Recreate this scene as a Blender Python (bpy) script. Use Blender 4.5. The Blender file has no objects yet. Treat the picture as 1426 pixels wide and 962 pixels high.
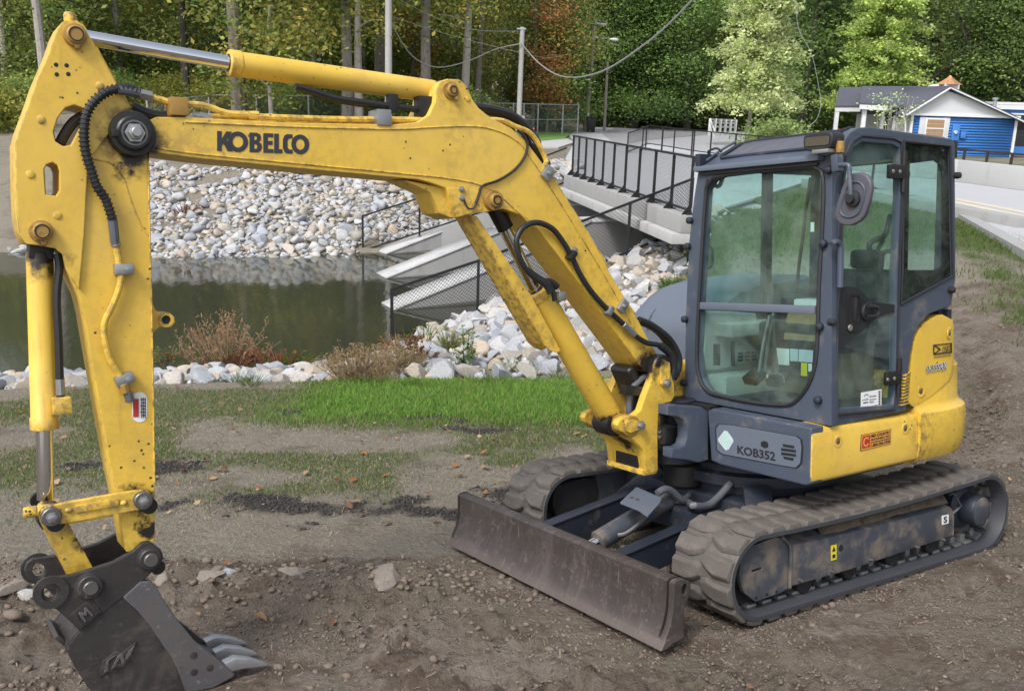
import bpy, bmesh, math, random
import numpy as np
from mathutils import Vector, Matrix, geometry
random.seed(7); RNG = np.random.default_rng(7)
scene = bpy.context.scene
COL = scene.collection
pi = math.pi
# ------------------------------------------------------------------ camera
CAMZ = 2.692; FOC = 1342.85; CX, CY = 713.0, 481.0
def rotrows(yaw, pitch, roll):
    f = np.array([math.cos(pitch)*math.cos(yaw), math.cos(pitch)*math.sin(yaw), math.sin(pitch)])
    r = np.cross(f, [0, 0, 1]); r /= np.linalg.norm(r); d = np.cross(f, r)
    c, s = math.cos(roll), math.sin(roll)
    return np.array([c*r+s*d, -s*r+c*d, f])
RG = rotrows(pi/2, -math.atan(346/FOC), -0.031)          # camera axes (right, down, forward) in the world
cam = bpy.data.objects.new('camera', bpy.data.cameras.new('camera')); COL.objects.link(cam)
cam.data.sensor_width = 36; cam.data.lens = 36*FOC/1426; cam.data.clip_end = 2000; cam.data.clip_start = .05
mw = Matrix.Identity(4)
for i in range(3):
    mw[i][0] = RG[0][i]; mw[i][1] = -RG[1][i]; mw[i][2] = -RG[2][i]
mw[2][3] = CAMZ
cam.matrix_world = mw
scene.camera = cam
# ------------------------------------------------------------------ light: bright overcast afternoon
SUN_EL, SUN_AZ = math.radians(52), math.radians(215)      # azimuth measured from +Y towards +X
world = bpy.data.worlds.new('World'); scene.world = world; world.use_nodes = True
wn = world.node_tree; wn.nodes.clear()
sky = wn.nodes.new('ShaderNodeTexSky'); sky.sky_type = 'NISHITA'; sky.sun_disc = False
sky.sun_elevation = SUN_EL; sky.sun_rotation = SUN_AZ; sky.dust_density = 3.0; sky.air_density = 1.0
hs = wn.nodes.new('ShaderNodeHueSaturation'); hs.inputs['Saturation'].default_value = .42; hs.inputs['Value'].default_value = 1.25
bg = wn.nodes.new('ShaderNodeBackground'); bg.inputs[1].default_value = .115
wo = wn.nodes.new('ShaderNodeOutputWorld')
wn.links.new(sky.outputs[0], hs.inputs['Color']); wn.links.new(hs.outputs[0], bg.inputs[0]); wn.links.new(bg.outputs[0], wo.inputs[0])
sl = bpy.data.lights.new('sun', 'SUN'); sl.energy = 1.5; sl.angle = math.radians(14); sl.color = (1, .965, .92)
so = bpy.data.objects.new('sun', sl); COL.objects.link(so)
sd = Vector((math.sin(SUN_AZ)*math.cos(SUN_EL), math.cos(SUN_AZ)*math.cos(SUN_EL), math.sin(SUN_EL)))
so.rotation_euler = sd.to_track_quat('Z', 'Y').to_euler()
scene.view_settings.view_transform = 'Standard'; scene.view_settings.look = 'None'
scene.view_settings.exposure = 0.74; scene.view_settings.gamma = 1
# ------------------------------------------------------------------ pixel -> place helpers (photo pixels)
def grays(px):
    px = np.atleast_2d(np.asarray(px, float))
    return np.c_[(px[:, 0]-CX)/FOC, (px[:, 1]-CY)/FOC, np.ones(len(px))] @ RG
def at_z(px, py, z):
    d = grays([(px, py)])[0]; t = (z-CAMZ)/d[2]; return Vector((d[0]*t, d[1]*t, z))
def at_y(px, py, y):
    d = grays([(px, py)])[0]; t = y/d[1]; return Vector((d[0]*t, y, CAMZ+d[2]*t))
def topx(P):
    P = np.atleast_2d(np.asarray(P, float)) - np.array([0, 0, CAMZ]); q = P @ RG.T
    return np.c_[CX+FOC*q[:, 0]/q[:, 2], CY+FOC*q[:, 1]/q[:, 2]]
# machine frame: x forward, y to its left, z up from its track plane
MC = np.array([4.648, 4.155, 1.916]); RMr = rotrows(-2.160, -.109, .014)
_v = np.array([4.64772, 4.15483, 1.91625, -2.16014, -0.10857, 0.01394, 1342.8457]); MC = _v[:3]; RMr = rotrows(_v[3], _v[4], _v[5])
M2G = RG.T @ RMr
MO = -(M2G @ MC) + np.array([0, 0, CAMZ])
def m2g(p): return M2G @ np.asarray(p, float) + MO
def mp(px, py, ax, val):
    d = np.array([(px-CX)/FOC, (py-CY)/FOC, 1.0]) @ RMr
    t = (val-MC[ax])/d[ax]; return Vector(MC + d*t)
ZM = dict(A=(0,0,3.7), B=(0,240,3.0056), C=(0,540,2.28), D=(280,40,2.9708), E=(560,100,3.2075), F=(640,380,3.2056), G=(600,600,3.005),
 H=(930,620,2.875), I=(930,160,3.316), J=(930,400,3.316), K=(20,660,3.184), L=(620,260,3.434), Q=(810,480,4.81), R1=(940,640,4.008),
 R2=(1180,620,4.809), R3=(690,620,4.811), R4=(940,170,5.942), R5=(1140,170,4.181), R6=(1140,380,3.105), R7=(960,400,3.318), R8=(1180,180,4.374), P=(0,0,1))
def zp(k, x, y):
    o = ZM[k]; return (o[0]+x/o[2], o[1]+y/o[2])
def zz(k, pts, ax, val): return [mp(*zp(k, *p), ax, val) for p in pts]
# ------------------------------------------------------------------ mesh helpers
def tag(o, label=None, cat=None, group=None, kind=None):
    if label: o['label'] = label
    if cat: o['category'] = cat
    if group: o['group'] = group
    if kind: o['kind'] = kind
    return o
def empty(name, loc=(0, 0, 0), rz=0.0):
    o = bpy.data.objects.new(name, None); COL.objects.link(o); o.location = loc; o.rotation_euler = (0, 0, rz); o.empty_display_size = .2
    return o
def link(name, me, parent=None):
    o = bpy.data.objects.new(name, me); COL.objects.link(o)
    if parent is not None: o.parent = parent
    return o
def frame(axis):
    z = Vector(axis).normalized(); u = Vector((0, 0, 1)) if abs(z.z) < .9 else Vector((1, 0, 0))
    x = u.cross(z).normalized(); return x, z.cross(x), z
def smooth_path(pts, n=6):
    pts = [Vector(p) for p in pts]; out = []
    for i in range(len(pts)-1):
        p0 = pts[max(i-1, 0)]; p1 = pts[i]; p2 = pts[i+1]; p3 = pts[min(i+2, len(pts)-1)]
        for k in range(n):
            t = k/n
            out.append(.5*((2*p1)+(p2-p0)*t+(2*p0-5*p1+4*p2-p3)*t*t+(3*p1-p0-3*p2+p3)*t**3))
    out.append(pts[-1]); return out
class MB:
    def __init__(s): s.bm = bmesh.new(); s.caps = []
    def face(s, vs):
        try: return s.bm.faces.new(vs)
        except ValueError: return None
    def poly(s, pts): return s.face([s.bm.verts.new(p) for p in pts])
    def box(s, c, size, R=None):
        R = R or Matrix.Identity(3); c = Vector(c); v = []
        for i in (-.5, .5):
            for j in (-.5, .5):
                for k in (-.5, .5): v.append(s.bm.verts.new(c+R @ Vector((i*size[0], j*size[1], k*size[2]))))
        for f in ((0,1,3,2),(4,6,7,5),(0,4,5,1),(2,3,7,6),(0,2,6,4),(1,5,7,3)): s.face([v[i] for i in f])
        return s
    def bar(s, p0, p1, w, h, up=(0, 0, 1)):
        p0, p1 = Vector(p0), Vector(p1); d = p1-p0; z = d.normalized(); x = z.cross(Vector(up)).normalized(); y = x.cross(z)
        R = Matrix((x, z, y)).transposed(); return s.box((p0+p1)/2, (w, d.length, h), R)
    def prism(s, pts, d, holes=()):
        d = Vector(d); s.caps.append(d.normalized())
        loops = [[Vector(p) for p in pts]]+[[Vector(p) for p in h] for h in holes]
        if not holes:
            a = [s.bm.verts.new(p) for p in loops[0]]; b = [s.bm.verts.new(p+d) for p in loops[0]]
            s.face(a); s.face(b[::-1])
            for i in range(len(a)): s.face([a[i-1], a[i], b[i], b[i-1]][::-1])
            return s
        tri = geometry.tessellate_polygon(loops); flat = [p for l in loops for p in l]
        a = [s.bm.verts.new(p) for p in flat]; b = [s.bm.verts.new(p+d) for p in flat]
        for t in tri: s.face([a[i] for i in t]); s.face([b[i] for i in t][::-1])
        o = 0
        for l in loops:
            n = len(l)
            for i in range(n): s.face([a[o+(i-1) % n], a[o+i], b[o+i], b[o+(i-1) % n]])
            o += n
        return s
    def lathe(s, p0, axis, prof, n=24, cap=True):
        x, y, z = frame(axis); p0 = Vector(p0); rings = []
        for r, h in prof:
            rings.append([s.bm.verts.new(p0+z*h+x*(r*math.cos(2*pi*k/n))+y*(r*math.sin(2*pi*k/n))) for k in range(n)])
        for a, b in zip(rings, rings[1:]):
            for k in range(n): s.face([a[k-1], a[k], b[k], b[k-1]])
        if cap: s.face(rings[0][::-1]); s.face(rings[-1])
        return s
    def cyl(s, p0, p1, r, r1=None, n=20, ch=0.0):
        p0, p1 = Vector(p0), Vector(p1); d = p1-p0; L = d.length; r1 = r if r1 is None else r1
        pr = [(r, 0), (r1, L)] if not ch else [(r-ch, 0), (r, ch), (r1, L-ch), (r1-ch, L)]
        return s.lathe(p0, d, pr, n)
    def tube(s, path, r, n=8, smooth=0, cap=True):
        P = smooth_path(path, smooth) if smooth else [Vector(p) for p in path]
        rs = r if hasattr(r, '__len__') else [r]*len(P)
        if len(rs) != len(P): rs = np.interp(np.linspace(0, 1, len(P)), np.linspace(0, 1, len(rs)), rs)
        t0 = (P[1]-P[0]).normalized(); x, y, _ = frame(t0); rings = []
        for i, p in enumerate(P):
            t = (P[min(i+1, len(P)-1)]-P[max(i-1, 0)]).normalized()
            x = (x-t*x.dot(t)).normalized(); y = t.cross(x)
            rings.append([s.bm.verts.new(p+x*(rs[i]*math.cos(2*pi*k/n))+y*(rs[i]*math.sin(2*pi*k/n))) for k in range(n)])
        for a, b in zip(rings, rings[1:]):
            for k in range(n): s.face([a[k-1], a[k], b[k], b[k-1]])
        if cap: s.face(rings[0][::-1]); s.face(rings[-1])
        return s
    def ring(s, c, axis, ro, ri, h, n=24):
        x, y, z = frame(axis); c = Vector(c)
        R = [[s.bm.verts.new(c+z*hh+x*(r*math.cos(2*pi*k/n))+y*(r*math.sin(2*pi*k/n))) for k in range(n)] for r, hh in ((ri, 0), (ro, 0), (ro, h), (ri, h))]
        for a, b in zip(R, R[1:]+R[:1]):
            for k in range(n): s.face([a[k-1], a[k], b[k], b[k-1]])
        return s
    def ball(s, c, r, sc=(1, 1, 1), sub=2):
        M = Matrix.Translation(c) @ Matrix.Diagonal((*sc, 1))
        bmesh.ops.create_icosphere(s.bm, subdivisions=sub, radius=r, matrix=M); return s
    def mesh(s, name, m, bevel=0, seg=2, ang=35, angb=32):
        bm = s.bm
        bmesh.ops.recalc_face_normals(bm, faces=bm.faces)
        if bevel:
            ed = [e for e in bm.edges if len(e.link_faces) == 2 and e.calc_face_angle(0) > math.radians(angb)]
            bmesh.ops.bevel(bm, geom=ed, offset=bevel, segments=seg, profile=.6, affect='EDGES', clamp_overlap=True)
        for f in bm.faces: f.smooth = not any(abs(f.normal.dot(c)) > .9998 for c in s.caps)
        for e in bm.edges:
            if len(e.link_faces) == 2 and e.calc_face_angle(0) > math.radians(ang): e.smooth = False
        me = bpy.data.meshes.new(name); bm.to_mesh(me); bm.free()
        for x in (m if isinstance(m, (list, tuple)) else [m]): me.materials.append(x)
        return me
    def build(s, name, m, parent=None, bevel=0, **k): return link(name, s.mesh(name, m, bevel, **k), parent)
def np_mesh(name, V, F, m, cols=None, smooth=False):
    V = np.asarray(V, np.float32); F = np.asarray(F, np.int32); k = F.shape[1]
    me = bpy.data.meshes.new(name); me.vertices.add(len(V)); me.vertices.foreach_set('co', V.ravel())
    me.loops.add(F.size); me.loops.foreach_set('vertex_index', F.ravel())
    me.polygons.add(len(F)); me.polygons.foreach_set('loop_start', np.arange(0, F.size, k, dtype=np.int32))
    me.polygons.foreach_set('loop_total', np.full(len(F), k, np.int32))
    if smooth: me.polygons.foreach_set('use_smooth', np.ones(len(F), bool))
    if cols is not None:
        a = me.color_attributes.new('Col', 'FLOAT_COLOR', 'POINT'); c = np.ones((len(V), 4), np.float32); c[:, :3] = cols
        a.data.foreach_set('color', c.ravel())
    for x in (m if isinstance(m, (list, tuple)) else [m]): me.materials.append(x)
    me.update(calc_edges=True); me.validate(); return me
def _h2(ix, iy, s):
    n = (ix*374761393+iy*668265263+s*974634777) & 0xffffffff
    n = ((n ^ (n >> 13))*1274126177) & 0xffffffff
    return ((n ^ (n >> 16)) & 0xffff)/65535.0
def vnoise(x, y, s=0):
    ix = np.floor(x).astype(np.int64); iy = np.floor(y).astype(np.int64); fx = x-ix; fy = y-iy
    fx = fx*fx*(3-2*fx); fy = fy*fy*(3-2*fy)
    a = _h2(ix, iy, s)*(1-fx)+_h2(ix+1, iy, s)*fx; b = _h2(ix, iy+1, s)*(1-fx)+_h2(ix+1, iy+1, s)*fx
    return a*(1-fy)+b*fy
def fbm(x, y, oct=4, s=0, g=.5):
    v = 0; a = 1; t = 0
    for i in range(oct): v = v+a*vnoise(x*2**i+17*i, y*2**i+9*i, s+i); t += a; a *= g
    return v/t
def sstep(a, b, x): t = np.clip((x-a)/(b-a), 0, 1); return t*t*(3-2*t)
# ------------------------------------------------------------------ materials
class NT:
    def __init__(s, name):
        s.m = bpy.data.materials.new(name); s.m.use_nodes = True; s.t = s.m.node_tree; s.t.nodes.clear()
        s.out = s.n('ShaderNodeOutputMaterial'); s.tc = s.n('ShaderNodeTexCoord')
    def n(s, typ, **k):
        nd = s.t.nodes.new(typ)
        for a, b in k.items(): setattr(nd, a, b)
        return nd
    def put(s, sock, v):
        if isinstance(v, bpy.types.NodeSocket): s.t.links.new(v, sock)
        elif isinstance(v, (tuple, list)) and len(v) == 3 and sock.type == 'RGBA': sock.default_value = (*v, 1)
        else: sock.default_value = v
    def noise(s, scale, detail=4, rough=.55, vec=None, dist=0, out=0):
        nd = s.n('ShaderNodeTexNoise'); s.put(nd.inputs['Vector'], vec or s.tc.outputs['Object'])
        nd.inputs['Scale'].default_value = scale; nd.inputs['Detail'].default_value = detail; nd.inputs['Roughness'].default_value = rough
        nd.inputs['Distortion'].default_value = dist; return nd.outputs[out]
    def voro(s, scale, feat='F1', vec=None, out='Distance'):
        nd = s.n('ShaderNodeTexVoronoi'); nd.feature = feat; s.put(nd.inputs['Vector'], vec or s.tc.outputs['Object']); nd.inputs['Scale'].default_value = scale
        return nd.outputs[out]
    def scale(s, v, vec=None):
        nd = s.n('ShaderNodeMapping'); s.put(nd.inputs['Vector'], vec or s.tc.outputs['Object']); nd.inputs['Scale'].default_value = v; return nd.outputs[0]
    def ramp(s, f, a, b, ca=0.0, cb=1.0):
        nd = s.n('ShaderNodeMapRange'); nd.interpolation_type = 'SMOOTHSTEP'; s.put(nd.inputs[0], f)
        for i, v in zip((1, 2, 3, 4), (a, b, ca, cb)): nd.inputs[i].default_value = v
        return nd.outputs[0]
    def math(s, op, a, b=0.0):
        nd = s.n('ShaderNodeMath'); nd.operation = op; s.put(nd.inputs[0], a); s.put(nd.inputs[1], b); return nd.outputs[0]
    def mix(s, f, a, b, typ='MIX'):
        nd = s.n('ShaderNodeMix'); nd.data_type = 'RGBA'; nd.blend_type = typ; s.put(nd.inputs[0], f); s.put(nd.inputs[6], a); s.put(nd.inputs[7], b); return nd.outputs[2]
    def bump(s, h, strength=.3, dist=.01):
        nd = s.n('ShaderNodeBump'); s.put(nd.inputs['Height'], h); nd.inputs['Strength'].default_value = strength; nd.inputs['Distance'].default_value = dist; return nd.outputs[0]
    def bsdf(s, col, rough=.5, metal=0.0, normal=None, spec=.5, **k):
        b = s.n('ShaderNodeBsdfPrincipled'); s.put(b.inputs['Base Color'], col); s.put(b.inputs['Roughness'], rough); s.put(b.inputs['Metallic'], metal)
        s.put(b.inputs['Specular IOR Level'], spec)
        if normal is not None: s.put(b.inputs['Normal'], normal)
        for a, v in k.items(): s.put(b.inputs[a.replace('_', ' ')], v)
        return b.outputs[0]
    def done(s, sh): s.t.links.new(sh, s.out.inputs[0]); return s.m
def sc(c, k): return tuple(x*k for x in c)
def surf(name, col, rough=.5, metal=0.0, var=.15, vs=4, bump=0.0, bs=60, dirt=None, da=.55, ds=5, spec=.5, bd=.004, rvar=.1):
    t = NT(name); c = t.mix(t.noise(vs, 5), sc(col, 1-var), sc(col, 1+var))
    r = rough
    if dirt is not None:
        f = t.ramp(t.noise(ds, 8, .65), da, da+.22); c = t.mix(f, c, dirt); r = t.math('ADD', t.math('MULTIPLY', f, .3), rough)
    else: r = t.ramp(t.noise(vs*2, 4), .3, .7, max(rough-rvar, .02), rough+rvar)
    nm = t.bump(t.noise(bs, 6, .6), bump, bd) if bump else None
    return t.done(t.bsdf(c, r, metal, nm, spec))
MAT = {}
# ------------------------------------------------------------------ materials: the machine
def mat_yellow(name, chips=.5, grease=True, grime=.35):
    t = NT(name); base = (.73, .475, .060)
    c = t.mix(t.noise(2.2, 5), sc(base, .90), sc(base, 1.06))
    c = t.mix(t.math('MULTIPLY', t.ramp(t.noise(7, 8, .7), .42, .75), grime), c, (.40, .25, .07) if grime < .6 else (.10, .065, .03))            # dull grime
    streak = t.ramp(t.noise(1, 6, .6, t.scale((16, 16, 2.0))), .60, .80)
    c = t.mix(t.math('MULTIPLY', streak, .50), c, (.30, .17, .05))
    g_ = t.n('ShaderNodeNewGeometry'); ed_ = t.math('MULTIPLY', t.ramp(g_.outputs['Pointiness'], .515, .57), t.ramp(t.noise(24, 6, .7), .42, .62)); c = t.mix(t.math('MULTIPLY', ed_, .75), c, (.16, .10, .055))
    fade = t.ramp(t.noise(1.1, 4), .45, .75); c = t.mix(t.math('MULTIPLY', fade, .25), c, (.74, .56, .20))
    vv = t.math('ADD', t.voro(24), t.math('MULTIPLY', t.math('SUBTRACT', t.noise(70, 3), .5), .22)); chip = t.ramp(vv, .17, .11); chip = t.math('MULTIPLY', chip, t.ramp(t.noise(3.1, 4), .56-.16*chips, .62))
    scr = t.ramp(t.noise(1, 5, .7, t.scale((9, 9, 30))), .70, .75)
    c = t.mix(t.math('MAXIMUM', chip, t.math('MULTIPLY', scr, .7)), c, (.045, .03, .02))
    r = t.math('ADD', t.math('MULTIPLY', t.noise(6, 5), .25), .30)
    if grease:
        pins = [(mp(186, 190, 1, -.04), .165), (mp(62, 352, 1, -.12), .12), (mp(198, 694, 1, -.05), .085), (mp(206, 735, 1, -.05), .06), (mp(905, 505, 1, -.03), .13),
                (mp(684, 296, 1, -.12), .10), (mp(846, 590, 1, -.12), .10), (mp(885, 540, 1, -.18), .13), (mp(865, 622, 1, -.10), .12), (mp(184, 222, 1, -.06), .09), (mp(120, 745, 1, -.1), .07), (mp(70, 720, 1, -.05), .075)]
        g = None; nz = t.math('MULTIPLY', t.math('SUBTRACT', t.noise(14, 6, .65), .5), .24)
        for p, rad in pins:
            d = t.n('ShaderNodeVectorMath', operation='DISTANCE'); t.put(d.inputs[0], t.tc.outputs['Object']); d.inputs[1].default_value = p
            f = t.ramp(t.math('ADD', d.outputs['Value'], nz), rad, rad*.35); g = f if g is None else t.math('MAXIMUM', g, f)
        c = t.mix(g, c, (.018, .013, .010)); r = t.mix(g, r, (.45, .45, .45))
    nm = t.bump(t.noise(45, 4), .05, .004)
    return t.done(t.bsdf(c, r, 0.0, nm, .5))
MAT['yellow'] = mat_yellow('yellow_paint'); MAT['yellow_dirty'] = mat_yellow('greasy_yellow_paint', 1.0, True, .85); MAT['yellow_clean'] = mat_yellow('yellow_cover_paint', .25, False)
MAT['blue'] = surf('blue_grey_paint', (.060, .076, .108), .42, 0, .14, 3, .06, 80, (.16, .15, .14), .52, 7)
MAT['blue_panel'] = surf('pale_blue_grey_panel', (.115, .138, .180), .45, 0, .10, 5, .05, 80, (.06, .07, .09), .62, 9)
MAT['blue_dark'] = surf('shade_deepened_blue_grey_steel', (.017, .022, .034), .5, 0, .25, 5, .12, 50, (.13, .11, .09), .58, 6)  # dark blue grey, deepened further so the colour carries the undercarriage's shadow
MAT['frame_grey'] = surf('track_frame_paint', (.050, .058, .074), .5, 0, .2, 5, .08, 60, (.18, .145, .115), .45, 5)
MAT['black'] = surf('greasy_black_steel', (.012, .011, .011), .42, 0, .4, 9, .25, 50, (.07, .055, .04), .6, 8)
MAT['cavity'] = surf('dark_machinery_and_hole_shade', (.012, .012, .014), .7, 0, .3, 8)  # near-black: shade inside holes and slots put in as colour; also idlers, rollers
MAT['rubber_hose'] = surf('black_rubber_hose', (.016, .016, .018), .48, 0, .25, 8, .1, 90, (.07, .065, .06), .62, 9)
MAT['hose_grey'] = surf('grey_hose', (.09, .095, .11), .5, 0, .15, 6)
MAT['trim'] = surf('black_rubber_trim', (.018, .019, .022), .55, 0, .2, 8)
MAT['chrome'] = surf('chromed_rod', (.74, .75, .77), .09, 1.0, .05, 3, rvar=.04)
MAT['zinc'] = surf('zinc_plated_steel', (.36, .36, .36), .38, .8, .2, 9, .08, 80, (.10, .08, .06), .6, 10)
MAT['galv'] = surf('galvanised_steel', (.40, .41, .43), .5, .35, .15, 6)
MAT['bolt'] = surf('dull_bolt_steel', (.16, .155, .15), .45, .7, .3, 12, .1, 80, (.05, .035, .025), .58, 12)
MAT['pin_dirty'] = surf('rusty_yellow_pin', (.34, .20, .045), .5, .1, .3, 14, .1, 60, (.05, .03, .02), .52, 14)
def mat_bucket(name, a, b, c3):
    t = NT(name); c = t.mix(t.noise(4, 7, .65), a, b)
    c = t.mix(t.ramp(t.noise(1, 6, .7, t.scale((5, 5, 22))), .55, .75), c, c3)
    c = t.mix(t.ramp(t.noise(26, 6, .7), .60, .72), c, sc(b, 2.0)); c = t.mix(t.math('MULTIPLY', t.ramp(t.noise(3.2, 8, .7, None, 1), .50, .68), .55), c, (.150, .122, .100)); c = t.mix(t.ramp(t.noise(1, 5, .7, t.scale((40, 10, 7))), .66, .72), c, (.17, .16, .155))
    r = t.math('ADD', t.math('MULTIPLY', t.noise(7, 5), .35), .34)
    nm = t.bump(t.noise(38, 7, .65), .28, .006)
    return t.done(t.bsdf(c, r, .25, nm, .5))
MAT['bucket'] = mat_bucket('worn_black_bucket_steel', (.030, .026, .026), (.058, .052, .052), (.085, .074, .070))
MAT['bucket_wear'] = mat_bucket('polished_bucket_edge', (.085, .082, .085), (.14, .135, .14), (.07, .05, .045))
MAT['tooth'] = surf('bare_steel_tooth', (.42, .43, .45), .38, .75, .15, 14, .15, 60, (.15, .13, .11), .62, 12)
def mat_blade():
    t = NT('rusty_blade_steel'); z = t.n('ShaderNodeSeparateXYZ'); t.put(z.inputs[0], t.tc.outputs['Object'])
    c = t.mix(t.noise(5, 8, .7), (.036, .029, .027), (.085, .070, .065))
    st = t.ramp(t.noise(1, 7, .7, t.scale((1, 13, 1.6))), .48, .72)
    c = t.mix(t.math('MULTIPLY', st, .28), c, (.19, .16, .145)); c = t.mix(t.math('MULTIPLY', t.ramp(t.noise(13, 9, .75, None, 1.5), .50, .68), .7), c, (.17, .145, .13))
    c = t.mix(t.ramp(t.noise(16, 7, .7), .60, .78), c, (.020, .015, .014))
    c = t.mix(t.ramp(t.noise(1, 6, .7, t.scale((6, 40, 6))), .63, .70), c, (.21, .185, .17))
    edge = t.ramp(t.math('ADD', z.outputs[2], t.math('MULTIPLY', t.noise(4, 5), .09)), .16, .075)
    c = t.mix(t.math('MULTIPLY', edge, .6), c, (.150, .120, .108))
    r = t.math('ADD', t.math('MULTIPLY', t.noise(9, 6), .3), .36)
    return t.done(t.bsdf(c, r, .3, t.bump(t.noise(40, 7, .7), .3, .006), .5))
MAT['blade'] = mat_blade()
def mat_rubber():
    t = NT('muddy_track_rubber'); c = t.mix(t.noise(5, 7, .65), (.040, .039, .040), (.076, .069, .064))
    c = t.mix(t.ramp(t.noise(11, 7, .7), .50, .72), c, (.128, .110, .095))
    g = t.n('ShaderNodeNewGeometry'); p = t.ramp(g.outputs['Pointiness'], .49, .54)
    c = t.mix(t.math('MULTIPLY', p, .3), c, (.22, .19, .165))
    return t.done(t.bsdf(c, .78, 0.0, t.bump(t.noise(30, 7, .65), .35, .008), .3))
MAT['rubber'] = mat_rubber()
MAT['belt_edge'] = surf('track_belt_rubber', (.044, .046, .054), .6, 0, .2, 5, .15, 30, (.13, .105, .085), .60, 5)
MAT['mud'] = surf('dried_mud', (.150, .112, .083), .95, 0, .3, 9, .9, 26, (.07, .05, .036), .5, 14, bd=.02)
MAT['console'] = surf('pale_plastic', (.30, .32, .30), .5, 0, .06, 6)
MAT['seat'] = surf('dark_seat_vinyl', (.030, .032, .034), .55, 0, .2, 9, .1, 120)
MAT['cardboard'] = surf('brown_cardboard', (.23, .165, .09), .8, 0, .2, 5)
MAT['paper'] = surf('white_paper', (.75, .76, .76), .7, 0, .04, 5)
MAT['ink'] = surf('black_ink', (.020, .020, .024), .5, 0, .1, 5)
MAT['navy_ink'] = surf('charcoal_lettering', (.030, .032, .040), .45, 0, .15, 20)
MAT['orange_label'] = surf('orange_label', (.66, .30, .055), .45, 0, .08, 8)
MAT['red_label'] = surf('red_label', (.45, .03, .03), .45, 0, .08, 8)
MAT['yellow_label'] = surf('bright_yellow_label', (.72, .60, .02), .45, 0, .08, 8)
MAT['green_label'] = surf('pale_green_label', (.42, .60, .55), .45, 0, .1, 12)
MAT['silver_label'] = surf('silver_blue_label', (.50, .56, .62), .4, 0, .08, 8)
MAT['lamp_glass'] = surf('smoky_lamp_glass', (.10, .09, .07), .12, .3, .2, 6)
MAT['mirror_back'] = surf('grey_mirror_shell', (.085, .085, .105), .45, 0, .08, 6)
def mat_glass(name, tint, refl=1.0):
    t = NT(name); tr = t.n('ShaderNodeBsdfTransparent'); t.put(tr.inputs[0], tint)
    gl = t.n('ShaderNodeBsdfGlossy'); gl.inputs['Roughness'].default_value = .015; t.put(gl.inputs[0], (.85, .92, .95))
    du = t.n('ShaderNodeBsdfDiffuse'); t.put(du.inputs[0], (.46, .54, .50))
    fr = t.n('ShaderNodeFresnel'); fr.inputs[0].default_value = 1.5
    m1 = t.n('ShaderNodeMixShader'); t.put(m1.inputs[0], t.math('MULTIPLY', t.math('MULTIPLY', fr.outputs[0], refl), t.math('SUBTRACT', 1.0, t.n('ShaderNodeNewGeometry').outputs['Backfacing']))); t.put(m1.inputs[1], tr.outputs[0]); t.put(m1.inputs[2], gl.outputs[0])
    m2 = t.n('ShaderNodeMixShader'); t.put(m2.inputs[0], t.math('MULTIPLY', t.ramp(t.noise(4, 7, .7, None, .6), .25, .80), .135)); t.put(m2.inputs[1], m1.outputs[0]); t.put(m2.inputs[2], du.outputs[0])
    return t.done(m2.outputs[0])
MAT['glass'] = mat_glass('green_tinted_glass', (.835, .945, .925))
MAT['glass_frit'] = mat_glass('dark_glass_band', (.035, .04, .045))
MAT['lens'] = mat_glass('clear_lens', (.9, .9, .9))
# ================================================================== THE PLACE
WATER = -1.81; ROADZ = .45
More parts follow.
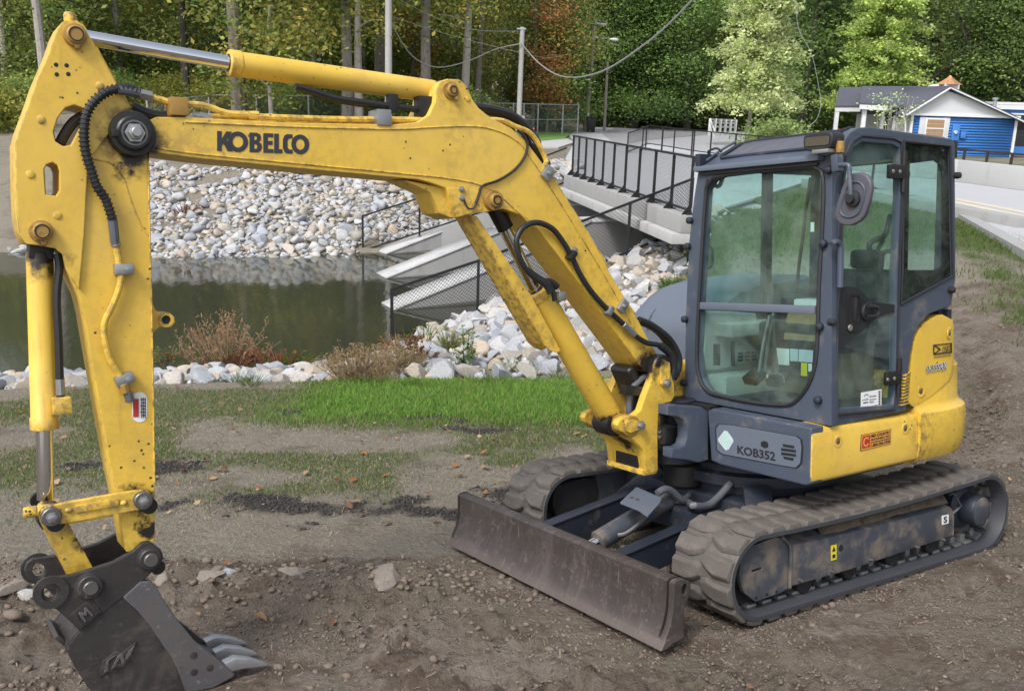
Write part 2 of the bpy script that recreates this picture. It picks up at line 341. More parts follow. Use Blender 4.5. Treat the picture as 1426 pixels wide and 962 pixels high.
# ---- terrain height (metres, world) -------------------------------------------------
def edge_y(x): return np.interp(x, [-30, -7, -4.2, -1.1, .9, 2.5, 4, 6], [11.6, 12.55, 12.95, 12.85, 12.6, 12.9, 13.8, 15])
def wall_y(x): return 18.0+(x+2.24)*.479                     # line of the near abutment wall and its fence
def far_y(x): return np.interp(x, [-40, -9, -4, 1.8, 4], [24.5, 26.0, 27.5, 29.5, 30.2])
def tilt(x, y): return .0455*(x-1.609)-.1446*(y-5.719)
def mframe(x, y):
    dx, dy = x-MO[0], y-MO[1]; dz = tilt(x, y)-MO[2]
    return M2G[0, 0]*dx+M2G[1, 0]*dy+M2G[2, 0]*dz, M2G[0, 1]*dx+M2G[1, 1]*dy+M2G[2, 1]*dz
def gz(x, y, detail=True):
    x = np.asarray(x, float); y = np.asarray(y, float)
    yy = np.where(y < 2.5, 2.5-(2.5-y)*.25, y); xx = np.clip(x, -14, 14)
    base = tilt(xx, yy)
    # right-hand side: up to the road
    w = sstep(2.9, 6.2, x-.10*(y-6)); ux, uy = mframe(x, y); w = w*(1-sstep(2.3, 1.35, np.abs(ux-.05))*sstep(2.1, 1.15, np.abs(uy)))
    zr = np.interp(y, [2, 6, 10, 14, 20], [.55, .10, .08, .28, .38])
    z = base*(1-w)+zr*w
    # near bank
    ye = edge_y(x); t = y-ye
    ze = tilt(xx, ye)*(1-sstep(2.9, 6.2, x-.1*(ye-6)))+np.interp(ye, [2, 6, 10, 14, 20], [.55, .10, .08, .28, .38])*sstep(2.9, 6.2, x-.1*(ye-6))
    bank = np.maximum(ze-.02-.215*t, -2.9)
    zw = np.clip((x+2.24)*.345-1.98, -2.9, .40); zw = np.where(x > 3.4, np.minimum(.40, zw+(x-3.4)*.9), zw); w2 = np.where(x < 3.2, wall_y(x), np.interp(x, [3.2, 3.9, 7], [20.6, 17.2, 16.8]))
    emb = ze+(zw-ze)*np.clip(t/np.maximum(w2-ye, .5), 0, 1)
    k = sstep(-2.9, -1.6, x); b2 = bank*(1-k)+emb*k
    z = np.where(t > 0, b2, z)
    # beyond the wall line: pond and the far bank
    yf = far_y(x); wy = wall_y(x)
    pond = (y > np.where(x > -2.24, wy+.25, 16.5))
    s = y-yf; far = np.where(s < 6.8, WATER-.05+.285*s, WATER-.05+1.94+.055*(s-6.8)); far = np.minimum(far, 1.15+.012*(y-45))
    k2 = sstep(-3.0, .8, x+.035*(y-30)); far = far*(1-k2)+k2*np.where(s < 1.2, np.minimum(far, .38), np.clip(far+1.5*k2, .2, .38)); far = np.where((k2 > .5), np.minimum(far, .385+.02*np.maximum(y-84, 0)), far)
    pz = np.where(s > -1.2, np.maximum(far, -2.9), -2.9)
    inlet = pond & (x < 5.2+.18*(28-y))                     # the channel runs on under the bridge
    z = np.where(inlet, pz, z)
    z = np.where(pond & ~inlet & (y > 17), .385+.02*np.maximum(y-84, 0), z)
    z = np.where((y > 70), z+(y-70)*.05*(1-sstep(-3, 2, x-.06*y))+np.maximum(y-86, 0)*.05*sstep(-3, 2, x-.06*y), z)
    z = np.where((x > 18) & (y > 40), z-.012*(np.minimum(y, 62)-40)*sstep(18, 26, x), z)
    return z
def lump(x, y):
    """small relief of the worked soil: ridges, ruts and clods near the machine"""
    x = np.asarray(x, float); y = np.asarray(y, float); ye = edge_y(x)
    near = sstep(13.5, 9, y)*sstep(-.2, .6, ye-y)
    h = .050*(fbm(x*1.1, y*1.1, 3, 1)-.5)+.028*(fbm(x*4, y*4, 3, 4)-.5)
    dirt = dirtmask(x, y)
    clod = np.maximum(fbm(x*11, y*11, 3, 9)-.50, 0)*.11+np.maximum(fbm(x*27, y*27, 2, 3)-.55, 0)*.10+.028*(fbm(x*6, y*6, 2, 19)-.5)
    h = h+(1-dirt)*(.020*(fbm(x*8, y*8, 3, 15)-.5)+.012*np.maximum(vnoise(x*24, y*24, 8)-.6, 0))
    h = h+dirt*clod*(.25+1.3*sstep(.35, .65, fbm(x*.9, y*.9, 2, 12)))
    # a low spoil ridge and shallow wheel ruts crossing the foreground
    u = y-(5.15+.10*x+.12*np.sin(x*1.7)); h = h+.085*np.exp(-(u/.20)**2)*sstep(1.6, .2, x)*(.5+fbm(x*3, y*3, 3, 21))
    for o, d in ((-.55, .035), (-.95, .03), (-1.4, .03)):
        r_ = u-o+.05*np.sin(x*2.3+o); h = h-d*np.exp(-(r_/.10)**2)*sstep(2.4, .8, x)*(.4+fbm(x*2, y*2, 2, 31))
    # tracks running away on the right
    v = x-(3.3+.46*(y-5.5)); al = y*1.1+x*.45; ph = sstep(-.2, .5, np.sin(al*2*np.pi/.15+1.5*np.sin(v*9)))
    for o in (-.35, .45, 1.25, 2.2): h = h-(.030+.100*ph)*np.exp(-((v-o+.10*np.sin(y*1.3+o*3))/.17)**4)*sstep(4.9, 6.2, y)*(.5+fbm(x*2, y*2, 2, 33))
    v = y-(4.35+.13*x); al = x*1.02+y*.2; ph = sstep(-.2, .5, np.sin(al*2*np.pi/.15+1.5*np.sin(v*9)))
    for o in (-.75, .05): h = h-(.012+.045*ph)*np.exp(-((v-o+.06*np.sin(x*1.7+o*3))/.17)**4)*(.35+fbm(x*1.7, y*1.7, 2, 35))
    # the machine stands level and pressed in: quiet soil under it, a little heaped along the tracks and the blade
    ux, uy = mframe(x, y); ay = np.abs(uy)
    foot = sstep(1.35, 1.15, ux)*sstep(-1.35, -1.15, ux)*sstep(1.20, 1.02, ay); bl = sstep(1.35, 1.5, ux)*sstep(2.15, 1.9, ux)*sstep(1.25, 1.05, ay)
    bk = sstep(2.75, 3.0, ux)*sstep(4.5, 4.1, ux)*sstep(.9, .55, np.abs(uy+.1)); calm = np.maximum(np.maximum(foot, bl), bk*.9); heap = -.024*foot+.018*foot*(fbm(x*5, y*5, 3, 77)-.5)+sstep(1.45, 1.3, np.abs(ux))*.050*np.exp(-((ay-1.07)/.045)**2)*np.maximum(fbm(x*5, y*5, 3, 78)-.35, 0)*2
    return h*near*(1-.93*calm)+heap-.015*bl-.03*bk
def dirtmask(x, y):
    """1 where the soil is bare and freshly worked"""
    f = sstep(.35, -.35, y-(5.55+.10*x+.5*(fbm(x*.9, y*.9, 3, 40)-.5)))
    r = sstep(.1, .9, x-(1.1+.34*(y-5)+.8*(fbm(x*.7, y*.7, 3, 44)-.5)))*sstep(17, 14.5, y)
    return np.maximum(f, r)
BLACK = [(-1.55, 6.55, .75, .28), (-.62, 6.35, .35, .16), (.05, 6.85, .45, .3), (-1.0, 9.9, .55, .18), (-.35, 9.35, .40, .14), (-2.35, 10.35, .40, .12), (-3.1, 7.9, .7, .25), (.95, 9.75, .30, .12)]
def blackmask(x, y):
    m = 0*x; n = fbm(x*4, y*4, 3, 50)-.5
    for cx, cy, rx, ry in BLACK: m = np.maximum(m, sstep(1.3, .35, np.hypot((x-cx)/rx, (y-cy-.08*np.sin(x*5))/ry)+n*2.6))
    return m
def greenmask(x, y):
    ye = edge_y(x); d = ye-y
    strip = sstep(3.9, 2.7, d+1.3*(fbm(x*.8, y*.8, 3, 60)-.5))*sstep(-.05, .1, d)*sstep(-3.6, -2.2, x+.6*(fbm(x, y, 2, 61)-.5))*sstep(3.4, 2.2, x)
    n = fbm(x*.75, y*.75, 4, 62); patch = sstep(.42, .66, n)*sstep(.3, .8, d)*sstep(6.3, 7.4, y+.5*n)*.72
    left = sstep(-2.6, -4.0, x+.2*(y-7))*sstep(5.7, 6.4, y)*.65*sstep(.30, .55, n)*sstep(0, .3, d)
    dv = (x-7.3)-.26*(y-13.8); verge = sstep(-1.1, -.2, dv+.8*(fbm(x*1.2, y*1.2, 2, 64)-.5))*sstep(9.5, 11.5, y)*.8*(.2+fbm(x*2, y*2, 2, 63))
    m = np.maximum(np.maximum(strip, patch), np.maximum(left, verge))
    m = np.where((y > 15.2) & (x > 3.2) & (y < 30), np.maximum(m*(x > 5), sstep(16.2, 17.6, y+.1*x)*.85), m)
    return m*(1-.9*blackmask(x, y))*(1-dirtmask(x, y)*sstep(5.2, 4.4, x))
def axis_pts(segs):
    out = [segs[0][0]]
    for a, b, s0, s1 in segs:
        n = max(2, int(abs(b-a)/((s0+s1)/2))); t = np.linspace(0, 1, n+1)[1:]
        k = s1/s0; f = t if abs(k-1) < .01 else (k**t-1)/(k-1); out += list(a+(b-a)*f)
    return np.array(out)
gx = axis_pts([(-190, -9, 12, .3), (-9, -5.5, .12, .06), (-5.5, 6.2, .032, .032), (6.2, 14, .05, .35), (14, 190, .5, 12)])
gy = axis_pts([(-14, 2.4, 1.5, .1), (2.4, 8.5, .026, .030), (8.5, 14, .04, .09), (14, 36, .13, .22), (36, 260, .6, 9)])
X, Y = np.meshgrid(gx, gy); Z = gz(X, Y)+lump(X, Y)
far_n = sstep(13, 16, Y)*.10*(fbm(X*.9, Y*.9, 3, 70)-.5); Z = Z+far_n
nx_, ny_ = len(gx), len(gy); idx = np.arange(nx_*ny_).reshape(ny_, nx_)
F = np.stack([idx[:-1, :-1], idx[:-1, 1:], idx[1:, 1:], idx[1:, :-1]], -1).reshape(-1, 4)
cols = np.stack([greenmask(X, Y), dirtmask(X, Y)*sstep(15, 13, Y), blackmask(X, Y)], -1).reshape(-1, 3)
def mat_ground():
    t = NT('soil_and_thatch'); at = t.n('ShaderNodeVertexColor'); at.layer_name = 'Col'; s3 = t.n('ShaderNodeSeparateColor'); t.put(s3.inputs[0], at.outputs[0])
    n1 = t.noise(1.6, 8, .65); n2 = t.noise(14, 8, .7); n3 = t.noise(60, 6, .7)
    thatch = t.mix(n2, (.172, .152, .118), (.300, .270, .220)); thatch = t.mix(t.ramp(n3, .52, .68), thatch, (.38, .345, .285)); thatch = t.mix(t.math('MULTIPLY', t.ramp(n1, .50, .66), .7), thatch, (.150, .130, .104))
    dirt = t.mix(n2, (.128, .104, .080), (.222, .188, .150)); dirt = t.mix(t.math('MULTIPLY', t.ramp(n1, .42, .66), .8), dirt, (.260, .222, .190)); dirt = t.mix(t.ramp(n3, .56, .70), dirt, (.078, .057, .044))
    dirt = t.mix(t.math('MULTIPLY', t.ramp(t.noise(3.3, 8, .7), .5, .60), .65), dirt, (.110, .080, .061))
    grn = t.mix(n2, (.045, .075, .018), (.095, .135, .035))
    c = t.mix(t.ramp(t.math('ADD', s3.outputs[1], t.math('MULTIPLY', t.math('SUBTRACT', n2, .5), .7)), .35, .65), thatch, dirt)
    c = t.mix(t.math('MULTIPLY', t.ramp(t.math('ADD', s3.outputs[0], t.math('MULTIPLY', t.math('SUBTRACT', n2, .5), .9)), .35, .75), .8), c, grn)
    c = t.mix(s3.outputs[2], c, t.mix(n3, (.034, .030, .028), (.085, .074, .066)))
    vo = t.voro(26, 'SMOOTH_F1'); h = t.math('ADD', t.math('ADD', t.math('MULTIPLY', n2, .8), t.math('MULTIPLY', n3, .6)), t.math('MULTIPLY', vo, -.5))
    return t.done(t.bsdf(c, .95, 0, t.bump(h, 1.0, .045), .12))
MAT['ground'] = mat_ground()
g_ = link('ground', np_mesh('ground', np.stack([X, Y, Z], -1).reshape(-1, 3), F, MAT['ground'], cols, smooth=True)); tag(g_, 'grey brown soil with worn patches of grass round the machine and the pond', kind='structure')
def gh(x, y): return float(gz(x, y)+lump(x, y))
# ---- water ---------------------------------------------------------------------------
def mat_water():
    t = NT('dark_pond_water'); n = t.noise(1, 3, .5, t.scale((5, 1.6, 1))); n2 = t.noise(1, 2, .5, t.scale((14, 5, 1)))
    h = t.math('ADD', n, t.math('MULTIPLY', n2, .4))
    return t.done(t.bsdf((.034, .037, .025), .045, 0, t.bump(h, .10, .02), .5, IOR=1.33))
MAT['water'] = mat_water()
wtr = MB(); wtr.poly([(-60, 13.5, WATER), (9, 13.5, WATER), (9, 36, WATER), (-60, 36, WATER)]); o = wtr.build('pond_water', MAT['water']); tag(o, 'still dark green pond between the two stone banks', kind='structure')
# ---- concrete: road, bridge, culvert walls --------------------------------------------
def mat_concrete(name, c, var=.1, stain=(.16, .15, .13)):
    t = NT(name); k = t.mix(t.noise(.9, 7, .6), sc(c, 1-var), sc(c, 1+var)); k = t.mix(t.math('MULTIPLY', t.ramp(t.noise(1, 7, .7, t.scale((2.5, 2.5, .5))), .52, .74), .45), k, stain)
    k = t.mix(t.math('MULTIPLY', t.ramp(t.noise(22, 6, .7), .56, .74), .25), k, stain)
    return t.done(t.bsdf(k, .85, 0, t.bump(t.noise(30, 7, .7), .25, .01), .25))
MAT['concrete'] = mat_concrete('pale_concrete', (.33, .33, .325)); MAT['concrete_top'] = mat_concrete('light_concrete_top', (.43, .43, .425), .06); MAT['roadway'] = mat_concrete('concrete_road', (.41, .415, .43), .05, (.32, .31, .30))
MAT['wet_concrete'] = mat_concrete('damp_concrete', (.20, .195, .18), .15, (.09, .085, .07))
MAT['rail'] = surf('black_painted_rail', (.014, .014, .016), .45, 0, .2, 6); MAT['asphalt'] = mat_concrete('worn_asphalt', (.27, .27, .28), .08, (.20, .20, .20))
MAT['lane_paint'] = surf('faded_yellow_line', (.56, .50, .38), .8, 0, .15, 3)
road_px = [((991, 294.6), .45), ((945, 297), .45), ((789, 246), .45), ((778, 238), .45), ((800, 198), .44), ((790, 186), .43), ((815, 174), .42), ((870, 169.5), .42), ((930, 169), .42), ((985, 172), .42), ((1040, 178), .42)]
rpts = [at_z(*p, z) for p, z in road_px]+[Vector((16, 48, .44)), Vector((22, 40, .44)), Vector((40, 26, .44)), Vector((60, 10, .44)), Vector((30, 2, .46)), Vector((14, 5, .46))]+[at_z(1426, 349, .45), at_z(1332, 297, .45), at_z(1267, 271.5, .45), at_z(1190, 257, .45), at_z(1118, 254.5, .45)]
rd = MB(); rd.prism([Vector((p.x, p.y, p.z)) for p in rpts], (0, 0, -.05)); o = rd.build('road', MAT['roadway']); tag(o, 'pale concrete road crossing the bridge and curving away', kind='structure')
# sidewalk strip and left lane end, far asphalt
sw_ = MB(); sw_.prism([at_z(*p, .47) for p in ((733, 198), (790, 193), (800, 198), (778, 205), (733, 204))], (0, 0, -.08)); tag(sw_.build('sidewalk', MAT['concrete_top']), 'narrow light concrete sidewalk before the lawn', kind='structure')
ap = MB(); ap.poly([at_z(*p, .425) + Vector((0, 0, .03)) for p in ((838, 186), (872, 173), (935, 172), (990, 176), (985, 188), (900, 196), (860, 204))]); tag(ap.build('asphalt_street', MAT['asphalt']), 'grey asphalt street beyond the concrete bridge approach', kind='structure')
ln = MB(); ln.poly([at_z(*p, .456) for p in ((1331, 276), (1426, 294), (1426, 297), (1331, 278.5))]); ln.poly([at_z(*p, .456) for p in ((1331, 280.5), (1426, 300), (1426, 303), (1331, 283))]); tag(ln.build('road_marking', MAT['lane_paint']), 'faded double line along the concrete road', kind='structure')
# bridge edge, seen from below left
bL, bR = at_z(787, 244, .65), at_z(946, 299, .65); bd = (bR-bL); bn = Vector((bd.y, -bd.x, 0)).normalized(); bn = bn if bn.x > 0 else -bn   # into the deck
br_ = empty('bridge', ((bL+bR)/2)[:]); tag(br_, 'concrete slab bridge with black railing over the culvert', 'bridge')
def pb(name, pts, d, m, parent, bev=.02):
    o = MB().prism(pts, d).build(name, m, parent, bev); o.matrix_parent_inverse = Matrix.Translation(-parent.location) if parent.parent is None else Matrix.Identity(4); return o
bpi = Matrix.Translation(-Vector(br_.location))
def bpart(name, mb, m, bev=.015): o = mb.build(name, m, br_, bev); o.matrix_parent_inverse = bpi; return o
cur = MB(); e = bd.normalized(); A0, B0 = bL-e*.15, bR+e*.1
cur.prism([A0, B0, B0+bn*.42, A0+bn*.42], (0, 0, -.34)); bpart('edge_beam', cur, MAT['concrete'])
sl_ = MB(); A1, B1 = A0-bn*.16+Vector((0, 0, -.345)), B0-bn*.16+Vector((0, 0, -.345)); sl_.prism([A1, B1, B1+bn*8, A1+bn*8], (0, 0, -.20)); bpart('deck_slab', sl_, MAT['concrete_top'])
fc = MB(); A2, B2 = A0+bn*7.1, B0+bn*7.1; fc.prism([A2, B2, B2+bn*.4, A2+bn*.4], (0, 0, -.34)); bpart('far_curb', fc, MAT['concrete'])
# culvert walls: three tapering noses and the near abutment
def nose_wall(tip, end, th, ztip, zend, label):
    tip, end = Vector(tip), Vector(end); d = (end-tip); d.z = 0; L = d.length; u = d/L; n = Vector((u.y, -u.x, 0))
    w = empty('culvert_wall', (tip.x, tip.y, WATER)); tag(w, label, 'wall', 'sloping culvert walls')
    inv = Matrix.Translation(-Vector(w.location)); mb = MB(); bm = mb.bm; n_ = 2
    prof = [(0, ztip), (L*.55, ztip+(zend-ztip)*.62), (L*.80, zend-.02), (L+2.5, zend)]
    top = [[bm.verts.new(tip+u*s+n*o+Vector((0, 0, z-tip.z))) for s, z in prof] for o in (-th/2, th/2)]
    bot = [[bm.verts.new(tip+u*s+n*o+Vector((0, 0, -2.9-tip.z))) for s, z in prof] for o in (-th/2, th/2)]
    for i in range(1, 4):
        mb.face([top[0][i-1], top[0][i], top[1][i], top[1][i-1]])
        for q in (0, 1): mb.face([top[q][i-1], top[q][i], bot[q][i], bot[q][i-1]])
    mb.face([top[0][0], top[1][0], bot[1][0], bot[0][0]])
    o = mb.build('wall_body', MAT['concrete'], w, .02); o.matrix_parent_inverse = inv
    cp = MB(); bm = cp.bm
    prof2 = [(s, z+.012) for s, z in prof]
    for i in range(1, 4):
        (s0, z0), (s1, z1) = prof2[i-1], prof2[i]
        p = [tip+u*s0+n*(-th/2-.012)+Vector((0, 0, z0-tip.z)), tip+u*s1+n*(-th/2-.012)+Vector((0, 0, z1-tip.z)), tip+u*s1+n*(th/2+.012)+Vector((0, 0, z1-tip.z)), tip+u*s0+n*(th/2+.012)+Vector((0, 0, z0-tip.z))]
        cp.prism(p, (0, 0, -.05))
    o = cp.build('wall_cap', MAT['concrete_top'], w, 0); o.matrix_parent_inverse = inv
    jt = MB()
    for s in (L*.42, L*.74): jt.box(tip+u*s+n*0+Vector((0, 0, -.9-tip.z)), (.02, th+.01, 2.6), Matrix.Rotation(math.atan2(u.y, u.x), 3, 'Z'))
    st_ = MB(); c_ = [tip+u*0+n*(-th/2-.006)+Vector((0, 0, WATER+.10-tip.z)), tip+u*(L+2)+n*(-th/2-.006)+Vector((0, 0, WATER+.16-tip.z))]
    for sg in (-1, 1):
        q = [tip+u*.05+n*(sg*(th/2+.006))+Vector((0, 0, z-tip.z)) for z in (WATER-.3, WATER+.02)]; q2 = [tip+u*(L+2)+n*(sg*(th/2+.006))+Vector((0, 0, z-tip.z)) for z in (WATER+.22, WATER-.3)]
        st_.prism(q+q2, n*(-sg*.01))
    o = st_.build('waterline_stain', MAT['wet_concrete'], w); o.matrix_parent_inverse = inv
    return w
def wpt(px, py, z): return at_z(px, py, z)
ZE = -.06
nose_wall(wpt(530, 352, WATER), wpt(788, 261, ZE), .70, WATER+.03, ZE, 'farthest of the three sloping concrete culvert walls')
nose_wall(wpt(531, 385, WATER), wpt(815, 281.5, ZE), .70, WATER+.03, ZE, 'middle of the three sloping concrete culvert walls')
nose_wall(wpt(540, 428, WATER), wpt(872, 302, ZE), .70, WATER+.03, ZE, 'nearest of the three sloping concrete culvert walls')
# near abutment: a low wall that carries the first black fence
fp = [at_y(545.6, 403, 18.0), at_y(666.5, 363, 18.5), at_y(877.8, 282.5, 19.7), at_y(965, 249, 20.5)]       # top rail points
ab = MB(); pts_ = [Vector((p.x, p.y, p.z-1.09)) for p in fp]
for a, b in zip(pts_, pts_[1:]): ab.prism([a, b, b+Vector((0, 0, -2.2)), a+Vector((0, 0, -2.2))], (.08, .32, 0))
o = ab.build('abutment_wall', MAT['concrete'], None, .02); tag(o, 'low sloping concrete abutment wall under the nearest black fence', 'wall')
fa = MB(); ff = [at_y(505, 301, 28.0), at_y(584.5, 275.6, 28.3), at_y(735, 227, 28.9), at_y(789, 206, 29.2)]
for a, b in zip(ff, ff[1:]): fa.prism([a-Vector((0, 0, 1.1)), b-Vector((0, 0, 1.1)), b-Vector((0, 0, 3.2)), a-Vector((0, 0, 3.2))], (.05, .3, 0))
o = fa.build('abutment_wall', MAT['concrete'], None, .02); tag(o, 'sloping concrete abutment wall on the far side of the channel', 'wall')
# ---- fences ------------------------------------------------------------------------------
def wires(P, Q, h0, h1, step, r, mb_V, mb_F):
    """diamond mesh between base line P-Q, from h0 to h1 above it"""
    L = math.hypot(Q.x-P.x, Q.y-P.y); H = h1-h0; n = int((L+H)/step); d = (Q-P)
    def pt(s, z): return P+d*(s/L)+Vector((0, 0, h0+z))
    for k in range(-int(H/step)-1, int(L/step)+1):
        for sg in (1, -1):
            s0 = k*step; a, b = (s0, 0), (s0+H, H)
            if a[0] < 0: a = (0, -s0)
            if b[0] > L: b = (L, L-s0)
            if a[0] > L or b[1] <= a[1]: continue
            if sg < 0: a, b = (a[0], H-a[1]), (b[0], H-b[1])
            p, q = pt(*a), pt(*b); t = (q-p).normalized(); u = t.cross(Vector((d.y, -d.x, 0)).normalized()); v = Vector((d.y, -d.x, 0)).normalized()
            o = len(mb_V)
            for c in (p, q):
                for ang in (0, 2.09, 4.19): mb_V.append(c+u*(r*math.cos(ang))+v*(r*math.sin(ang)))
            for i in range(3): j = (i+1) % 3; mb_F.append((o+i, o+j, o+3+j, o+3+i))
def fence(name, tops, posts, h, m, label, cat='fence', group=None, rp=.032, rr=.022, mesh=(.075, .0045), midrail=False, botrail=.08, meshmat=None, extra=None, feet=False, sq=True):
    """tops: points of the top rail; posts: fractions along it"""
    c0 = tops[0]-Vector((0, 0, h)); f = empty(name, c0[:]); tag(f, label, cat, group); inv = Matrix.Translation(-Vector(c0))
    def add(nm, mb, m_, bev=0, par=None):
        o = mb.build(nm, m_, par or f, bev); 
        if par is None: o.matrix_parent_inverse = inv
        return o
    sL = [0]
    for a, b in zip(tops, tops[1:]): sL.append(sL[-1]+(b-a).length)
    def at(s):
        s = s*sL[-1]
        for i in range(len(tops)-1):
            if s <= sL[i+1]+1e-6: return tops[i].lerp(tops[i+1], (s-sL[i])/max(sL[i+1]-sL[i], 1e-6))
        return tops[-1].copy()
    for a, b in zip(tops, tops[1:]):
        add('top_rail', MB().bar(a, b, rr*2, rr*2) if sq else MB().cyl(a, b, rr, n=8), m)
        if botrail is not None: add('bottom_rail', MB().bar(a-Vector((0, 0, h-botrail)), b-Vector((0, 0, h-botrail)), rr*1.8, rr*1.8) if sq else MB().cyl(a-Vector((0, 0, h-botrail)), b-Vector((0, 0, h-botrail)), rr*.8, n=8), m)
        if midrail: add('middle_rail', MB().cyl(a-Vector((0, 0, h*.5)), b-Vector((0, 0, h*.5)), rr*.8, n=8), m)
    for s in posts:
        p = at(s); po = add('post', MB().box(p-Vector((0, 0, h/2)), (rp*1.7, rp*1.7, h+.04)) if sq else MB().cyl(p-Vector((0, 0, h+.1)), p+Vector((0, 0, .05)), rp, n=10), m)
        if feet: 
            d = (tops[1]-tops[0]).normalized(); q = p-Vector((0, 0, h)); w = Vector((d.y, -d.x, 0))*(-1 if d.y < 0 else 1)
            fo = MB(); fo.prism([q-d*.012+w*.05, q-d*.012-w*.16, q-d*.012+Vector((0, 0, .20))], d*.024); fo.box(q+Vector((0, 0, .008)), (.16, .16, .016), Matrix.Rotation(math.atan2(d.y, d.x), 3, 'Z')); add('foot', fo, m, 0, po)
    if mesh:
        V, F_ = [], []
        for a, b in zip(tops, tops[1:]): wires(a-Vector((0, 0, h)), b-Vector((0, 0, h)), (botrail or 0), h, mesh[0], mesh[1], V, F_)
        o = link('chain_link_mesh', np_mesh('chain_link_mesh', [tuple(v) for v in V], F_, meshmat or m), f); o.matrix_parent_inverse = inv; o['kind'] = 'stuff'
    return f
def fr_at(tops, i):
    s = [0]
    for a, b in zip(tops, tops[1:]): s.append(s[-1]+(b-a).length)
    return s[i]/s[-1]
fence('wall_fence', fp, [0, fr_at(fp, 1), fr_at(fp, 2), 1], 1.09, MAT['rail'], 'black chain link fence on the near abutment wall, running down to the water')
fence('wall_fence', ff, [0, fr_at(ff, 1), fr_at(ff, 2)], 1.09, MAT['rail'], 'black chain link fence on the far abutment, below the stone bank', mesh=(.10, .003))
bt = [bL+bn*.20+Vector((0, 0, 1.06)), bR+bn*.20+Vector((0, 0, 1.06))]
npost = [0, .068, .15, .24, .335, .435, .54, .65, .765, .885, 1.0]
fence('bridge_railing', bt, npost, 1.06, MAT['rail'], 'black railing with mesh on the near edge of the bridge', mesh=(.07, .0032), feet=True)
f1 = [at_z(873.5, 213, .45)+Vector((0, 0, .85)), at_z(902, 208, .45)+Vector((0, 0, 1.1)), at_z(921, 211, .45)+Vector((0, 0, 1.1))]
fence('bridge_railing', f1, [0, .5, .62, 1], 1.05, MAT['rail'], 'short black rail section with a sloping end, at the far end of the bridge', mesh=(.10, .0028), botrail=.22)
f2 = [at_z(921.5, 211, .45)+Vector((0, 0, 1.1)), at_z(968, 219.5, .45)+Vector((0, 0, 1.1)), at_z(1086, 236, .45)+Vector((0, 0, 1.1))]
fence('bridge_railing', f2, [0, .15, .36, .38, .52, .70, .85, 1], 1.05, MAT['rail'], 'long black railing along the far side of the bridge, behind the cab roof', mesh=(.10, .0028), botrail=.22)
# far parapet and railing to the right of the cab
pr = [at_z(1180, 236, .45), at_z(1331, 253, .45), at_z(1426, 266, .45), at_z(1560, 286, .45)]
pp = MB()
for a, b in zip(pr, pr[1:]):
    u = (b-a).normalized(); n = Vector((-u.y, u.x, 0)); n = n if n.y > 0 else -n; pp.prism([a, b, b+n*.3, a+n*.3], (0, 0, .69))
o = pp.build('parapet_wall', MAT['concrete_top'], None, .02); tag(o, 'long pale concrete parapet along the road, right of the cab', 'wall')
rt = [p+Vector((.15, .55, 1.02)) for p in pr]
MAT['brown_rail'] = surf('dark_brown_rail', (.035, .022, .018), .5, 0, .2, 5)
fence('roadside_railing', rt, np.linspace(0, 1, 12), .72, MAT['brown_rail'], 'dark brown pipe railing behind the pale parapet, before the blue house', mesh=None, botrail=.36, rp=.04, rr=.03)
# curb wall on the near side of the road, sloping into the ground
cw_ = [(at_z(1150, 255.5, .50), .75), (at_z(1267, 271.5, .50), .62), (at_z(1312.6, 287.5, .50), .52), (at_z(1332, 296.6, .50), .48), (at_z(1426, 349, .50), .26), (at_z(1520, 402, .50), .2)]
cm = MB(); pv = None
for (a, ha), (b, hb_) in zip(cw_, cw_[1:]):
    u = (b-a).normalized(); n = Vector((-u.y, u.x, 0)); n = n if n.x > 0 else -n
    vs = [cm.bm.verts.new(p) for p in (a, b, b+n*.28, a+n*.28, a-Vector((0, 0, ha+.3)), b-Vector((0, 0, hb_+.3)), b+n*.28-Vector((0, 0, hb_+.3)), a+n*.28-Vector((0, 0, ha+.3)))]
    for q in ((0, 1, 2, 3), (0, 1, 5, 4), (3, 2, 6, 7), (0, 3, 7, 4), (1, 2, 6, 5)): cm.face([vs[i] for i in q])
o = cm.build('retaining_wall', MAT['concrete'], None, 0); tag(o, 'low concrete edge wall of the road, right behind the excavator', 'wall')
sg = [at_z(1010, 318, .2), at_z(1100, 300, .2)]
# fence seen through the door glass
f3 = [at_z(1150, 256, .5)+Vector((0, 0, 1.05)), at_z(1205, 260, .5)+Vector((0, 0, 1.05)), at_z(1262, 270, .5)+Vector((0, 0, .55))]
fence('approach_fence', f3, [0, .45, 1], 1.0, MAT['rail'], 'short black mesh fence end seen through the cab door glass', mesh=(.09, .003))
# chain link fence at the edge of the wood
MAT['chain'] = surf('galvanised_chain_link', (.34, .36, .38), .45, .3, .1, 6)
w1 = [at_z(225, 166, 1.25), at_z(310, 162, 1.25), at_z(420, 161, 1.25), at_z(620, 163, 1.25)]
w1 = [Vector((p[0], p[1], gh(p[0], p[1])+1.15)) for p in (at_y(205, 150, 46), at_y(300, 140, 52), at_y(440, 140, 54), at_y(600, 140, 56), at_y(690, 140, 58))]
fence('woodland_fence', w1, np.linspace(0, 1, 9), 1.15, MAT['galv'], 'low galvanised chain link fence along the wood behind the pond', mesh=(.14, .0030), rp=.045, rr=.025, botrail=None, sq=False, meshmat=MAT['chain'])
w2 = [Vector((p[0], p[1], gh(p[0], p[1])+1.9)) for p in (at_y(660, 140, 57), at_y(690, 140, 60), at_y(738, 140, 62), at_y(806, 140, 66))]
fence('lawn_fence', w2, [0, .2, .42, .5, .62, .85, 1], 1.9, MAT['galv'], 'taller galvanised chain link fence behind the bright lawn', mesh=(.16, .0036), rp=.05, rr=.028, botrail=None, sq=False, midrail=True, meshmat=MAT['chain'])
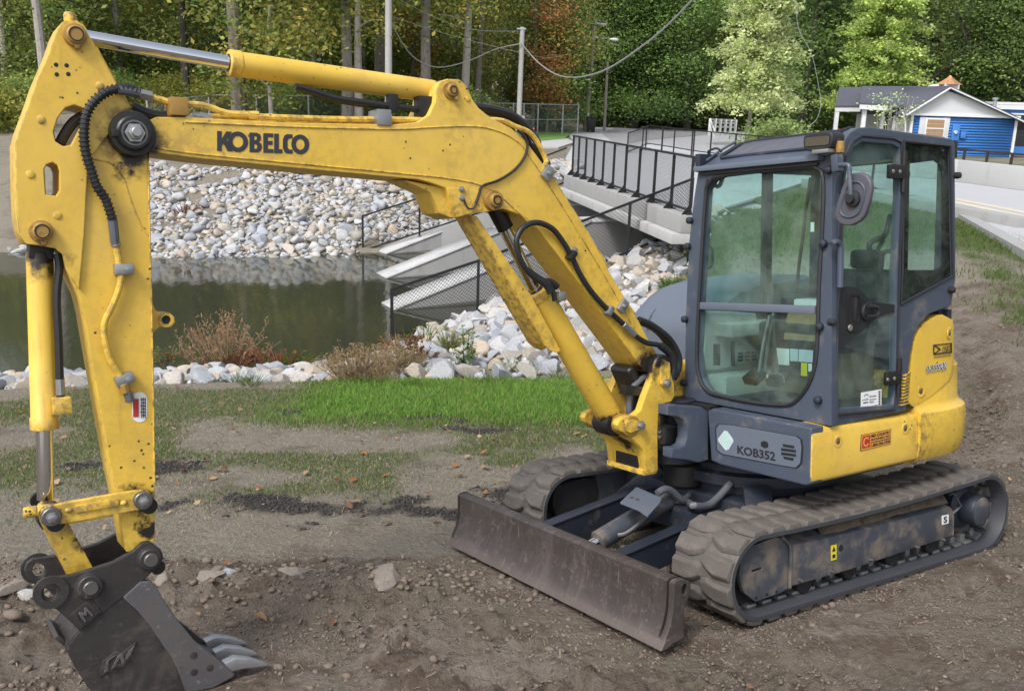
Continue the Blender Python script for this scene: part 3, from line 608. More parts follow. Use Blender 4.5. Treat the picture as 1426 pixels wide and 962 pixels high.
# white rail fence
wf = empty('white_fence', at_y(1006, 180, 58)[:]); tag(wf, 'short white board fence beside the pale green tree', 'fence'); MAT['white'] = surf('white_paint', (.72, .73, .74), .5, 0, .05, 4)
inv = Matrix.Translation(-Vector(wf.location))
a, b = at_y(988, 180, 57), at_y(1024, 181, 60)
for i in range(6): p = a.lerp(b, i/5); o = MB().box(p+Vector((0, 0, .12)), (.13, .13, .95)).build('post', MAT['white'], wf, .01); o.matrix_parent_inverse = inv
for k in (.15, .38, .55): o = MB().bar(a+Vector((0, 0, k)), b+Vector((0, 0, k)), .05, .12).build('rail', MAT['white'], wf); o.matrix_parent_inverse = inv
c_ = a+Vector((-.2, -2.5, -.35)); o = MB().bar(a+Vector((0, 0, .5)), c_+Vector((0, 0, .35)), .05, .12).bar(a+Vector((0, 0, .15)), c_, .05, .12).build('rail', MAT['white'], wf); o.matrix_parent_inverse = inv
# ---- lawn by the far street
lw = MB(); lw.poly([at_z(*p, .46) for p in ((690, 199), (733, 197), (787, 193), (796, 186), (812, 173), (812, 168), (735, 169), (690, 170))]); MAT['lawn'] = surf('mown_lawn', (.13, .25, .05), .95, 0, .3, 1.2, .4, 20); tag(lw.build('lawn', MAT['lawn']), 'small bright mown lawn by the far street', kind='structure')
# ---- utility poles, wires, street lamp -----------------------------------------------------
MAT['pole_wood'] = surf('weathered_pole_wood', (.30, .26, .21), .85, 0, .15, 3, .3, 30); MAT['pole_grey'] = surf('grey_weathered_pole', (.40, .39, .38), .8, 0, .12, 3, .2, 30); MAT['wire'] = surf('black_cable', (.02, .02, .022), .5, 0, .1, 4); MAT['cable_guard'] = surf('pale_grey_cable', (.45, .46, .46), .5, 0, .1, 4)
MAT['cable_grey'] = surf('grey_cable', (.27, .27, .27), .5, 0, .1, 4)
def pole(base, top, r0, r1, m, label, arms=(), box=None):
    o = empty('utility_pole', base[:]); tag(o, label, 'utility pole'); inv = Matrix.Translation(-Vector(base))
    def ad(n, mb, m_): q = mb.build(n, m_, o); q.matrix_parent_inverse = inv; return q
    ad('shaft', MB().tube([base+Vector((0, 0, -.3)), base.lerp(top, .5), top], [r0, (r0+r1)/2, r1], 12), m)
    for a in arms: ad(*a)
    return o
b1 = at_y(722, 175, 55); b1.z = gh(b1.x, b1.y); t1 = at_y(727.5, 38, 55)
pole(b1, t1, .15, .13, MAT['pole_grey'], 'slim grey utility pole where the cable makes its low loop', [('meter_box', MB().box(at_y(724, 172, 54.7), (.5, .3, .8)), MAT['galv']), ('bracket', MB().bar(t1+Vector((-.3, -.1, -.1)), t1+Vector((.2, -.1, -.1)), .08, .08), MAT['galv'])])
b2 = at_y(815.5, 169, 72); b2.z = gh(b2.x, b2.y); t2 = at_y(829, 25, 72)
la = at_y(825, 57, 72); 
lampP = [la, at_y(832, 54, 71.6), at_y(842, 53.5, 71.2), at_y(852, 54.5, 71)]
pole(b2, t2, .20, .14, MAT['pole_wood'], 'leaning wooden utility pole with a street lamp arm', [('lamp_arm', MB().tube(lampP, .035, 8, 4), MAT['galv']), ('lamp_head', MB().ball(at_y(855, 55.5, 71), .26, (1.3, .8, .45)), MAT['white']), ('cross_arm', MB().bar(at_y(817, 32, 71.8), at_y(845, 34, 71.8), .1, .12), MAT['pole_grey']), ('cable_sleeve', MB().cyl(b2+Vector((.12, -.18, 0)), b2+Vector((.14, -.18, 1.3)), .09, n=10), MAT['white'])])
b3 = at_y(541, 158, 50); b3.z = gh(b3.x, b3.y); t3 = at_y(541, -60, 50)
pole(b3, t3, .19, .16, MAT['pole_grey'], 'tall pale utility pole rising behind the yellow cylinder')
b4 = at_y(842, 166, 74); b4.z = gh(b4.x, b4.y); o = MB().cyl(b4, b4+Vector((0, 0, 5)), .12, .09, n=10).build('marker_post', MAT['pole_wood']); tag(o, 'thin bare post standing behind the leaning utility pole', 'post')
def wire(name, pts, r, m, label, n=10, cat='cable'): tag(MB().tube(pts, r, 6, n).build(name, m), label, cat)
wire('power_cable', [at_y(727, 62, 54.8), at_y(745, 83, 52), at_y(765, 99, 49), at_y(785, 107, 46), at_y(812, 107, 43), at_y(850, 94, 40), at_y(900, 60, 37), at_y(935, 30, 35), at_y(975, -12, 33)], .031, MAT['cable_grey'], 'thick cable sagging in a loop from the slim pole to the right')
wire('power_cable', [at_y(541, 24, 50), at_y(560, 60, 51), at_y(580, 83, 52), at_y(610, 94, 53), at_y(650, 86, 54), at_y(690, 69, 54.6), at_y(726, 61, 54.8)], .030, MAT['cable_grey'], 'pale guarded cable sagging between the tall pole and the slim pole')
wire('power_cable', [at_y(541, -8, 50), at_y(640, 38, 53), at_y(727, 44, 55)], .014, MAT['cable_grey'], 'upper thin wire between the tall pole and the slim pole')
wire('power_cable', [at_y(541, 22, 50), at_y(630, 50, 53), at_y(727, 74, 55), at_y(770, 80, 60), at_y(824, 66, 72)], .014, MAT['cable_grey'], 'thin wire running past the slim pole to the leaning pole')
wire('power_cable', [at_y(541, 30, 50), at_y(620, 60, 53), at_y(725, 78, 55)], .014, MAT['wire'], 'lowest thin wire leaving the tall pale pole')
wire('power_cable', [at_y(1108, -5, 50), at_y(1112, 40, 50), at_y(1130, 75, 50), at_y(1140, 120, 50), at_y(1143, 145, 50), at_y(1138, 165, 50), at_y(1128, 175, 50)], .014, MAT['cable_grey'], 'loose pale cable hanging down a trunk near the house')
o = empty('wheelie_bin', at_y(823, 168, 70)[:]); o.location.z = gh(o.location.x, o.location.y); tag(o, 'black lidded bin beside the leaning utility pole', 'bin')
MB().prism([(-.28, -.3, 0), (.28, -.3, 0), (.32, -.34, 1.0), (-.32, -.34, 1.0)], (0, .62, 0)).build('bin_body', MAT['rail'], o, .02); MB().box((0, 0, 1.05), (.70, .74, .08), Matrix.Rotation(.06, 3, 'X')).build('lid', MAT['trim'], o, .02)
for s in (-.24, .24): MB().cyl((s-.03, .3, .1), (s+.03, .3, .1), .1, n=14).build('wheel', MAT['trim'], o)
cn = at_z(742.5, 197, .45); o = empty('traffic_cone', cn[:]); tag(o, 'small orange traffic cone beside the lawn', 'cone'); MAT['cone'] = surf('orange_cone', (.75, .13, .03), .5)
MB().lathe((0, 0, 0), (0, 0, 1), [(.17, .02), (.16, .05), (.03, .68), (.02, .70)], 18).build('cone_body', MAT['cone'], o); MB().box((0, 0, .02), (.38, .38, .04)).build('base', MAT['cone'], o, .01)
# ---- houses --------------------------------------------------------------------------------
MAT['blue_siding'] = surf('bright_blue_siding', (.050, .20, .56), .55, 0, .06, 1.5); MAT['white_siding'] = surf('white_siding', (.60, .61, .63), .6, 0, .04, 2); MAT['shingle'] = surf('slate_shingle', (.085, .09, .115), .85, 0, .25, 5, .3, 12); MAT['copper'] = surf('copper_cap', (.72, .36, .17), .35, .6, .1, 4); MAT['brick'] = surf('red_brick', (.20, .075, .055), .85, 0, .2, 8); MAT['plywood'] = surf('boarded_wood', (.36, .22, .12), .7, 0, .2, 6); MAT['dark_glass'] = surf('dark_window_glass', (.03, .035, .04), .08)
HY = 56.0
def hz(px, py, dy=0): return at_y(px, py, HY+dy)
P0, P1 = hz(1262, 214), hz(1408, 222)                      # gable wall foot, left and right
hx = Vector((P1.x-P0.x, 0, 0)); W_ = P1.x-P0.x; z0 = P0.z-.9; ze = hz(1264, 158).z; zt = hz(1319, 124).z; DEP = 9.0
house = empty('blue_house', (P0.x, HY, z0)); tag(house, 'small bright blue house with a white gable and a copper topped cupola', 'house'); inv = Matrix.Translation(-Vector(house.location))
def hp2(n, mb, m, bev=0, par=None):
    o = mb.build(n, m, par or house, bev)
    if par is None: o.matrix_parent_inverse = inv
    return o
xa, xb = P0.x, P1.x; xm = hz(1319, 124).x; zr_ = zt
hp2('wall', MB().box(((xa+xb)/2, HY+DEP/2, (z0+ze)/2), (W_, DEP, ze-z0)), MAT['white_siding'])
for i in range(17):                                           # overlapping siding boards
    zb_ = z0+.55+(ze-z0-.55)*i/17; hh = (ze-z0-.55)/17
    mb = MB(); mb.prism([(xa, HY-.012, zb_+hh), (xa, HY-.034, zb_), (xa, HY-.003, zb_)], (W_, 0, 0)); hp2('siding_board', mb, MAT['blue_siding'])
hp2('foundation', MB().box(((xa+xb)/2, HY-.01, z0+.27), (W_+.04, .06, .54)), MAT['brick'])
zr2 = hz(1409, 176).z
gb = MB(); gb.prism([(xa-.25, HY-.10, ze), (xb+.1, HY-.10, ze), (xb+.15, HY-.10, ze-.1), (xm, HY-.10, zr_-.1)], (0, .10, 0)); hp2('gable', gb, MAT['white_siding'])
for j in range(30):
    pass
hp2('gable_trim', MB().bar((xa-.3, HY-.14, ze-.03), (xb+.1, HY-.14, ze-.03), .06, .14), MAT['white'])
rf = MB(); q = [(xa-.45, ze-.16), (xm, zr_), (xb+1.3, ze-.75)]
for (x0, z0_), (x1, z1_) in ((q[0], q[1]), (q[1], q[2])): rf.prism([(x0, HY-.35, z0_), (x1, HY-.35, z1_), (x1, HY-.35, z1_+.16), (x0, HY-.35, z0_+.16)], (0, DEP+.6, 0))
roof_ = hp2('roof', rf, MAT['shingle'])
for (x0, z0_), (x1, z1_) in ((q[0], q[1]), (q[1], q[2])): hp2('barge_board', MB().bar((x0, HY-.37, z0_+.05), (x1, HY-.37, z1_+.05), .06, .24, up=(0, 1, 0)), MAT['white'])
for x in (xa+.06, xb-.06): hp2('corner_board', MB().box((x, HY-.06, (z0+.5+ze)/2), (.14, .08, ze-z0-.5)), MAT['white'])
def wx(px, py): p = hz(px, py); return p.x, p.z
x0, zt_ = wx(1291, 166); x1, zb_ = wx(1311, 192)
wn_ = hp2('window', MB().box(((x0+x1)/2, HY-.06, (zt_+zb_)/2), (x1-x0+.16, .10, zt_-zb_+.16)), MAT['white'], .01)
for k in range(4): 
    zz0 = zb_+(zt_-zb_)*k/4; MB().box(((x0+x1)/2, HY-.115, zz0+(zt_-zb_)/8), (x1-x0, .02, (zt_-zb_)/4-.025)).build('board', MAT['plywood'], wn_)
MB().box(((x0+x1)/2, HY-.125, (zt_+zb_)/2), (x1-x0, .03, .06)).build('sash', MAT['white'], wn_)
for xs0, xs1 in ((1280, 1289.5), (1312.5, 1322)):
    xl, _ = wx(xs0, 170); xr_, _ = wx(xs1, 170); hp2('shutter', MB().box(((xl+xr_)/2, HY-.07, (zt_+zb_)/2), (xr_-xl, .06, zt_-zb_+.2)), MAT['white_siding'], .01)
hp2('meter_box', MB().box((wx(1329, 186)[0], HY-.12, wx(1329, 186)[1]), (.42, .16, .9)), MAT['blue_siding'], .03); hp2('meter', MB().cyl((wx(1328, 184)[0], HY-.20, wx(1328, 184)[1]), (wx(1328, 184)[0], HY-.3, wx(1328, 184)[1]), .10, n=14), MAT['silver_label']); hp2('conduit_box', MB().box((wx(1340, 188)[0], HY-.1, wx(1340, 188)[1]), (.3, .12, .36)), MAT['blue_siding'], .02)
hp2('downspout', MB().tube([hz(1257, 157, -.2), hz(1259, 162, -.15), hz(1261, 170, -.1), hz(1260, 214, -.1)], .05, 8), MAT['white'])
# cupola
cx_ = hz(1322, 118, 2).x; cz_ = hz(1322, 121, 2).z
cu_ = hp2('cupola', MB().box((cx_, HY+2, hz(1322, 125, 2).z), (.85, .85, .60)), MAT['white_siding'], .02); MB().lathe((cx_, HY+2, hz(1322, 118, 2).z), (0, 0, 1), [(.80, 0), (.74, .03), (.40, .22), (.14, .40), (.02, .52)], 4, cap=True).build('cupola_cap', MAT['copper'], cu_, ang=10)
# raised monitor roof and the porch wing to the left
mo = MB(); a_ = [hz(1266, 135, 3), hz(1314, 117, 3), hz(1314, 131, 3), hz(1300, 135.2, 3)]; mo.prism(a_, (0, 1.5, 0)); hp2('dormer_wall', mo, MAT['white_siding'])
PW = empty('porch_house', hz(1200, 190, 3)[:]); tag(PW, 'white house wing with slate roof and open porch posts', 'house'); pinv = Matrix.Translation(-Vector(PW.location))
def pw(n, mb, m, bev=0): o = mb.build(n, m, PW, bev); o.matrix_parent_inverse = pinv; return o
rA = [hz(1197, 148, 1), hz(1268, 152, 1), hz(1284, 125, 7), hz(1200, 124.5, 7)]; pw('roof', MB().prism(rA, (0, 0, .2)), MAT['shingle'])
rB = [hz(1163, 152, 4), hz(1199, 152, 4), hz(1199, 126, 9), hz(1168, 126, 9)]; pw('porch_roof', MB().prism(rB, (0, 0, .2)), MAT['shingle'])
pw('fascia', MB().bar(hz(1197, 149, .9), hz(1235, 151, .9), .06, .25), MAT['white']); pw('fascia', MB().bar(hz(1163, 153, 3.9), hz(1198, 153, 3.9), .06, .22), MAT['white'])
for x_, dy in ((1166, 4), (1204, 1.2)): t_ = hz(x_, 153, dy); pw('porch_post', MB().box((t_.x, t_.y, t_.z-1.3), (.22, .22, 2.6)), MAT['white'], .01)
t_ = hz(1246, 153, 1.6); pw('wall', MB().box((t_.x, t_.y, t_.z-1.4), (1.5, .2, 2.9)), MAT['white_siding']); pw('wall', MB().box((hz(1215, 190, 8).x, HY+8.2, z0+1), (4.6, .2, 2)), MAT['brick'])
pw('door', MB().box((t_.x-.35, t_.y-.12, t_.z-1.2), (.5, .06, 2.2)), MAT['dark_glass'])
# second blue building at the right edge
B2h = empty('blue_house', at_y(1426, 215, 63)[:]); tag(B2h, 'second blue building with white windows, cut by the right edge', 'house'); binv = Matrix.Translation(-Vector(B2h.location))
def b2p(n, mb, m, par=None):
    o = mb.build(n, m, par or B2h)
    if par is None: o.matrix_parent_inverse = binv
    return o
a, b = at_y(1384, 150, 63), at_y(1600, 157, 63); zt2 = a.z; zb2 = at_y(1426, 230, 63).z
b2p('wall', MB().box(((a.x+b.x)/2, 65, (zt2+zb2)/2), (b.x-a.x, 4, zt2-zb2)), MAT['blue_siding']); b2p('fascia', MB().box(((a.x+b.x)/2, 62.9, zt2+.05), (b.x-a.x+.4, .2, .28)), MAT['white']); b2p('flat_roof', MB().box(((a.x+b.x)/2, 65, zt2+.28), (b.x-a.x+.5, 4.4, .15)), MAT['white'])
for xx in (1418, 1445): 
    c0 = at_y(xx, 175, 62.9); w_ = b2p('window', MB().box((c0.x, 62.95, c0.z), (1.15, .12, 1.5)), MAT['white']); 
    for k in (-.36, .36): MB().box((c0.x, 62.86, c0.z+k), (.9, .03, .58)).build('pane', MAT['dark_glass'], w_)
c0 = at_y(1385, 146, 62); b2p('vent_pipe', MB().cyl(c0-Vector((0, 0, .6)), c0+Vector((0, 0, .3)), .12, n=12), MAT['galv']); b2p('vent_cap', MB().cyl(c0+Vector((0, 0, .3)), c0+Vector((0, 0, .42)), .18, n=12), MAT['galv'])
c0 = at_y(1418, 196, 61.5); b2p('planter', MB().box((c0.x, 61.5, c0.z), (2.0, .6, .7)), MAT['trim'])
# ================================================================== THE EXCAVATOR (machine frame: parts are built where they sit)
exc = empty('excavator')
mm = Matrix.Identity(4)
for i in range(3):
    for j in range(3): mm[i][j] = M2G[i][j]
    mm[i][3] = MO[i]
exc.matrix_world = mm
tag(exc, 'yellow and blue grey tracked mini excavator with its bucket resting on the dirt', 'excavator')
YB = -.15                                                   # centre plane of the digging arm
def mir(y): return 2*YB-y
def sub(parent, name, mb, m, bevel=0, **k): return mb.build(name, m, parent, bevel, **k)
def side(name, k, pts, y0, y1, m, parent, bevel=.004, holes=(), **kw):
    P = zz(k, pts, 1, y0)
    return MB().prism(P, (0, y1-y0, 0), [zz(k, h, 1, y0) for h in holes]).build(name, m, parent, bevel, **kw)
def front(name, k, pts, x0, x1, m, parent, bevel=.004, holes=(), **kw):
    return MB().prism(zz(k, pts, 0, x0), (x1-x0, 0, 0), [zz(k, h, 0, x0) for h in holes]).build(name, m, parent, bevel, **kw)
def pin_at(parent, px, y0, y1, r, m, name='pin', nut=None, n=24):
    c = mp(*px, 1, y0); mb = MB().cyl(c, (c.x, y1, c.z), r, n=n, ch=.003)
    o = mb.build(name, m, parent)
    return o
def bolt(parent, c, axis, r, h, m, name='bolt'):
    return MB().lathe(c, axis, [(r*1.35, 0), (r*1.35, h*.3), (r, h*.3), (r, h*.95), (r*.85, h)], 6).build(name, m, parent)
def bend(o, px, y): return mp(px[0], px[1], 1, y)
def quad_map(Q, u, v): return Q[0]*(1-u)*(1-v)+Q[1]*u*(1-v)+Q[2]*u*v+Q[3]*(1-u)*v       # Q: bottom-left, br, tr, tl
def text_mesh(body, bold=0.0, shear=0.0):
    cu = bpy.data.curves.new('lettering', 'FONT'); cu.body = body; cu.offset = bold; cu.shear = shear; cu.extrude = .012; cu.resolution_u = 3
    o = bpy.data.objects.new('tmp_text', cu); COL.objects.link(o)
    dg = bpy.context.evaluated_depsgraph_get(); me = bpy.data.meshes.new_from_object(o.evaluated_get(dg))
    bpy.data.objects.remove(o); bpy.data.curves.remove(cu); return me
def text_on(body, Q, m, parent, bold=0.0, shear=0.0, thick=.0015, lift=.0008, name='lettering', flip=False):
    me = text_mesh(body, bold, shear); n = len(me.vertices); co = np.empty(n*3, np.float32); me.vertices.foreach_get('co', co); co = co.reshape(-1, 3)
    lo, hi = co.min(0), co.max(0); uv = (co-lo)/np.maximum(hi-lo, 1e-6)
    nr = (Q[1]-Q[0]).cross(Q[3]-Q[0]).normalized()
    out = [quad_map(Q, float(a), float(b))+nr*(lift+thick*float(c)) for a, b, c in uv]
    me.vertices.foreach_set('co', np.array([tuple(p) for p in out], np.float32).ravel()); me.update()
    me.materials.clear(); me.materials.append(m); return link(name, me, parent)
def sticker(parent, Q, m, name='sticker', lift=.0015, thick=.001):
    nr = (Q[1]-Q[0]).cross(Q[3]-Q[0]).normalized()
    return MB().prism([q+nr*lift for q in Q], nr*thick).build(name, m, parent)
def subq(Q, u0, v0, u1, v1): return [quad_map(Q, u0, v0), quad_map(Q, u1, v0), quad_map(Q, u1, v1), quad_map(Q, u0, v1)]
# ------------------------------------------------------------------ tracks
XF, ZF, RF, XR, ZR, RR = 1.045, .231, .223, -.957, .212, .240
def track_path(step=.02, dr=0.0):
    """closed loop of (x, z, nx, nz) round the two wheels, the top run sagging a little"""
    out = []; d = Vector((XF-XR, ZF-ZR)); L = d.length; a0 = math.atan2(d.y, d.x); be = math.asin((RR-RF)/L)
    at, ab = a0+pi/2-be, a0-pi/2+be
    rf, rr = RF+dr, RR+dr
    def arc(cx, cz, r, t0, t1):
        n = max(4, int(abs(t1-t0)*r/step))
        for i in range(n): t = t0+(t1-t0)*i/n; out.append((cx+r*math.cos(t), cz+r*math.sin(t), math.cos(t), math.sin(t)))
    def run(p, q, nx, nz, sag):
        n = int(math.hypot(q[0]-p[0], q[1]-p[1])/step)
        for i in range(n):
            t = i/n; out.append((p[0]+(q[0]-p[0])*t, p[1]+(q[1]-p[1])*t-sag*4*t*(1-t), nx, nz))
    T = lambda c, r, t: (c[0]+r*math.cos(t), c[1]+r*math.sin(t))
    run(T((XR, ZR), rr, at), T((XF, ZF), rf, at), math.cos(at), math.sin(at), .022)
    arc(XF, ZF, rf, at, ab)
    run(T((XF, ZF), rf, ab), T((XR, ZR), rr, ab), math.cos(ab), math.sin(ab), 0)
    arc(XR, ZR, rr, ab+2*pi, at)
    return out
def resample(path, n):
    P = np.array(path); Q = np.vstack([P, P[:1]]); s = np.r_[0, np.cumsum(np.hypot(*np.diff(Q[:, :2], axis=0).T))]
    t = np.linspace(0, s[-1], n, endpoint=False); return np.c_[[np.interp(t, s, Q[:, i]) for i in range(4)]].T, s[-1]
NL = 42
def lug_mesh(sgn):
    mb = MB(); bm = mb.bm
    # local: x along the belt, y across, z outwards; a swept chevron with chamfered flanks
    base = [(-.052, -.012), (.020, -.018), (.052, .040), (.066, .085), (.058, .194), (-.054, .194), (-.050, .085), (-.064, .035)]
    top = [(-.030, .002), (.008, -.002), (.034, .048), (.046, .088), (.042, .189), (-.038, .189), (-.034, .088), (-.044, .042)]
    a = [bm.verts.new((x, y*sgn, -.004)) for x, y in base]; b = [bm.verts.new((x, y*sgn, .021)) for x, y in top]
    mb.face(a); mb.face(b[::-1])
    for i in range(8): mb.face([a[i-1], a[i], b[i], b[i-1]])
    return mb.mesh('tread_lug', MAT['rubber'], .004, seg=1, ang=25)
LUGS = {s: lug_mesh(s) for s in (1, -1)}
def guide_mesh():
    mb = MB(); mb.box((0, .045, -.028), (.046, .05, .06)); mb.box((0, -.045, -.028), (.046, .05, .06)); mb.box((0, .0, -.012), (.07, .22, .022))
    return mb.mesh('guide_lug', MAT['zinc'], .009)
GUIDE = guide_mesh()
def track(sg):
    yo, yi = .98*sg, .58*sg; yc = .78*sg
    P, _ = resample(track_path(), 260); mb = MB(); bm = mb.bm; th = .030
    sec = [(yo, -.004), (yo, -th+.004), (yo-.006*sg, -th), (yi+.006*sg, -th), (yi, -th+.004), (yi, -.004), (yi+.006*sg, 0), (yo-.006*sg, 0)]
    R = [[bm.verts.new((x+nx*h, y, z+nz*h)) for y, h in sec] for x, z, nx, nz in P]
    for i in range(len(R)):
        a, b = R[i-1], R[i]
        for k in range(8):
            f_ = mb.face([a[k-1], a[k], b[k], b[k-1]])
            if k in (0, 6, 7): f_.material_index = 1
    t = mb.build('track', [MAT['belt_edge'], MAT['rubber']], exc)
    L, _ = resample(track_path(), NL*2)
    jit = random.Random(3)
    for i, (x, z, nx, nz) in enumerate(L):
        n = Vector((nx, 0, nz)); u = Vector((nz, 0, -nx)); v = n.cross(u)
        M = Matrix((u, v, n)).transposed().to_4x4()
        # the two rows of lugs are staggered half a pitch
        s = 1 if i % 2 else -1
        o = link('tread_lug', LUGS[s], t); M.translation = Vector((x, yc+(v.y*s*.004), z))+Vector((0, jit.uniform(-.003, .003), 0))
        o.matrix_local = M @ Matrix.Rotation(jit.uniform(-.03, .03), 4, 'Z')
    G, _ = resample(track_path(dr=-.03), 46)
    for i, (x, z, nx, nz) in enumerate(G):
        if z > .2 and -.8 < x < .95: continue                                     # hidden under the top run
        n = Vector((nx, 0, nz)); u = Vector((nz, 0, -nx)); v = n.cross(u); M = Matrix((u, v, n)).transposed().to_4x4(); M.translation = (x, yc, z)
        o = link('guide_lug', GUIDE, t); o.matrix_local = M
    # frame of the track: nose plate, main beam with a sloping top, motor housing, rollers
    y1, y0 = .925*sg, .64*sg
    f = exc
    def plate_from(pts, ya, yb_): # traced on the near track, mirrored for the far one
        Q = [Vector((p.x, ya, p.z)) for p in pts]; return MB().prism(Q, (0, yb_-ya, 0))
    nose = zz('R1', [(362, 590), (368, 545), (402, 492), (560, 432), (612, 436), (634, 470), (640, 708), (600, 738), (450, 792), (385, 740), (360, 655)], 1, .925)
    slot = zz('R1', [(428, 616), (484, 600), (488, 610), (432, 630)], 1, .925)
    Qn = [Vector((p.x, y1, p.z)) for p in nose]; Sn = [Vector((p.x, y1, p.z)) for p in slot]
    nm_ = MB().prism(Qn, (0, -.03*sg, 0), [Sn]).build('idler_guard', MAT['frame_grey'], f, .003)
    MB().prism([Vector((p.x*.985+.012, y1-.025*sg, p.z*.97+.008)) for p in nose], (0, y0-y1+.025*sg, 0)).build('idler_wheel', MAT['cavity'], nm_, .01)
    for a, b in ((452, 768), (510, 750), (566, 735)):
        c = mp(*zp('R1', a, b), 1, .925); MB().cyl((c.x, y1+.003*sg, c.z), (c.x, y1-.01*sg, c.z), .008, n=10).build('bolt_hole', MAT['cavity'], nm_)
    bp = [(1101, 760), (1180, 742.5), (1323.5, 706), (1328, 712), (1325.5, 746), (1180, 794), (1102, 816)]
    Bp = zz('P', bp, 1, .93); mb = MB(); bm = mb.bm
    lo = [Vector((p.x, .93*sg, p.z)) for p in Bp]
    a = [bm.verts.new(p) for p in lo]; b = [bm.verts.new((p.x, .66*sg, p.z)) for p in lo]
    for i in (0, 1, 2): b[i].co.z += .085; 
    mb.face(a); mb.face(b[::-1])
    for i in range(7): mb.face([a[i-1], a[i], b[i], b[i-1]])
    beam = mb.build('track_beam', MAT['frame_grey'], f, .006)
    # flange strip between nose and beam, and at the motor end
    for pl in ([(600, 432), (640, 470), (650, 500), (645, 715)],):
        pts = [mp(*zp('R1', *q), 1, .94) for q in pl]
        MB().tube([(p.x, .935*sg, p.z) for p in pts], .009, 6).build('beam_rim', MAT['frame_grey'], beam)
    pts = [mp(*zp('R2', *q), 1, .94) for q in ((690, 330), (715, 320), (765, 405), (740, 430), (712, 455), (710, 600))]
    MB().tube([(p.x, .935*sg, p.z) for p in pts], .008, 6).build('motor_bracket', MAT['frame_grey'], beam)
    if sg > 0:
        Q = [mp(*zp('R2', *q), 1, .932) for q in ((630, 532), (676, 520), (676, 460), (630, 470))]; sticker(beam, Q, MAT['paper']); text_on('S', subq(Q, .25, .15, .75, .85), MAT['ink'], beam, .03, lift=.003)
        Q = [mp(*zp('R1', *q), 1, .932) for q in ((868, 562), (900, 554), (900, 470), (868, 478))]; st = sticker(beam, Q, MAT['yellow_label'])
        T = subq(Q, .2, .58, .8, .92); sticker(beam, [T[0], T[1], (T[2]+T[3])/2, (T[2]*.51+T[3]*.49)], MAT['ink'], 'warning_mark', .003); sticker(beam, subq(Q, .25, .14, .75, .38), MAT['ink'], 'warning_mark', .003)
        c = mp(*zp('R1', 924, 490), 1, .93); MB().cyl((c.x, .934, c.z), (c.x, .9, c.z), .017, n=16).build('grease_hole', MAT['cavity'], beam)
    ms = MAT['frame_grey']
    mot = MB().lathe((-.912, .97*sg-.0, .235), (0, -sg, 0), [(.092, 0), (.095, .006), (.098, .03), (.10, .10), (.135, .12), (.14, .2), (.16, .22), (.16, .30)], 32).build('drive_motor', MAT['blue_dark'], f)
    MB().lathe((-.912, .973*sg, .235), (0, -sg, 0), [(.080, 0), (.086, .004)], 32).build('motor_cap', ms, mot)
    MB().cyl((XF, .70*sg, ZF), (XF, .86*sg, ZF), RF-.045, n=32, ch=.01).build('front_idler', MAT['cavity'], f)
    sp = MB(); 
    sp.cyl((XR, .74*sg, ZR), (XR, .82*sg, ZR), RR-.085, n=40)
    for k in range(17): sp.box((XR+(RR-.075)*math.cos(k*2*pi/17), .78*sg, ZR+(RR-.075)*math.sin(k*2*pi/17)), (.03, .05, .04), Matrix.Rotation(-k*2*pi/17, 3, 'Y'))
    sp.build('drive_sprocket', MAT['bolt'], f)
    for i in range(4):
        x = .62-.38*i; MB().cyl((x, .66*sg, .085), (x, .90*sg, .085), .058, n=18, ch=.008).build('track_roller', MAT['cavity'], f)
    for px in ((700, 672), (878, 622)): 
        c = mp(*zp('R1', *px), 1, .935); bolt(beam, (c.x, .93*sg, c.z), (0, sg, 0), .010, .022, MAT['bolt'])
    for px in ((155, 765), (467, 680), (640, 630)):
        c = mp(*zp('R2', *px), 1, .935); bolt(beam, (c.x, .93*sg, c.z), (0, sg, 0), .010, .022, MAT['bolt'])
    # mud lying on the sloping top of the beam
    rg = np.random.default_rng(5); n, m_ = 90, 12; V = []; F = []
    X0, X1 = .50, -.66
    for i in range(n):
        for j in range(m_):
            u, w = i/(n-1), j/(m_-1); x = X0+(X1-X0)*u; y = (.905-.26*w)*sg
            z = .318+.012*math.sin(u*3)+.085*w+.035*math.sin(pi*min(1, w*1.3+.12))*(.35+1.1*float(fbm(np.array(u*9.), np.array(w*3.), 4, 5)))
            V.append((x, y, z-.015*(w == 0)))
    for i in range(n-1):
        for j in range(m_-1): q = i*m_+j; F.append((q, q+1, q+m_+1, q+m_) if sg < 0 else (q, q+m_, q+m_+1, q+1))
    link('packed_mud', np_mesh('packed_mud', V, F, MAT['mud'], smooth=True), beam)['kind'] = 'stuff'
track(1); track(-1)
# ------------------------------------------------------------------ undercarriage
un = MB(); un.box((0, 0, .30), (1.15, 1.24, .20)); un.box((.62, 0, .27), (.30, .9, .14)); un.build('undercarriage', MAT['blue_dark'], exc, .02)
for yy in (.40, -.40):
    MB().bar((.45, yy, .46), (.62, yy*1.5, .24), .16, .10).build('carriage_leg', MAT['blue_dark'], exc, .01)
tb = MB().lathe((0, 0, .40), (0, 0, 1), [(.50, 0), (.50, .05), (.56, .06), (.56, .12), (.50, .13), (.50, .17)], 48).build('turntable', MAT['blue_dark'], exc)
MB().cyl((.52, -.12, .40), (.52, -.12, .55), .13, n=28, ch=.015).build('swivel_housing', MAT['black'], exc)
for a, b in (((.62, -.30, .50), (.66, -.30, .62)), ((.60, -.18, .50), (.63, -.18, .63))):
    o = MB().cyl(a, b, .008, n=8).ball(b, .018, sub=1).build('grease_lever', MAT['bolt'], exc)
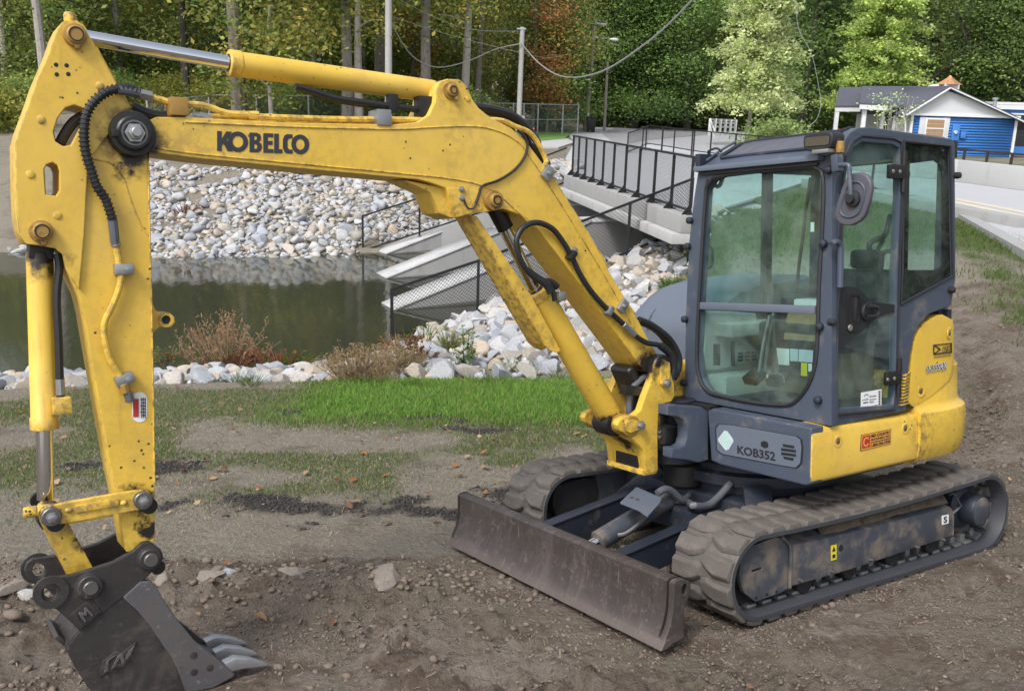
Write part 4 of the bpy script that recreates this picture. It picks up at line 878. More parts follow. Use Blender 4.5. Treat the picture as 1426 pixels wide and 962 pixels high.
# blade
bl = [(1018, 640), (1030, 627), (1060, 618), (1083, 628), (1089, 650), (1082, 690), (1064, 735), (1057, 790), (1060, 862), (1010, 892), (964, 920), (978, 885), (1002, 815), (1013, 760), (1017, 700)]
blP = zz('G', bl, 1, .98)
hole = zz('G', [(1052, 655), (1060, 640), (1070, 640), (1074, 655), (1070, 680), (1058, 690), (1051, 675)], 1, .98)
mb = MB(); bm = mb.bm; NY = 60; R = []
for j in range(NY+1):
    y = .93-1.91*j/NY; R.append([bm.verts.new((p.x, y, p.z+.004*math.sin(j*.5)*(i in (9, 10)))) for i, p in enumerate(blP)])
for a, b in zip(R, R[1:]):
    for k in range(len(a)): mb.face([a[k-1], a[k], b[k], b[k-1]])
mb.face(R[0]); mb.face(R[-1][::-1])
blade = mb.build('dozer_blade', MAT['blade'], exc, 0, ang=40)
MB().prism(blP, (0, -.035, 0), [hole]).build('end_plate', MAT['blade'], blade, .004)
MB().prism([Vector((p.x, -.98, p.z)) for p in blP], (0, .035, 0)).build('end_plate', MAT['blade'], blade, .004)
ce = zz('G', [(964, 922), (982, 880), (1004, 868), (1018, 885), (985, 914)], 1, .985)
MB().prism(ce, (0, -1.97, 0)).build('cutting_edge', MAT['blade'], blade, .004)
for yy, nmx in ((-.33, 0), (.33, 1)):
    b = MB(); b.prism([(.50, yy-.035, .20), (.50, yy-.035, .36), (.80, yy-.035, .345), (1.56, yy-.035, .235), (1.57, yy-.035, .10), (1.2, yy-.035, .12), (.8, yy-.035, .19)], (0, .07, 0))
    o = b.build('blade_arm', MAT['blue_dark'], exc, .008)
    MB().prism([(.85, yy-.045, .335), (1.50, yy-.045, .242), (1.50, yy-.045, .25), (.85, yy-.045, .343)], (0, .09, 0)).build('top_flange', MAT['blue_dark'], o, .003)
cyl0, cyl1 = Vector((1.46, 0, .17)), Vector((.60, 0, .42))
cy = MB().cyl(cyl0.lerp(cyl1, .18), cyl0.lerp(cyl1, .80), .060, n=28, ch=.006).build('blade_cylinder', MAT['frame_grey'], exc)
MB().cyl(cyl0, cyl0.lerp(cyl1, .2), .034, n=20).build('rod', MAT['chrome'], cy)
e = MB(); e.cyl((1.46, -.09, .17), (1.46, .09, .17), .055, n=24, ch=.006); e.box((1.50, .10, .17), (.20, .03, .16)); e.box((1.50, -.10, .17), (.20, .03, .16)); e.build('foot_bracket', MAT['blue_dark'], cy, .006)
pl = [mp(*zp('R3', *q), 2, .44) for q in ((835, 378), (945, 275), (1115, 352), (1098, 388), (1020, 470), (960, 428))]
gd = MB().prism(pl, (0, 0, -.012)).build('cylinder_guard', MAT['blue_panel'], exc, .003)
for q in ((912, 352), (950, 365)): bolt(gd, mp(*zp('R3', *q), 2, .441), (0, 0, 1), .009, .008, MAT['bolt'])
p = cyl0.lerp(cyl1, .55)
MB().tube([p+Vector((0, .06, .02)), p+Vector((.06, .085, .0)), p+Vector((.17, .08, -.05)), p+Vector((.22, .06, -.06))], .012, 8, 4).build('oil_pipe', MAT['zinc'], cy)
MB().box(p+Vector((-.02, .06, .02)), (.07, .04, .06)).build('port_block', MAT['blue'], cy, .008)
MB().tube([mp(*zp('R3', *q), 1, .08) for q in ((1085, 320), (1140, 292), (1190, 315), (1240, 360), (1299, 385))]+[mp(*zp('R1', *q), 1, .25) for q in ((100, 255), (180, 255), (250, 200), (310, 130))], .022, 10, 5).build('hose', MAT['hose_grey'], exc)
MB().tube([mp(*zp('R3', *q), 1, .0) for q in ((1070, 400), (1110, 425), (1170, 425), (1220, 395), (1299, 330))], .016, 10, 5).build('hose', MAT['hose_grey'], exc)
# ------------------------------------------------------------------ boom
Yn, Yf = -.03, -.27
boom_px = [(205.5, 168.5), (218, 163), (254, 163), (400, 170.5), (549, 173.5), (583, 170), (598, 160), (606, 143), (608, 124), (613, 114.5), (623, 110), (640, 111), (650, 120), (657, 137), (667, 151), (684, 164.5), (711, 178), (731, 195), (741, 208),
           (759.5, 233), (784.5, 271), (819, 322), (850, 381), (889, 446), (908, 482), (919, 500), (922, 512), (912, 521), (897, 517), (867, 476), (800, 386), (748, 318), (733, 304), (716, 296), (700, 291), (686, 294), (663, 297), (634, 303.5), (627, 280), (621, 262), (600, 254.5), (583, 250), (448, 237.5), (280, 221), (208, 211.5), (197, 205), (190, 192), (193, 177)]
boom = side('boom', 'P', boom_px, Yn, Yf, MAT['yellow'], exc, .005)
def bead(parent, px, y, r=.0045, name='weld_bead', m=None, sm=4): return MB().tube([mp(a, b, 1, y) for a, b in px], r, 6, sm).build(name, m or MAT['yellow'], parent)
bead(boom, [(258, 170), (400, 176.5), (549, 180), (600, 177.5), (660, 176), (695, 183), (720, 197), (733, 212), (775, 275), (850, 398), (898, 487)], Yn+.001)
bead(boom, [(216, 206), (280, 215), (448, 231), (583, 244), (620, 248), (660, 255), (690, 268), (715, 290), (745, 318)], Yn+.001)
# gusset below the knee (box end) and the cylinder hub
side('knee_bracket', 'P', [(622, 262), (650, 262), (672, 268), (672, 292), (636, 303)], Yn+.004, Yn-.02, MAT['yellow'], boom, .003)
ub = MB(); q = zz('P', [(560, 250), (600, 268), (611.5, 297), (632, 305), (630, 285), (620, 262)], 1, -.06); ub.prism(q, (0, -.18, 0)); ub.build('knee_box', MAT['yellow'], boom, .004)
for px in ((642.7, 264), (643, 276)): bolt(boom, mp(*px, 1, Yn+.004), (0, 1, 0), .012, .012, MAT['zinc'])
bead(boom, [(646, 277), (650, 288), (657, 291), (663, 285), (670, 262)], Yn+.012, .004, 'wire', MAT['rubber_hose'])
hub = MB(); c = mp(684.7, 279.5, 1, Yn); hub.lathe((c.x, Yn+.055, c.z), (0, -1, 0), [(.030, 0), (.034, .004), (.036, .02), (.050, .021), (.052, .06), (.052, .35)], 28); hub.build('cylinder_pin', MAT['pin_dirty'], boom)
MB().ring((c.x, Yn+.056, c.z), (0, 1, 0), .024, .018, .002).build('pin_groove', MAT['black'], boom)
c = mp(627.5, 126.5, 1, Yn); MB().lathe((c.x, Yn+.03, c.z), (0, -1, 0), [(.026, 0), (.030, .004), (.031, .02), (.042, .021), (.044, .03), (.044, .27), (.035, .3)], 28).build('cylinder_pin', MAT['pin_dirty'], boom)
MB().ring((c.x, Yn+.031, c.z), (0, 1, 0), .020, .015, .002).build('pin_groove', MAT['black'], boom)
bolt(boom, mp(634, 138, 1, Yn+.012), (0, 1, 0), .009, .02, MAT['pin_dirty']); bolt(boom, mp(689, 290, 1, Yn+.02), (0, 1, 0), .009, .02, MAT['pin_dirty'])
bolt(boom, mp(651, 138, 1, Yn), (0, 1, 0), .012, .006, MAT['yellow']); bolt(boom, mp(697, 273, 1, Yn), (0, 1, 0), .012, .006, MAT['yellow'])
# arm pivot hub
c = mp(184.6, 186.5, 1, Yn)
hb = MB().lathe((c.x, Yn+.035, c.z), (0, -1, 0), [(.062, 0), (.070, .006), (.072, .016), (.088, .018), (.092, .030), (.092, .31), (.07, .33)], 32).build('arm_pivot', MAT['black'], boom)
MB().ring((c.x, Yn+.035, c.z), (0, 1, 0), .052, .044, .004).build('washer', MAT['bolt'], hb)
bolt(hb, (c.x, Yn+.035, c.z), (0, 1, 0), .030, .034, MAT['zinc'], 'nut'); MB().cyl((c.x, Yn+.06, c.z), (c.x, Yn+.082, c.z), .020, n=16, ch=.003).build('stud', MAT['zinc'], hb)
MB().box((c.x+.075, Yn+.038, c.z-.005), (.03, .02, .03)).build('lock_tab', MAT['black'], hb, .004)
# KOBELCO, in heavy strokes
def dl(u, v): # lettering frame on the boom, u 0..381, v 0..82 downwards, in the D zoom
    return mp(*zp('D', 66+u, 424+17*u/381+v*(82-.006*u)/82), 1, Yn)
def lp(pts, holes=()): return [dl(*p) for p in pts], [[dl(*p) for p in h] for h in holes]
def ell(cx, cy, rx, ry, n=28, a0=0, a1=2*pi): return [(cx+rx*math.cos(a0+(a1-a0)*i/n), cy+ry*math.sin(a0+(a1-a0)*i/n)) for i in range(n)]
LET = []
LET.append(([(0, 0), (19, 0), (19, 32), (38, 0), (61, 0), (40, 36), (65, 82), (43, 82), (27, 50), (19, 60), (19, 82), (0, 82)], []))
LET.append((ell(86, 41, 42, 43), [ell(86, 41, 22, 24)]))
LET.append(([(134, 0), (165, 0), (178, 6), (182, 18), (179, 32), (172, 38), (182, 45), (186, 58), (181, 74), (168, 82), (134, 82)], [[(153, 15), (162, 15), (165, 22), (162, 30), (153, 30)], [(153, 48), (163, 48), (167, 57), (163, 67), (153, 67)]]))
LET.append(([(191, 0), (232, 0), (232, 16), (210, 16), (210, 32), (229, 32), (229, 48), (210, 48), (210, 66), (233, 66), (233, 82), (191, 82)], []))
LET.append(([(236, 0), (255, 0), (255, 65), (270, 65), (270, 82), (236, 82)], []))
LET.append(([(272, 22), (280, 4), (292, 0), (312, 0), (312, 17), (297, 18), (291, 26), (291, 56), (297, 64), (312, 65), (312, 82), (292, 82), (280, 78), (272, 60)], []))
LET.append((ell(344, 41, 37, 42), [ell(344, 41, 18, 23)]))
kb = MB()
for pts, hs in LET:
    a, h = lp(pts, hs); kb.prism([v+Vector((0, .0006, 0)) for v in a], (0, .0014, 0), [[v+Vector((0, .0006, 0)) for v in q] for q in h])
kb.build('lettering', MAT['navy_ink'], boom)
# hydraulic pipes along the top of the boom
def path(k, pts, y): return zz(k, pts, 1, y)
MB().tube(path('A', [(765, 495), (830, 515), (905, 535), (1010, 540), (1070, 550), (1140, 575), (1200, 588), (1330, 590)], -.07)+path('D', [(200, 362), (450, 372), (640, 376), (720, 375)], -.07)+path('D', [(900, 378), (1000, 385), (1220, 378), (1300, 405), (1370, 440), (1426, 540)], -.07)+path('E', [(640, 430), (700, 530), (800, 690), (900, 850)], -.055)+path('L', [(760, 390), (850, 540), (900, 610)], -.05), .014, 8, 4).build('oil_pipe', MAT['yellow'], boom)
MB().tube(path('A', [(1040, 600), (1150, 605), (1330, 612)], -.11)+path('D', [(200, 382), (450, 388), (720, 388), (930, 383)], -.11), .013, 8, 3).build('oil_pipe', MAT['yellow'], boom)
MB().tube(path('A', [(680, 550), (740, 580), (820, 600), (930, 605)], -.10), .024, 8, 5).build('hose', MAT['rubber_hose'], boom)
for k, q, y in (('A', (910, 555), -.07), ('D', (740, 372), -.07)):
    c = mp(*zp(k, *q), 1, y); MB().box(c, (.075, .10, .075)).build('pipe_clamp', MAT['zinc'] if k == 'D' else MAT['pin_dirty'], boom, .005)
for k, q in (('A', (720, 485)), ('A', (1025, 602))):
    c = mp(*zp(k, *q), 1, -.07); d = mp(*zp(k, q[0]+60, q[1]+14), 1, -.07); MB().cyl(c, d, .022, n=6).cyl(c.lerp(d, -.5), c, .018, n=12).build('fitting', MAT['zinc'], boom)
for q in ((645, 455),):
    c = mp(*zp('E', *q), 1, -.03); MB().box(c, (.075, .05, .06), Matrix.Rotation(.9, 3, 'Y')).build('pipe_clamp', MAT['zinc'], boom, .006); bolt(boom, c+Vector((0, .025, 0)), (0, 1, 0), .013, .012, MAT['zinc'])
c = mp(*zp('L', 843, 570), 1, -.03); MB().box(c, (.075, .05, .05), Matrix.Rotation(.9, 3, 'Y')).build('pipe_clamp', MAT['zinc'], boom, .006); bolt(boom, c+Vector((0, .025, 0)), (0, 1, 0), .012, .012, MAT['zinc'])
bead(boom, [zp('E', *q) for q in ((515, 262), (545, 290), (560, 330), (545, 385), (500, 440), (430, 485), (360, 510), (345, 545), (330, 585))], Yn+.010, .007, 'hose', MAT['rubber_hose'], 5)
MB().tube(path('D', [(1130, 322), (1210, 335), (1290, 360), (1350, 410), (1390, 470)], -.16)+path('E', [(600, 330), (650, 420)], -.16), .022, 8, 5).build('hose', MAT['rubber_hose'], boom)
MB().tube(path('D', [(1150, 335), (1260, 360), (1330, 420)], -.22)+path('E', [(570, 330), (620, 400)], -.22), .020, 8, 5).build('hose', MAT['rubber_hose'], boom)
# boom-side hose loop to the lift cylinder
loop = [(500, 510), (480, 470), (420, 430), (370, 370), (345, 300), (345, 240), (380, 190), (440, 172), (510, 200), (560, 260), (605, 335), (640, 410), (690, 490), (740, 550), (790, 600), (850, 655), (900, 705), (960, 745), (1030, 760), (1075, 800), (1090, 850)]
MB().tube(path('L', loop, .0), .0155, 10, 6).build('hose', MAT['rubber_hose'], boom)
for q, ax in (((603, 330), .9), ((782, 592), .9)):
    c = mp(*zp('L', *q), 1, .0); MB().box(c, (.055, .05, .035), Matrix.Rotation(.95, 3, 'Y')).build('hose_clip', MAT['black'] if q[0] < 700 else MAT['zinc'], boom, .006)
bolt(boom, mp(*zp('L', 615, 303), 1, Yn), (0, 1, 0), .014, .02, MAT['zinc'])
c = mp(*zp('L', 850, 655), 1, 0); d = mp(*zp('L', 905, 708), 1, 0); MB().cyl(c, d, .021, n=8, ch=.002).build('fitting', MAT['zinc'], boom)
# ------------------------------------------------------------------ arm cylinder, on top of the boom
def hyd(name, a, b, rod_end, rb, rr_, m, y=YB, parent=exc, n=32):
    """barrel from pixel a (gland end) to b (closed end), rod on to rod_end"""
    A, B, E_ = mp(*a, 1, y), mp(*b, 1, y), mp(*rod_end, 1, y); d = (B-A).normalized()
    L = (B-A).length
    o = MB().lathe(A, d, [(rb*.80, -.004), (rb*1.06, 0), (rb*1.08, .006), (rb*1.08, .045), (rb, .05), (rb, L-.02), (rb*.96, L-.006), (rb*.7, L)], n).build(name, m, parent, ang=40)
    MB().cyl(E_, A+d*.02, rr_, n=24).build('rod', MAT['chrome'], o)
    MB().ring(A-d*.005, d, rb*.72, rr_, .006).build('seal', MAT['black'], o)
    return o, A, B, d
sy = (mp(320, 87, 1, YB)-mp(320, 105, 1, YB)).length
arm_cyl, A_, B_, d_ = hyd('arm_cylinder', (319, 88), (606, 128), (104, 50), sy*.98, .030, MAT['yellow'])
MB().cyl((mp(627, 127, 1, YB)-Vector((0, .06, 0))), mp(627, 127, 1, YB)+Vector((0, .06, 0)), .05, n=24).bar(B_-d_*.03, mp(627, 127, 1, YB), .075, .08).build('cylinder_eye', MAT['black'], arm_cyl, .004)
MB().tube(path('D', [(390, 240), (470, 262), (560, 290), (700, 310), (790, 322), (860, 330), (930, 345)], YB+.05), .016, 8, 5).build('hose', MAT['rubber_hose'], arm_cyl)
MB().tube(path('D', [(400, 243), (520, 285), (620, 305), (780, 328)], YB+.0), .016, 8, 5).build('hose', MAT['rubber_hose'], arm_cyl)
MB().box(mp(*zp('D', 790, 312), 1, YB+.05), (.05, .04, .09)).build('hose_clip', MAT['black'], arm_cyl, .004)
c = mp(*zp('D', 925, 325), 1, YB+.05); MB().box(c, (.09, .07, .10)).build('port_block', MAT['black'], arm_cyl, .008)
# ------------------------------------------------------------------ arm (dipper)
An, Af = -.060, -.240
arm_px = [(92, 28), (105.4, 29), (116, 36.5), (124, 48.6), (135, 67.6), (162, 116), (189, 162), (203, 180), (206, 200), (206, 240), (208.5, 330), (211, 420), (213.5, 540), (215.8, 671), (215.8, 752), (208, 765), (195, 768), (176, 768), (172, 745), (160, 680), (153.5, 650), (133.8, 540), (116.5, 440), (110, 413), (91.5, 373), (87, 354), (76.5, 346), (55, 342), (36.6, 340), (27.5, 326), (24, 300), (22, 259), (21.6, 200), (25.7, 184), (38, 151), (51, 113.5), (67.6, 75.7), (78, 46), (84, 34)]
h1 = [(91, 150), (104, 146), (115, 150), (118, 158), (112, 178), (99, 202), (88, 204), (77, 197), (74, 183), (80, 165)]
h2 = [(61, 236), (65, 229), (73, 226), (80, 230), (83, 238), (83, 266), (78, 273), (63, 271)]
arm = side('arm', 'P', arm_px, An, Af, MAT['yellow'], exc, .005, (h1, h2))
dbl = [(92, 28), (105.4, 29), (116, 36.5), (124, 48.6), (135, 67.6), (162, 116), (186, 158), (170, 172), (152, 186), (128, 217), (122, 240), (120, 270), (117, 330), (110, 403), (91.5, 374), (87, 354), (76.5, 346), (55, 342), (36.6, 340), (27.5, 326), (24, 300), (22, 259), (21.6, 200), (25.7, 184), (38, 151), (51, 113.5), (67.6, 75.7), (78, 46), (84, 34)]
side('arm_cheek', 'P', dbl, An+.018, An-.001, MAT['yellow'], arm, .004, (h1, h2))
side('arm_cheek', 'P', dbl, Af-.018, Af+.001, MAT['yellow'], arm, .004, (h1, h2))
MB().tube([mp(96.5, 30, 1, YB), mp(96.8, 20, 1, YB)], .022, 12).build('lift_boss', MAT['yellow'], arm)
MB().lathe(mp(97, 22, 1, An-.02), (0, 0, 1), [(.02, -.03), (.024, 0), (.018, .012)], 12).build('lift_boss', MAT['yellow'], arm)
lug = side('hose_eye', 'P', [(208, 400), (213, 424), (217, 432), (226, 438), (235, 436), (243, 441), (244.5, 449), (239, 455.5), (231, 456.5), (222, 455), (216.5, 460), (213, 465), (208, 470)], An-.05, Af+.05, MAT['yellow'], arm, .003)
c = mp(234.6, 446, 1, An); MB().ring((c.x, An-.035, c.z), (0, -1, 0), .032, .019, .11).build('eye_ring', MAT['yellow'], lug)
MB().cyl((c.x, An-.045, c.z), (c.x, An-.10, c.z), .019, n=16).build('eye_bore', MAT['cavity'], lug)
for px in ((78, 90.5), (92.7, 91.4), (79, 104), (95, 103.5)):
    c = mp(*px, 1, An+.018); MB().lathe((c.x, An+.0195, c.z), (0, -1, 0), [(.006, 0), (.0085, .0006), (.0085, .004)], 12).build('tapped_hole', MAT['black'], arm)
for px in ((139, 120), (57, 167), (42.4, 243), (80, 300)):
    c = mp(*px, 1, An+.018); MB().lathe((c.x, An+.024, c.z), (0, -1, 0), [(.011, 0), (.016, .003), (.017, .008)], 14).build('plug_weld', MAT['yellow'], arm)
for px in ((104, 50), (57, 322.5)):
    c = mp(*px, 1, An+.018)
    o = MB().lathe((c.x, An+.055, c.z), (0, -1, 0), [(.030, 0), (.034, .003), (.035, .012), (.0435, .014), (.0445, .037), (.0445, .25), (.03, .27)], 28).build('pin', MAT['pin_dirty'], arm)
    MB().ring((c.x, An+.0555, c.z), (0, 1, 0), .028, .023, .002).build('pin_groove', MAT['black'], o)
    bolt(o, mp(px[0]+3, px[1]+15, 1, An+.025), (0, 1, 0), .012, .02, MAT['pin_dirty'])
bead(arm, [(128, 222), (145, 224), (160, 232), (172, 250), (184, 285), (197, 315), (206, 328)], An+.001, .0035)
bead(arm, [(206.3, 205), (208.5, 330), (211, 420), (213.2, 540), (215.3, 671)], An+.001, .004)
# corrugated hose and steel pipe on the arm
hp = path('A', [(720, 480), (660, 455), (605, 458), (540, 480), (480, 530), (445, 590), (432, 680), (440, 780), (470, 880), (500, 962)], An+.045)+path('B', [(440, 110), (462, 170), (472, 200)], An+.04)
MB().tube(hp, .0165, 10, 5).build('hose', MAT['rubber_hose'], arm)
sp_ = smooth_path(hp, 40); rings = MB(); acc = 0; last = sp_[0]
for i in range(1, len(sp_)-1):
    acc += (sp_[i]-sp_[i-1]).length
    if acc > .0165:
        acc = 0; t = (sp_[i+1]-sp_[i-1]).normalized(); rings.lathe(sp_[i]-t*.0035, t, [(.017, 0), (.0215, .0015), (.0215, .0055), (.017, .007)], 12, cap=False)
rings.build('spiral_guard', MAT['trim'], arm)['kind'] = 'stuff'
MB().tube(path('A', [(605, 462), (660, 470), (715, 480)], An+.045), .020, 10, 4).build('hose_sleeve', MAT['hose_grey'], arm)
MB().tube(path('B', [(470, 195), (478, 260), (482, 300)], An+.035), [.019, .019, .016], 10, 3).build('hose_sleeve', MAT['hose_grey'], arm)
MB().tube(path('A', [(450, 590), (410, 610), (370, 640), (330, 700), (310, 740)], An-.05), .021, 8, 5).build('hose', MAT['rubber_hose'], arm)
MB().tube(path('B', [(485, 305), (495, 360), (505, 430), (500, 480), (470, 560), (440, 620), (435, 670), (445, 730), (465, 790), (500, 850), (520, 900), (535, 930)], An+.026), .0135, 10, 5).build('oil_pipe', MAT['yellow'], arm)
for q, R_ in (((517, 405), 0.0), ((520, 865), .35)):
    c = mp(*zp('B', *q), 1, An+.02); MB().box(c, (.075, .045, .046), Matrix.Rotation(R_, 3, 'Y')).build('pipe_clamp', MAT['zinc'], arm, .006); bolt(arm, c+Vector((-.012, .022, 0)), (0, 1, 0), .012, .012, MAT['zinc'])
for q, r, m_ in (((482, 290), .020, MAT['zinc']), ((520, 905), .021, MAT['pin_dirty']), ((540, 940), .019, MAT['hose_grey'])):
    c = mp(*zp('B', *q), 1, An+.028); MB().cyl(c+Vector((.004, 0, .02)), c-Vector((.004, 0, .02)), r, n=8, ch=.003).build('fitting', m_, arm)
# capsule shaped instruction sticker
cap = [zp('C', 443+x, 61+y) for x, y in [(24*math.cos(a), -24+24*math.sin(a)) for a in np.linspace(pi, 2*pi, 10)]+[(24*math.cos(a), 24+24*math.sin(a)) for a in np.linspace(0, pi, 10)]]
MB().prism([mp(*q, 1, An+.0012) for q in cap], (0, .001, 0)).build('sticker', MAT['paper'], arm)
st = lambda x0, y0, x1, y1, m_: sticker(arm, [mp(*zp('C', *q), 1, An) for q in ((x0, y1), (x1, y1), (x1, y0), (x0, y0))], m_, 'sticker_print', .003)
st(422, 34, 440, 92, MAT['red_label'])
for i in range(6): st(446+i % 2*2, 34+i*10, 462, 39+i*10, MAT['hose_grey'])
for x in (448, 454, 460): st(x, 30, x+2, 96, MAT['ink'])
# ------------------------------------------------------------------ bucket cylinder
bk_cyl, A2, B2, d2 = hyd('bucket_cylinder', (62, 597), (55, 350), (63.6, 695), (mp(43, 560, 1, YB)-mp(81, 560, 1, YB)).length/2, .033, MAT['yellow'])
MB().cyl((mp(57, 322.5, 1, YB)-Vector((0, .07, 0))), mp(57, 322.5, 1, YB)+Vector((0, .07, 0)), .055, n=24).bar(B2-d2*.03, mp(57, 322.5, 1, YB), .09, .09).build('cylinder_eye', MAT['black'], bk_cyl, .004)
MB().tube(path('B', [(240, 340), (248, 400), (240, 480), (238, 560), (245, 700), (250, 860)], YB+.055)+path('C', [(192, 10), (192, 40)], YB+.055), .016, 8, 5).build('hose', MAT['rubber_hose'], bk_cyl)
MB().tube(path('B', [(250, 865), (254, 930)], YB+.055), .018, 10).build('hose_sleeve', MAT['zinc'], bk_cyl)
c = mp(*zp('C', 195, 55), 1, YB+.055); MB().box(c, (.07, .06, .07)).build('port_block', MAT['yellow'], bk_cyl, .006)
# ------------------------------------------------------------------ bucket linkage
def dog(name, p, q, w0, w1, y0, y1, m, parent=exc, bevel=.004):
    P0, P1 = mp(*p, 1, y0), mp(*q, 1, y0); d = (P1-P0); a = math.atan2(d.z, d.x); pts = []
    for i in range(9): t = a+pi/2+pi*i/8; pts.append(P0+Vector((w0*math.cos(t), 0, w0*math.sin(t))))
    for i in range(9): t = a-pi/2+pi*i/8; pts.append(P1+Vector((w1*math.cos(t), 0, w1*math.sin(t))))
    return MB().prism(pts, (0, y1-y0, 0)).build(name, m, parent, bevel)
pa, pb = (70.5, 718), (198, 695.5)
for y0, y1 in ((-.012, -.045), (mir(-.012), mir(-.045))):
    lk = dog('bucket_link', pa, pb, .042, .042, y0, y1, MAT['yellow_dirty'])
    s_ = 1 if y0 > YB else -1
    for p in (pa, pb):
        c = mp(*p, 1, -.012)
        w = MB().lathe((c.x, y0+.028*s_, c.z), (0, -s_, 0), [(.034, 0), (.038, .004), (.038, .03)], 24).build('link_boss', MAT['bolt'] if s_ > 0 else MAT['black'], lk)
        bolt(lk, (c.x, y0+.027*s_, c.z), (0, s_, 0), .017, .022, MAT['zinc'])
    for p in ((96, 710), (172, 700)):
        c = mp(*p, 1, y0); MB().ball((c.x, y0, c.z), .016, (1, .7, .7)).build('plug_weld', MAT['yellow'], lk)
    MB().bar(mp(105, 709, 1, y0+.003*s_), mp(165, 698.5, 1, y0+.003*s_), .012, .03, up=(0, 0, 1)).build('rib', MAT['yellow'], lk, .003)
c = mp(44, 712, 1, -.02); MB().cyl(c+Vector((.03, 0, 0)), c-Vector((.02, 0, 0)), .022, n=14, ch=.005).build('grease_nipple', MAT['yellow'], exc)
c = mp(*pa, 1, YB); MB().cyl((c.x, -.02, c.z), (c.x, mir(-.02), c.z), .036, n=20).cyl((c.x, YB-.05, c.z), (c.x, YB+.05, c.z), .055, n=24).build('link_pin', MAT['black'], exc)
c = mp(*pb, 1, YB); MB().cyl((c.x, -.02, c.z), (c.x, mir(-.02), c.z), .034, n=20).build('link_pin', MAT['black'], exc)
tie = dog('bucket_tie', (70.5, 718), (124, 818), .045, .05, YB+.055, YB-.055, MAT['yellow_dirty'])
# ------------------------------------------------------------------ bucket
Bn = .015; Bf = mir(Bn)
def kz(pts, y): return zz('K', pts, 1, y)
ear = [(600, 298), (632, 318), (642, 360), (636, 405), (612, 432), (570, 472), (290, 694), (245, 650), (190, 600), (140, 578), (108, 556), (92, 520), (104, 484), (132, 464), (200, 456), (262, 446), (330, 425), (440, 390), (530, 340), (565, 306)]
bk_side = [(290, 694), (560, 474), (600, 470), (632, 500), (660, 555), (720, 640), (800, 738), (890, 808), (980, 882), (972, 902), (880, 950), (760, 975), (640, 1040), (500, 1060), (400, 1020), (330, 950), (265, 850), (232, 780), (236, 760)]
bP = kz(bk_side, Bn)
bucket = MB().prism(bP, (0, -.022, 0)).build('bucket', MAT['bucket'], exc, .004)
MB().prism([Vector((p.x, Bf, p.z)) for p in bP], (0, .022, 0)).build('bucket_side', MAT['bucket'], bucket, .004)
shell = bP[8:] + bP[:2]; shell = bP[9:]+bP[:1]     # floor, back and top, open at the mouth
mb = MB(); bm = mb.bm; cen = sum(bP, Vector())/len(bP)
A = [bm.verts.new((p.x, Bn-.002, p.z)) for p in shell]; B = [bm.verts.new((p.x, Bf+.002, p.z)) for p in shell]
inn = [p+(cen-p).normalized()*.016 for p in shell]
A2_ = [bm.verts.new((p.x, Bn-.002, p.z)) for p in inn]; B2_ = [bm.verts.new((p.x, Bf+.002, p.z)) for p in inn]
for i in range(1, len(shell)):
    for a, b in ((A, B), (B2_, A2_)): mb.face([a[i-1], a[i], b[i], b[i-1]])
mb.face([A[0], B[0], B2_[0], A2_[0]]); mb.face([A[-1], B[-1], B2_[-1], A2_[-1]])
mb.build('bucket_shell', MAT['bucket'], bucket)
tp = kz([(290, 694), (560, 474)], Bn); MB().prism([tp[0], tp[1], tp[1]+Vector((0, 0, .02)), tp[0]+Vector((0, 0, .02))], (0, Bf-Bn, 0)).build('bucket_top', MAT['bucket'], bucket)
wear = [(482, 548), (560, 478), (600, 472), (632, 502), (660, 557), (720, 642), (800, 740), (890, 810), (978, 884), (970, 900), (880, 948), (762, 970), (735, 890), (700, 815), (660, 760), (600, 670), (545, 605)]
ws = MB().prism(kz(wear, Bn+.014), (0, -.0145, 0)).build('side_cutter', MAT['bucket_wear'], bucket, .005)
for q in ((795, 803), (868, 857), (797, 877)): c = mp(*zp('K', *q), 1, Bn+.014); MB().lathe((c.x, c.y+.002, c.z), (0, -1, 0), [(.010, 0), (.016, .001), (.016, .004)], 14).build('plug_weld', MAT['bucket'], ws)
MB().prism([Vector((p.x, Bf-.014, p.z)) for p in kz(wear, Bn+.014)], (0, .0145, 0)).build('side_cutter', MAT['bucket_wear'], bucket, .005)
for y0, y1 in ((Bn+.004, Bn-.028), (Bf-.004, Bf+.028)):
    P = [Vector((p.x, y0, p.z)) for p in kz(ear, Bn)]
    hh = [Vector((p.x, y0, p.z)) for p in kz([(160+30*math.cos(a), 520+34*math.sin(a)) for a in np.linspace(0, 2*pi, 16, endpoint=False)], Bn)]
    er = MB().prism(P, (0, y1-y0, 0), [hh]).build('bucket_ear', MAT['bucket'], bucket, .004)
    s_ = 1 if y0 > YB else -1
    for q, rr_ in (((598, 372), .046), ((332, 495), .050)):
        c = mp(*zp('K', *q), 1, Bn)
        MB().lathe((c.x, y0+.022*s_, c.z), (0, -s_, 0), [(rr_*.9, 0), (rr_, .004), (rr_, .02), (rr_*1.2, .0225), (rr_*1.2, .03)], 28).build('pin_boss', MAT['bucket'], er)
        MB().lathe((c.x, y0+.036*s_, c.z), (0, -s_, 0), [(.026, 0), (.029, .003), (.029, .02)], 24).build('pin', MAT['bolt'], er)
    c = mp(*zp('K', 160, 520), 1, Bn); MB().ring((c.x, y0, c.z), (0, s_, 0), .066, .036, .012).build('hook_ring', MAT['bucket'], er)
for q in ((598, 372), (332, 495)):
    c = mp(*zp('K', *q), 1, YB); MB().cyl((c.x, Bn-.01, c.z), (c.x, Bf+.01, c.z), .030, n=18).build('bucket_pin', MAT['black'], bucket)
MB().box(mp(190/3.184+20, 700/3.184+660, 1, YB), (.02, .22, .06), Matrix.Rotation(.7, 3, 'Y')).build('back_plate', MAT['bucket'], bucket, .004)
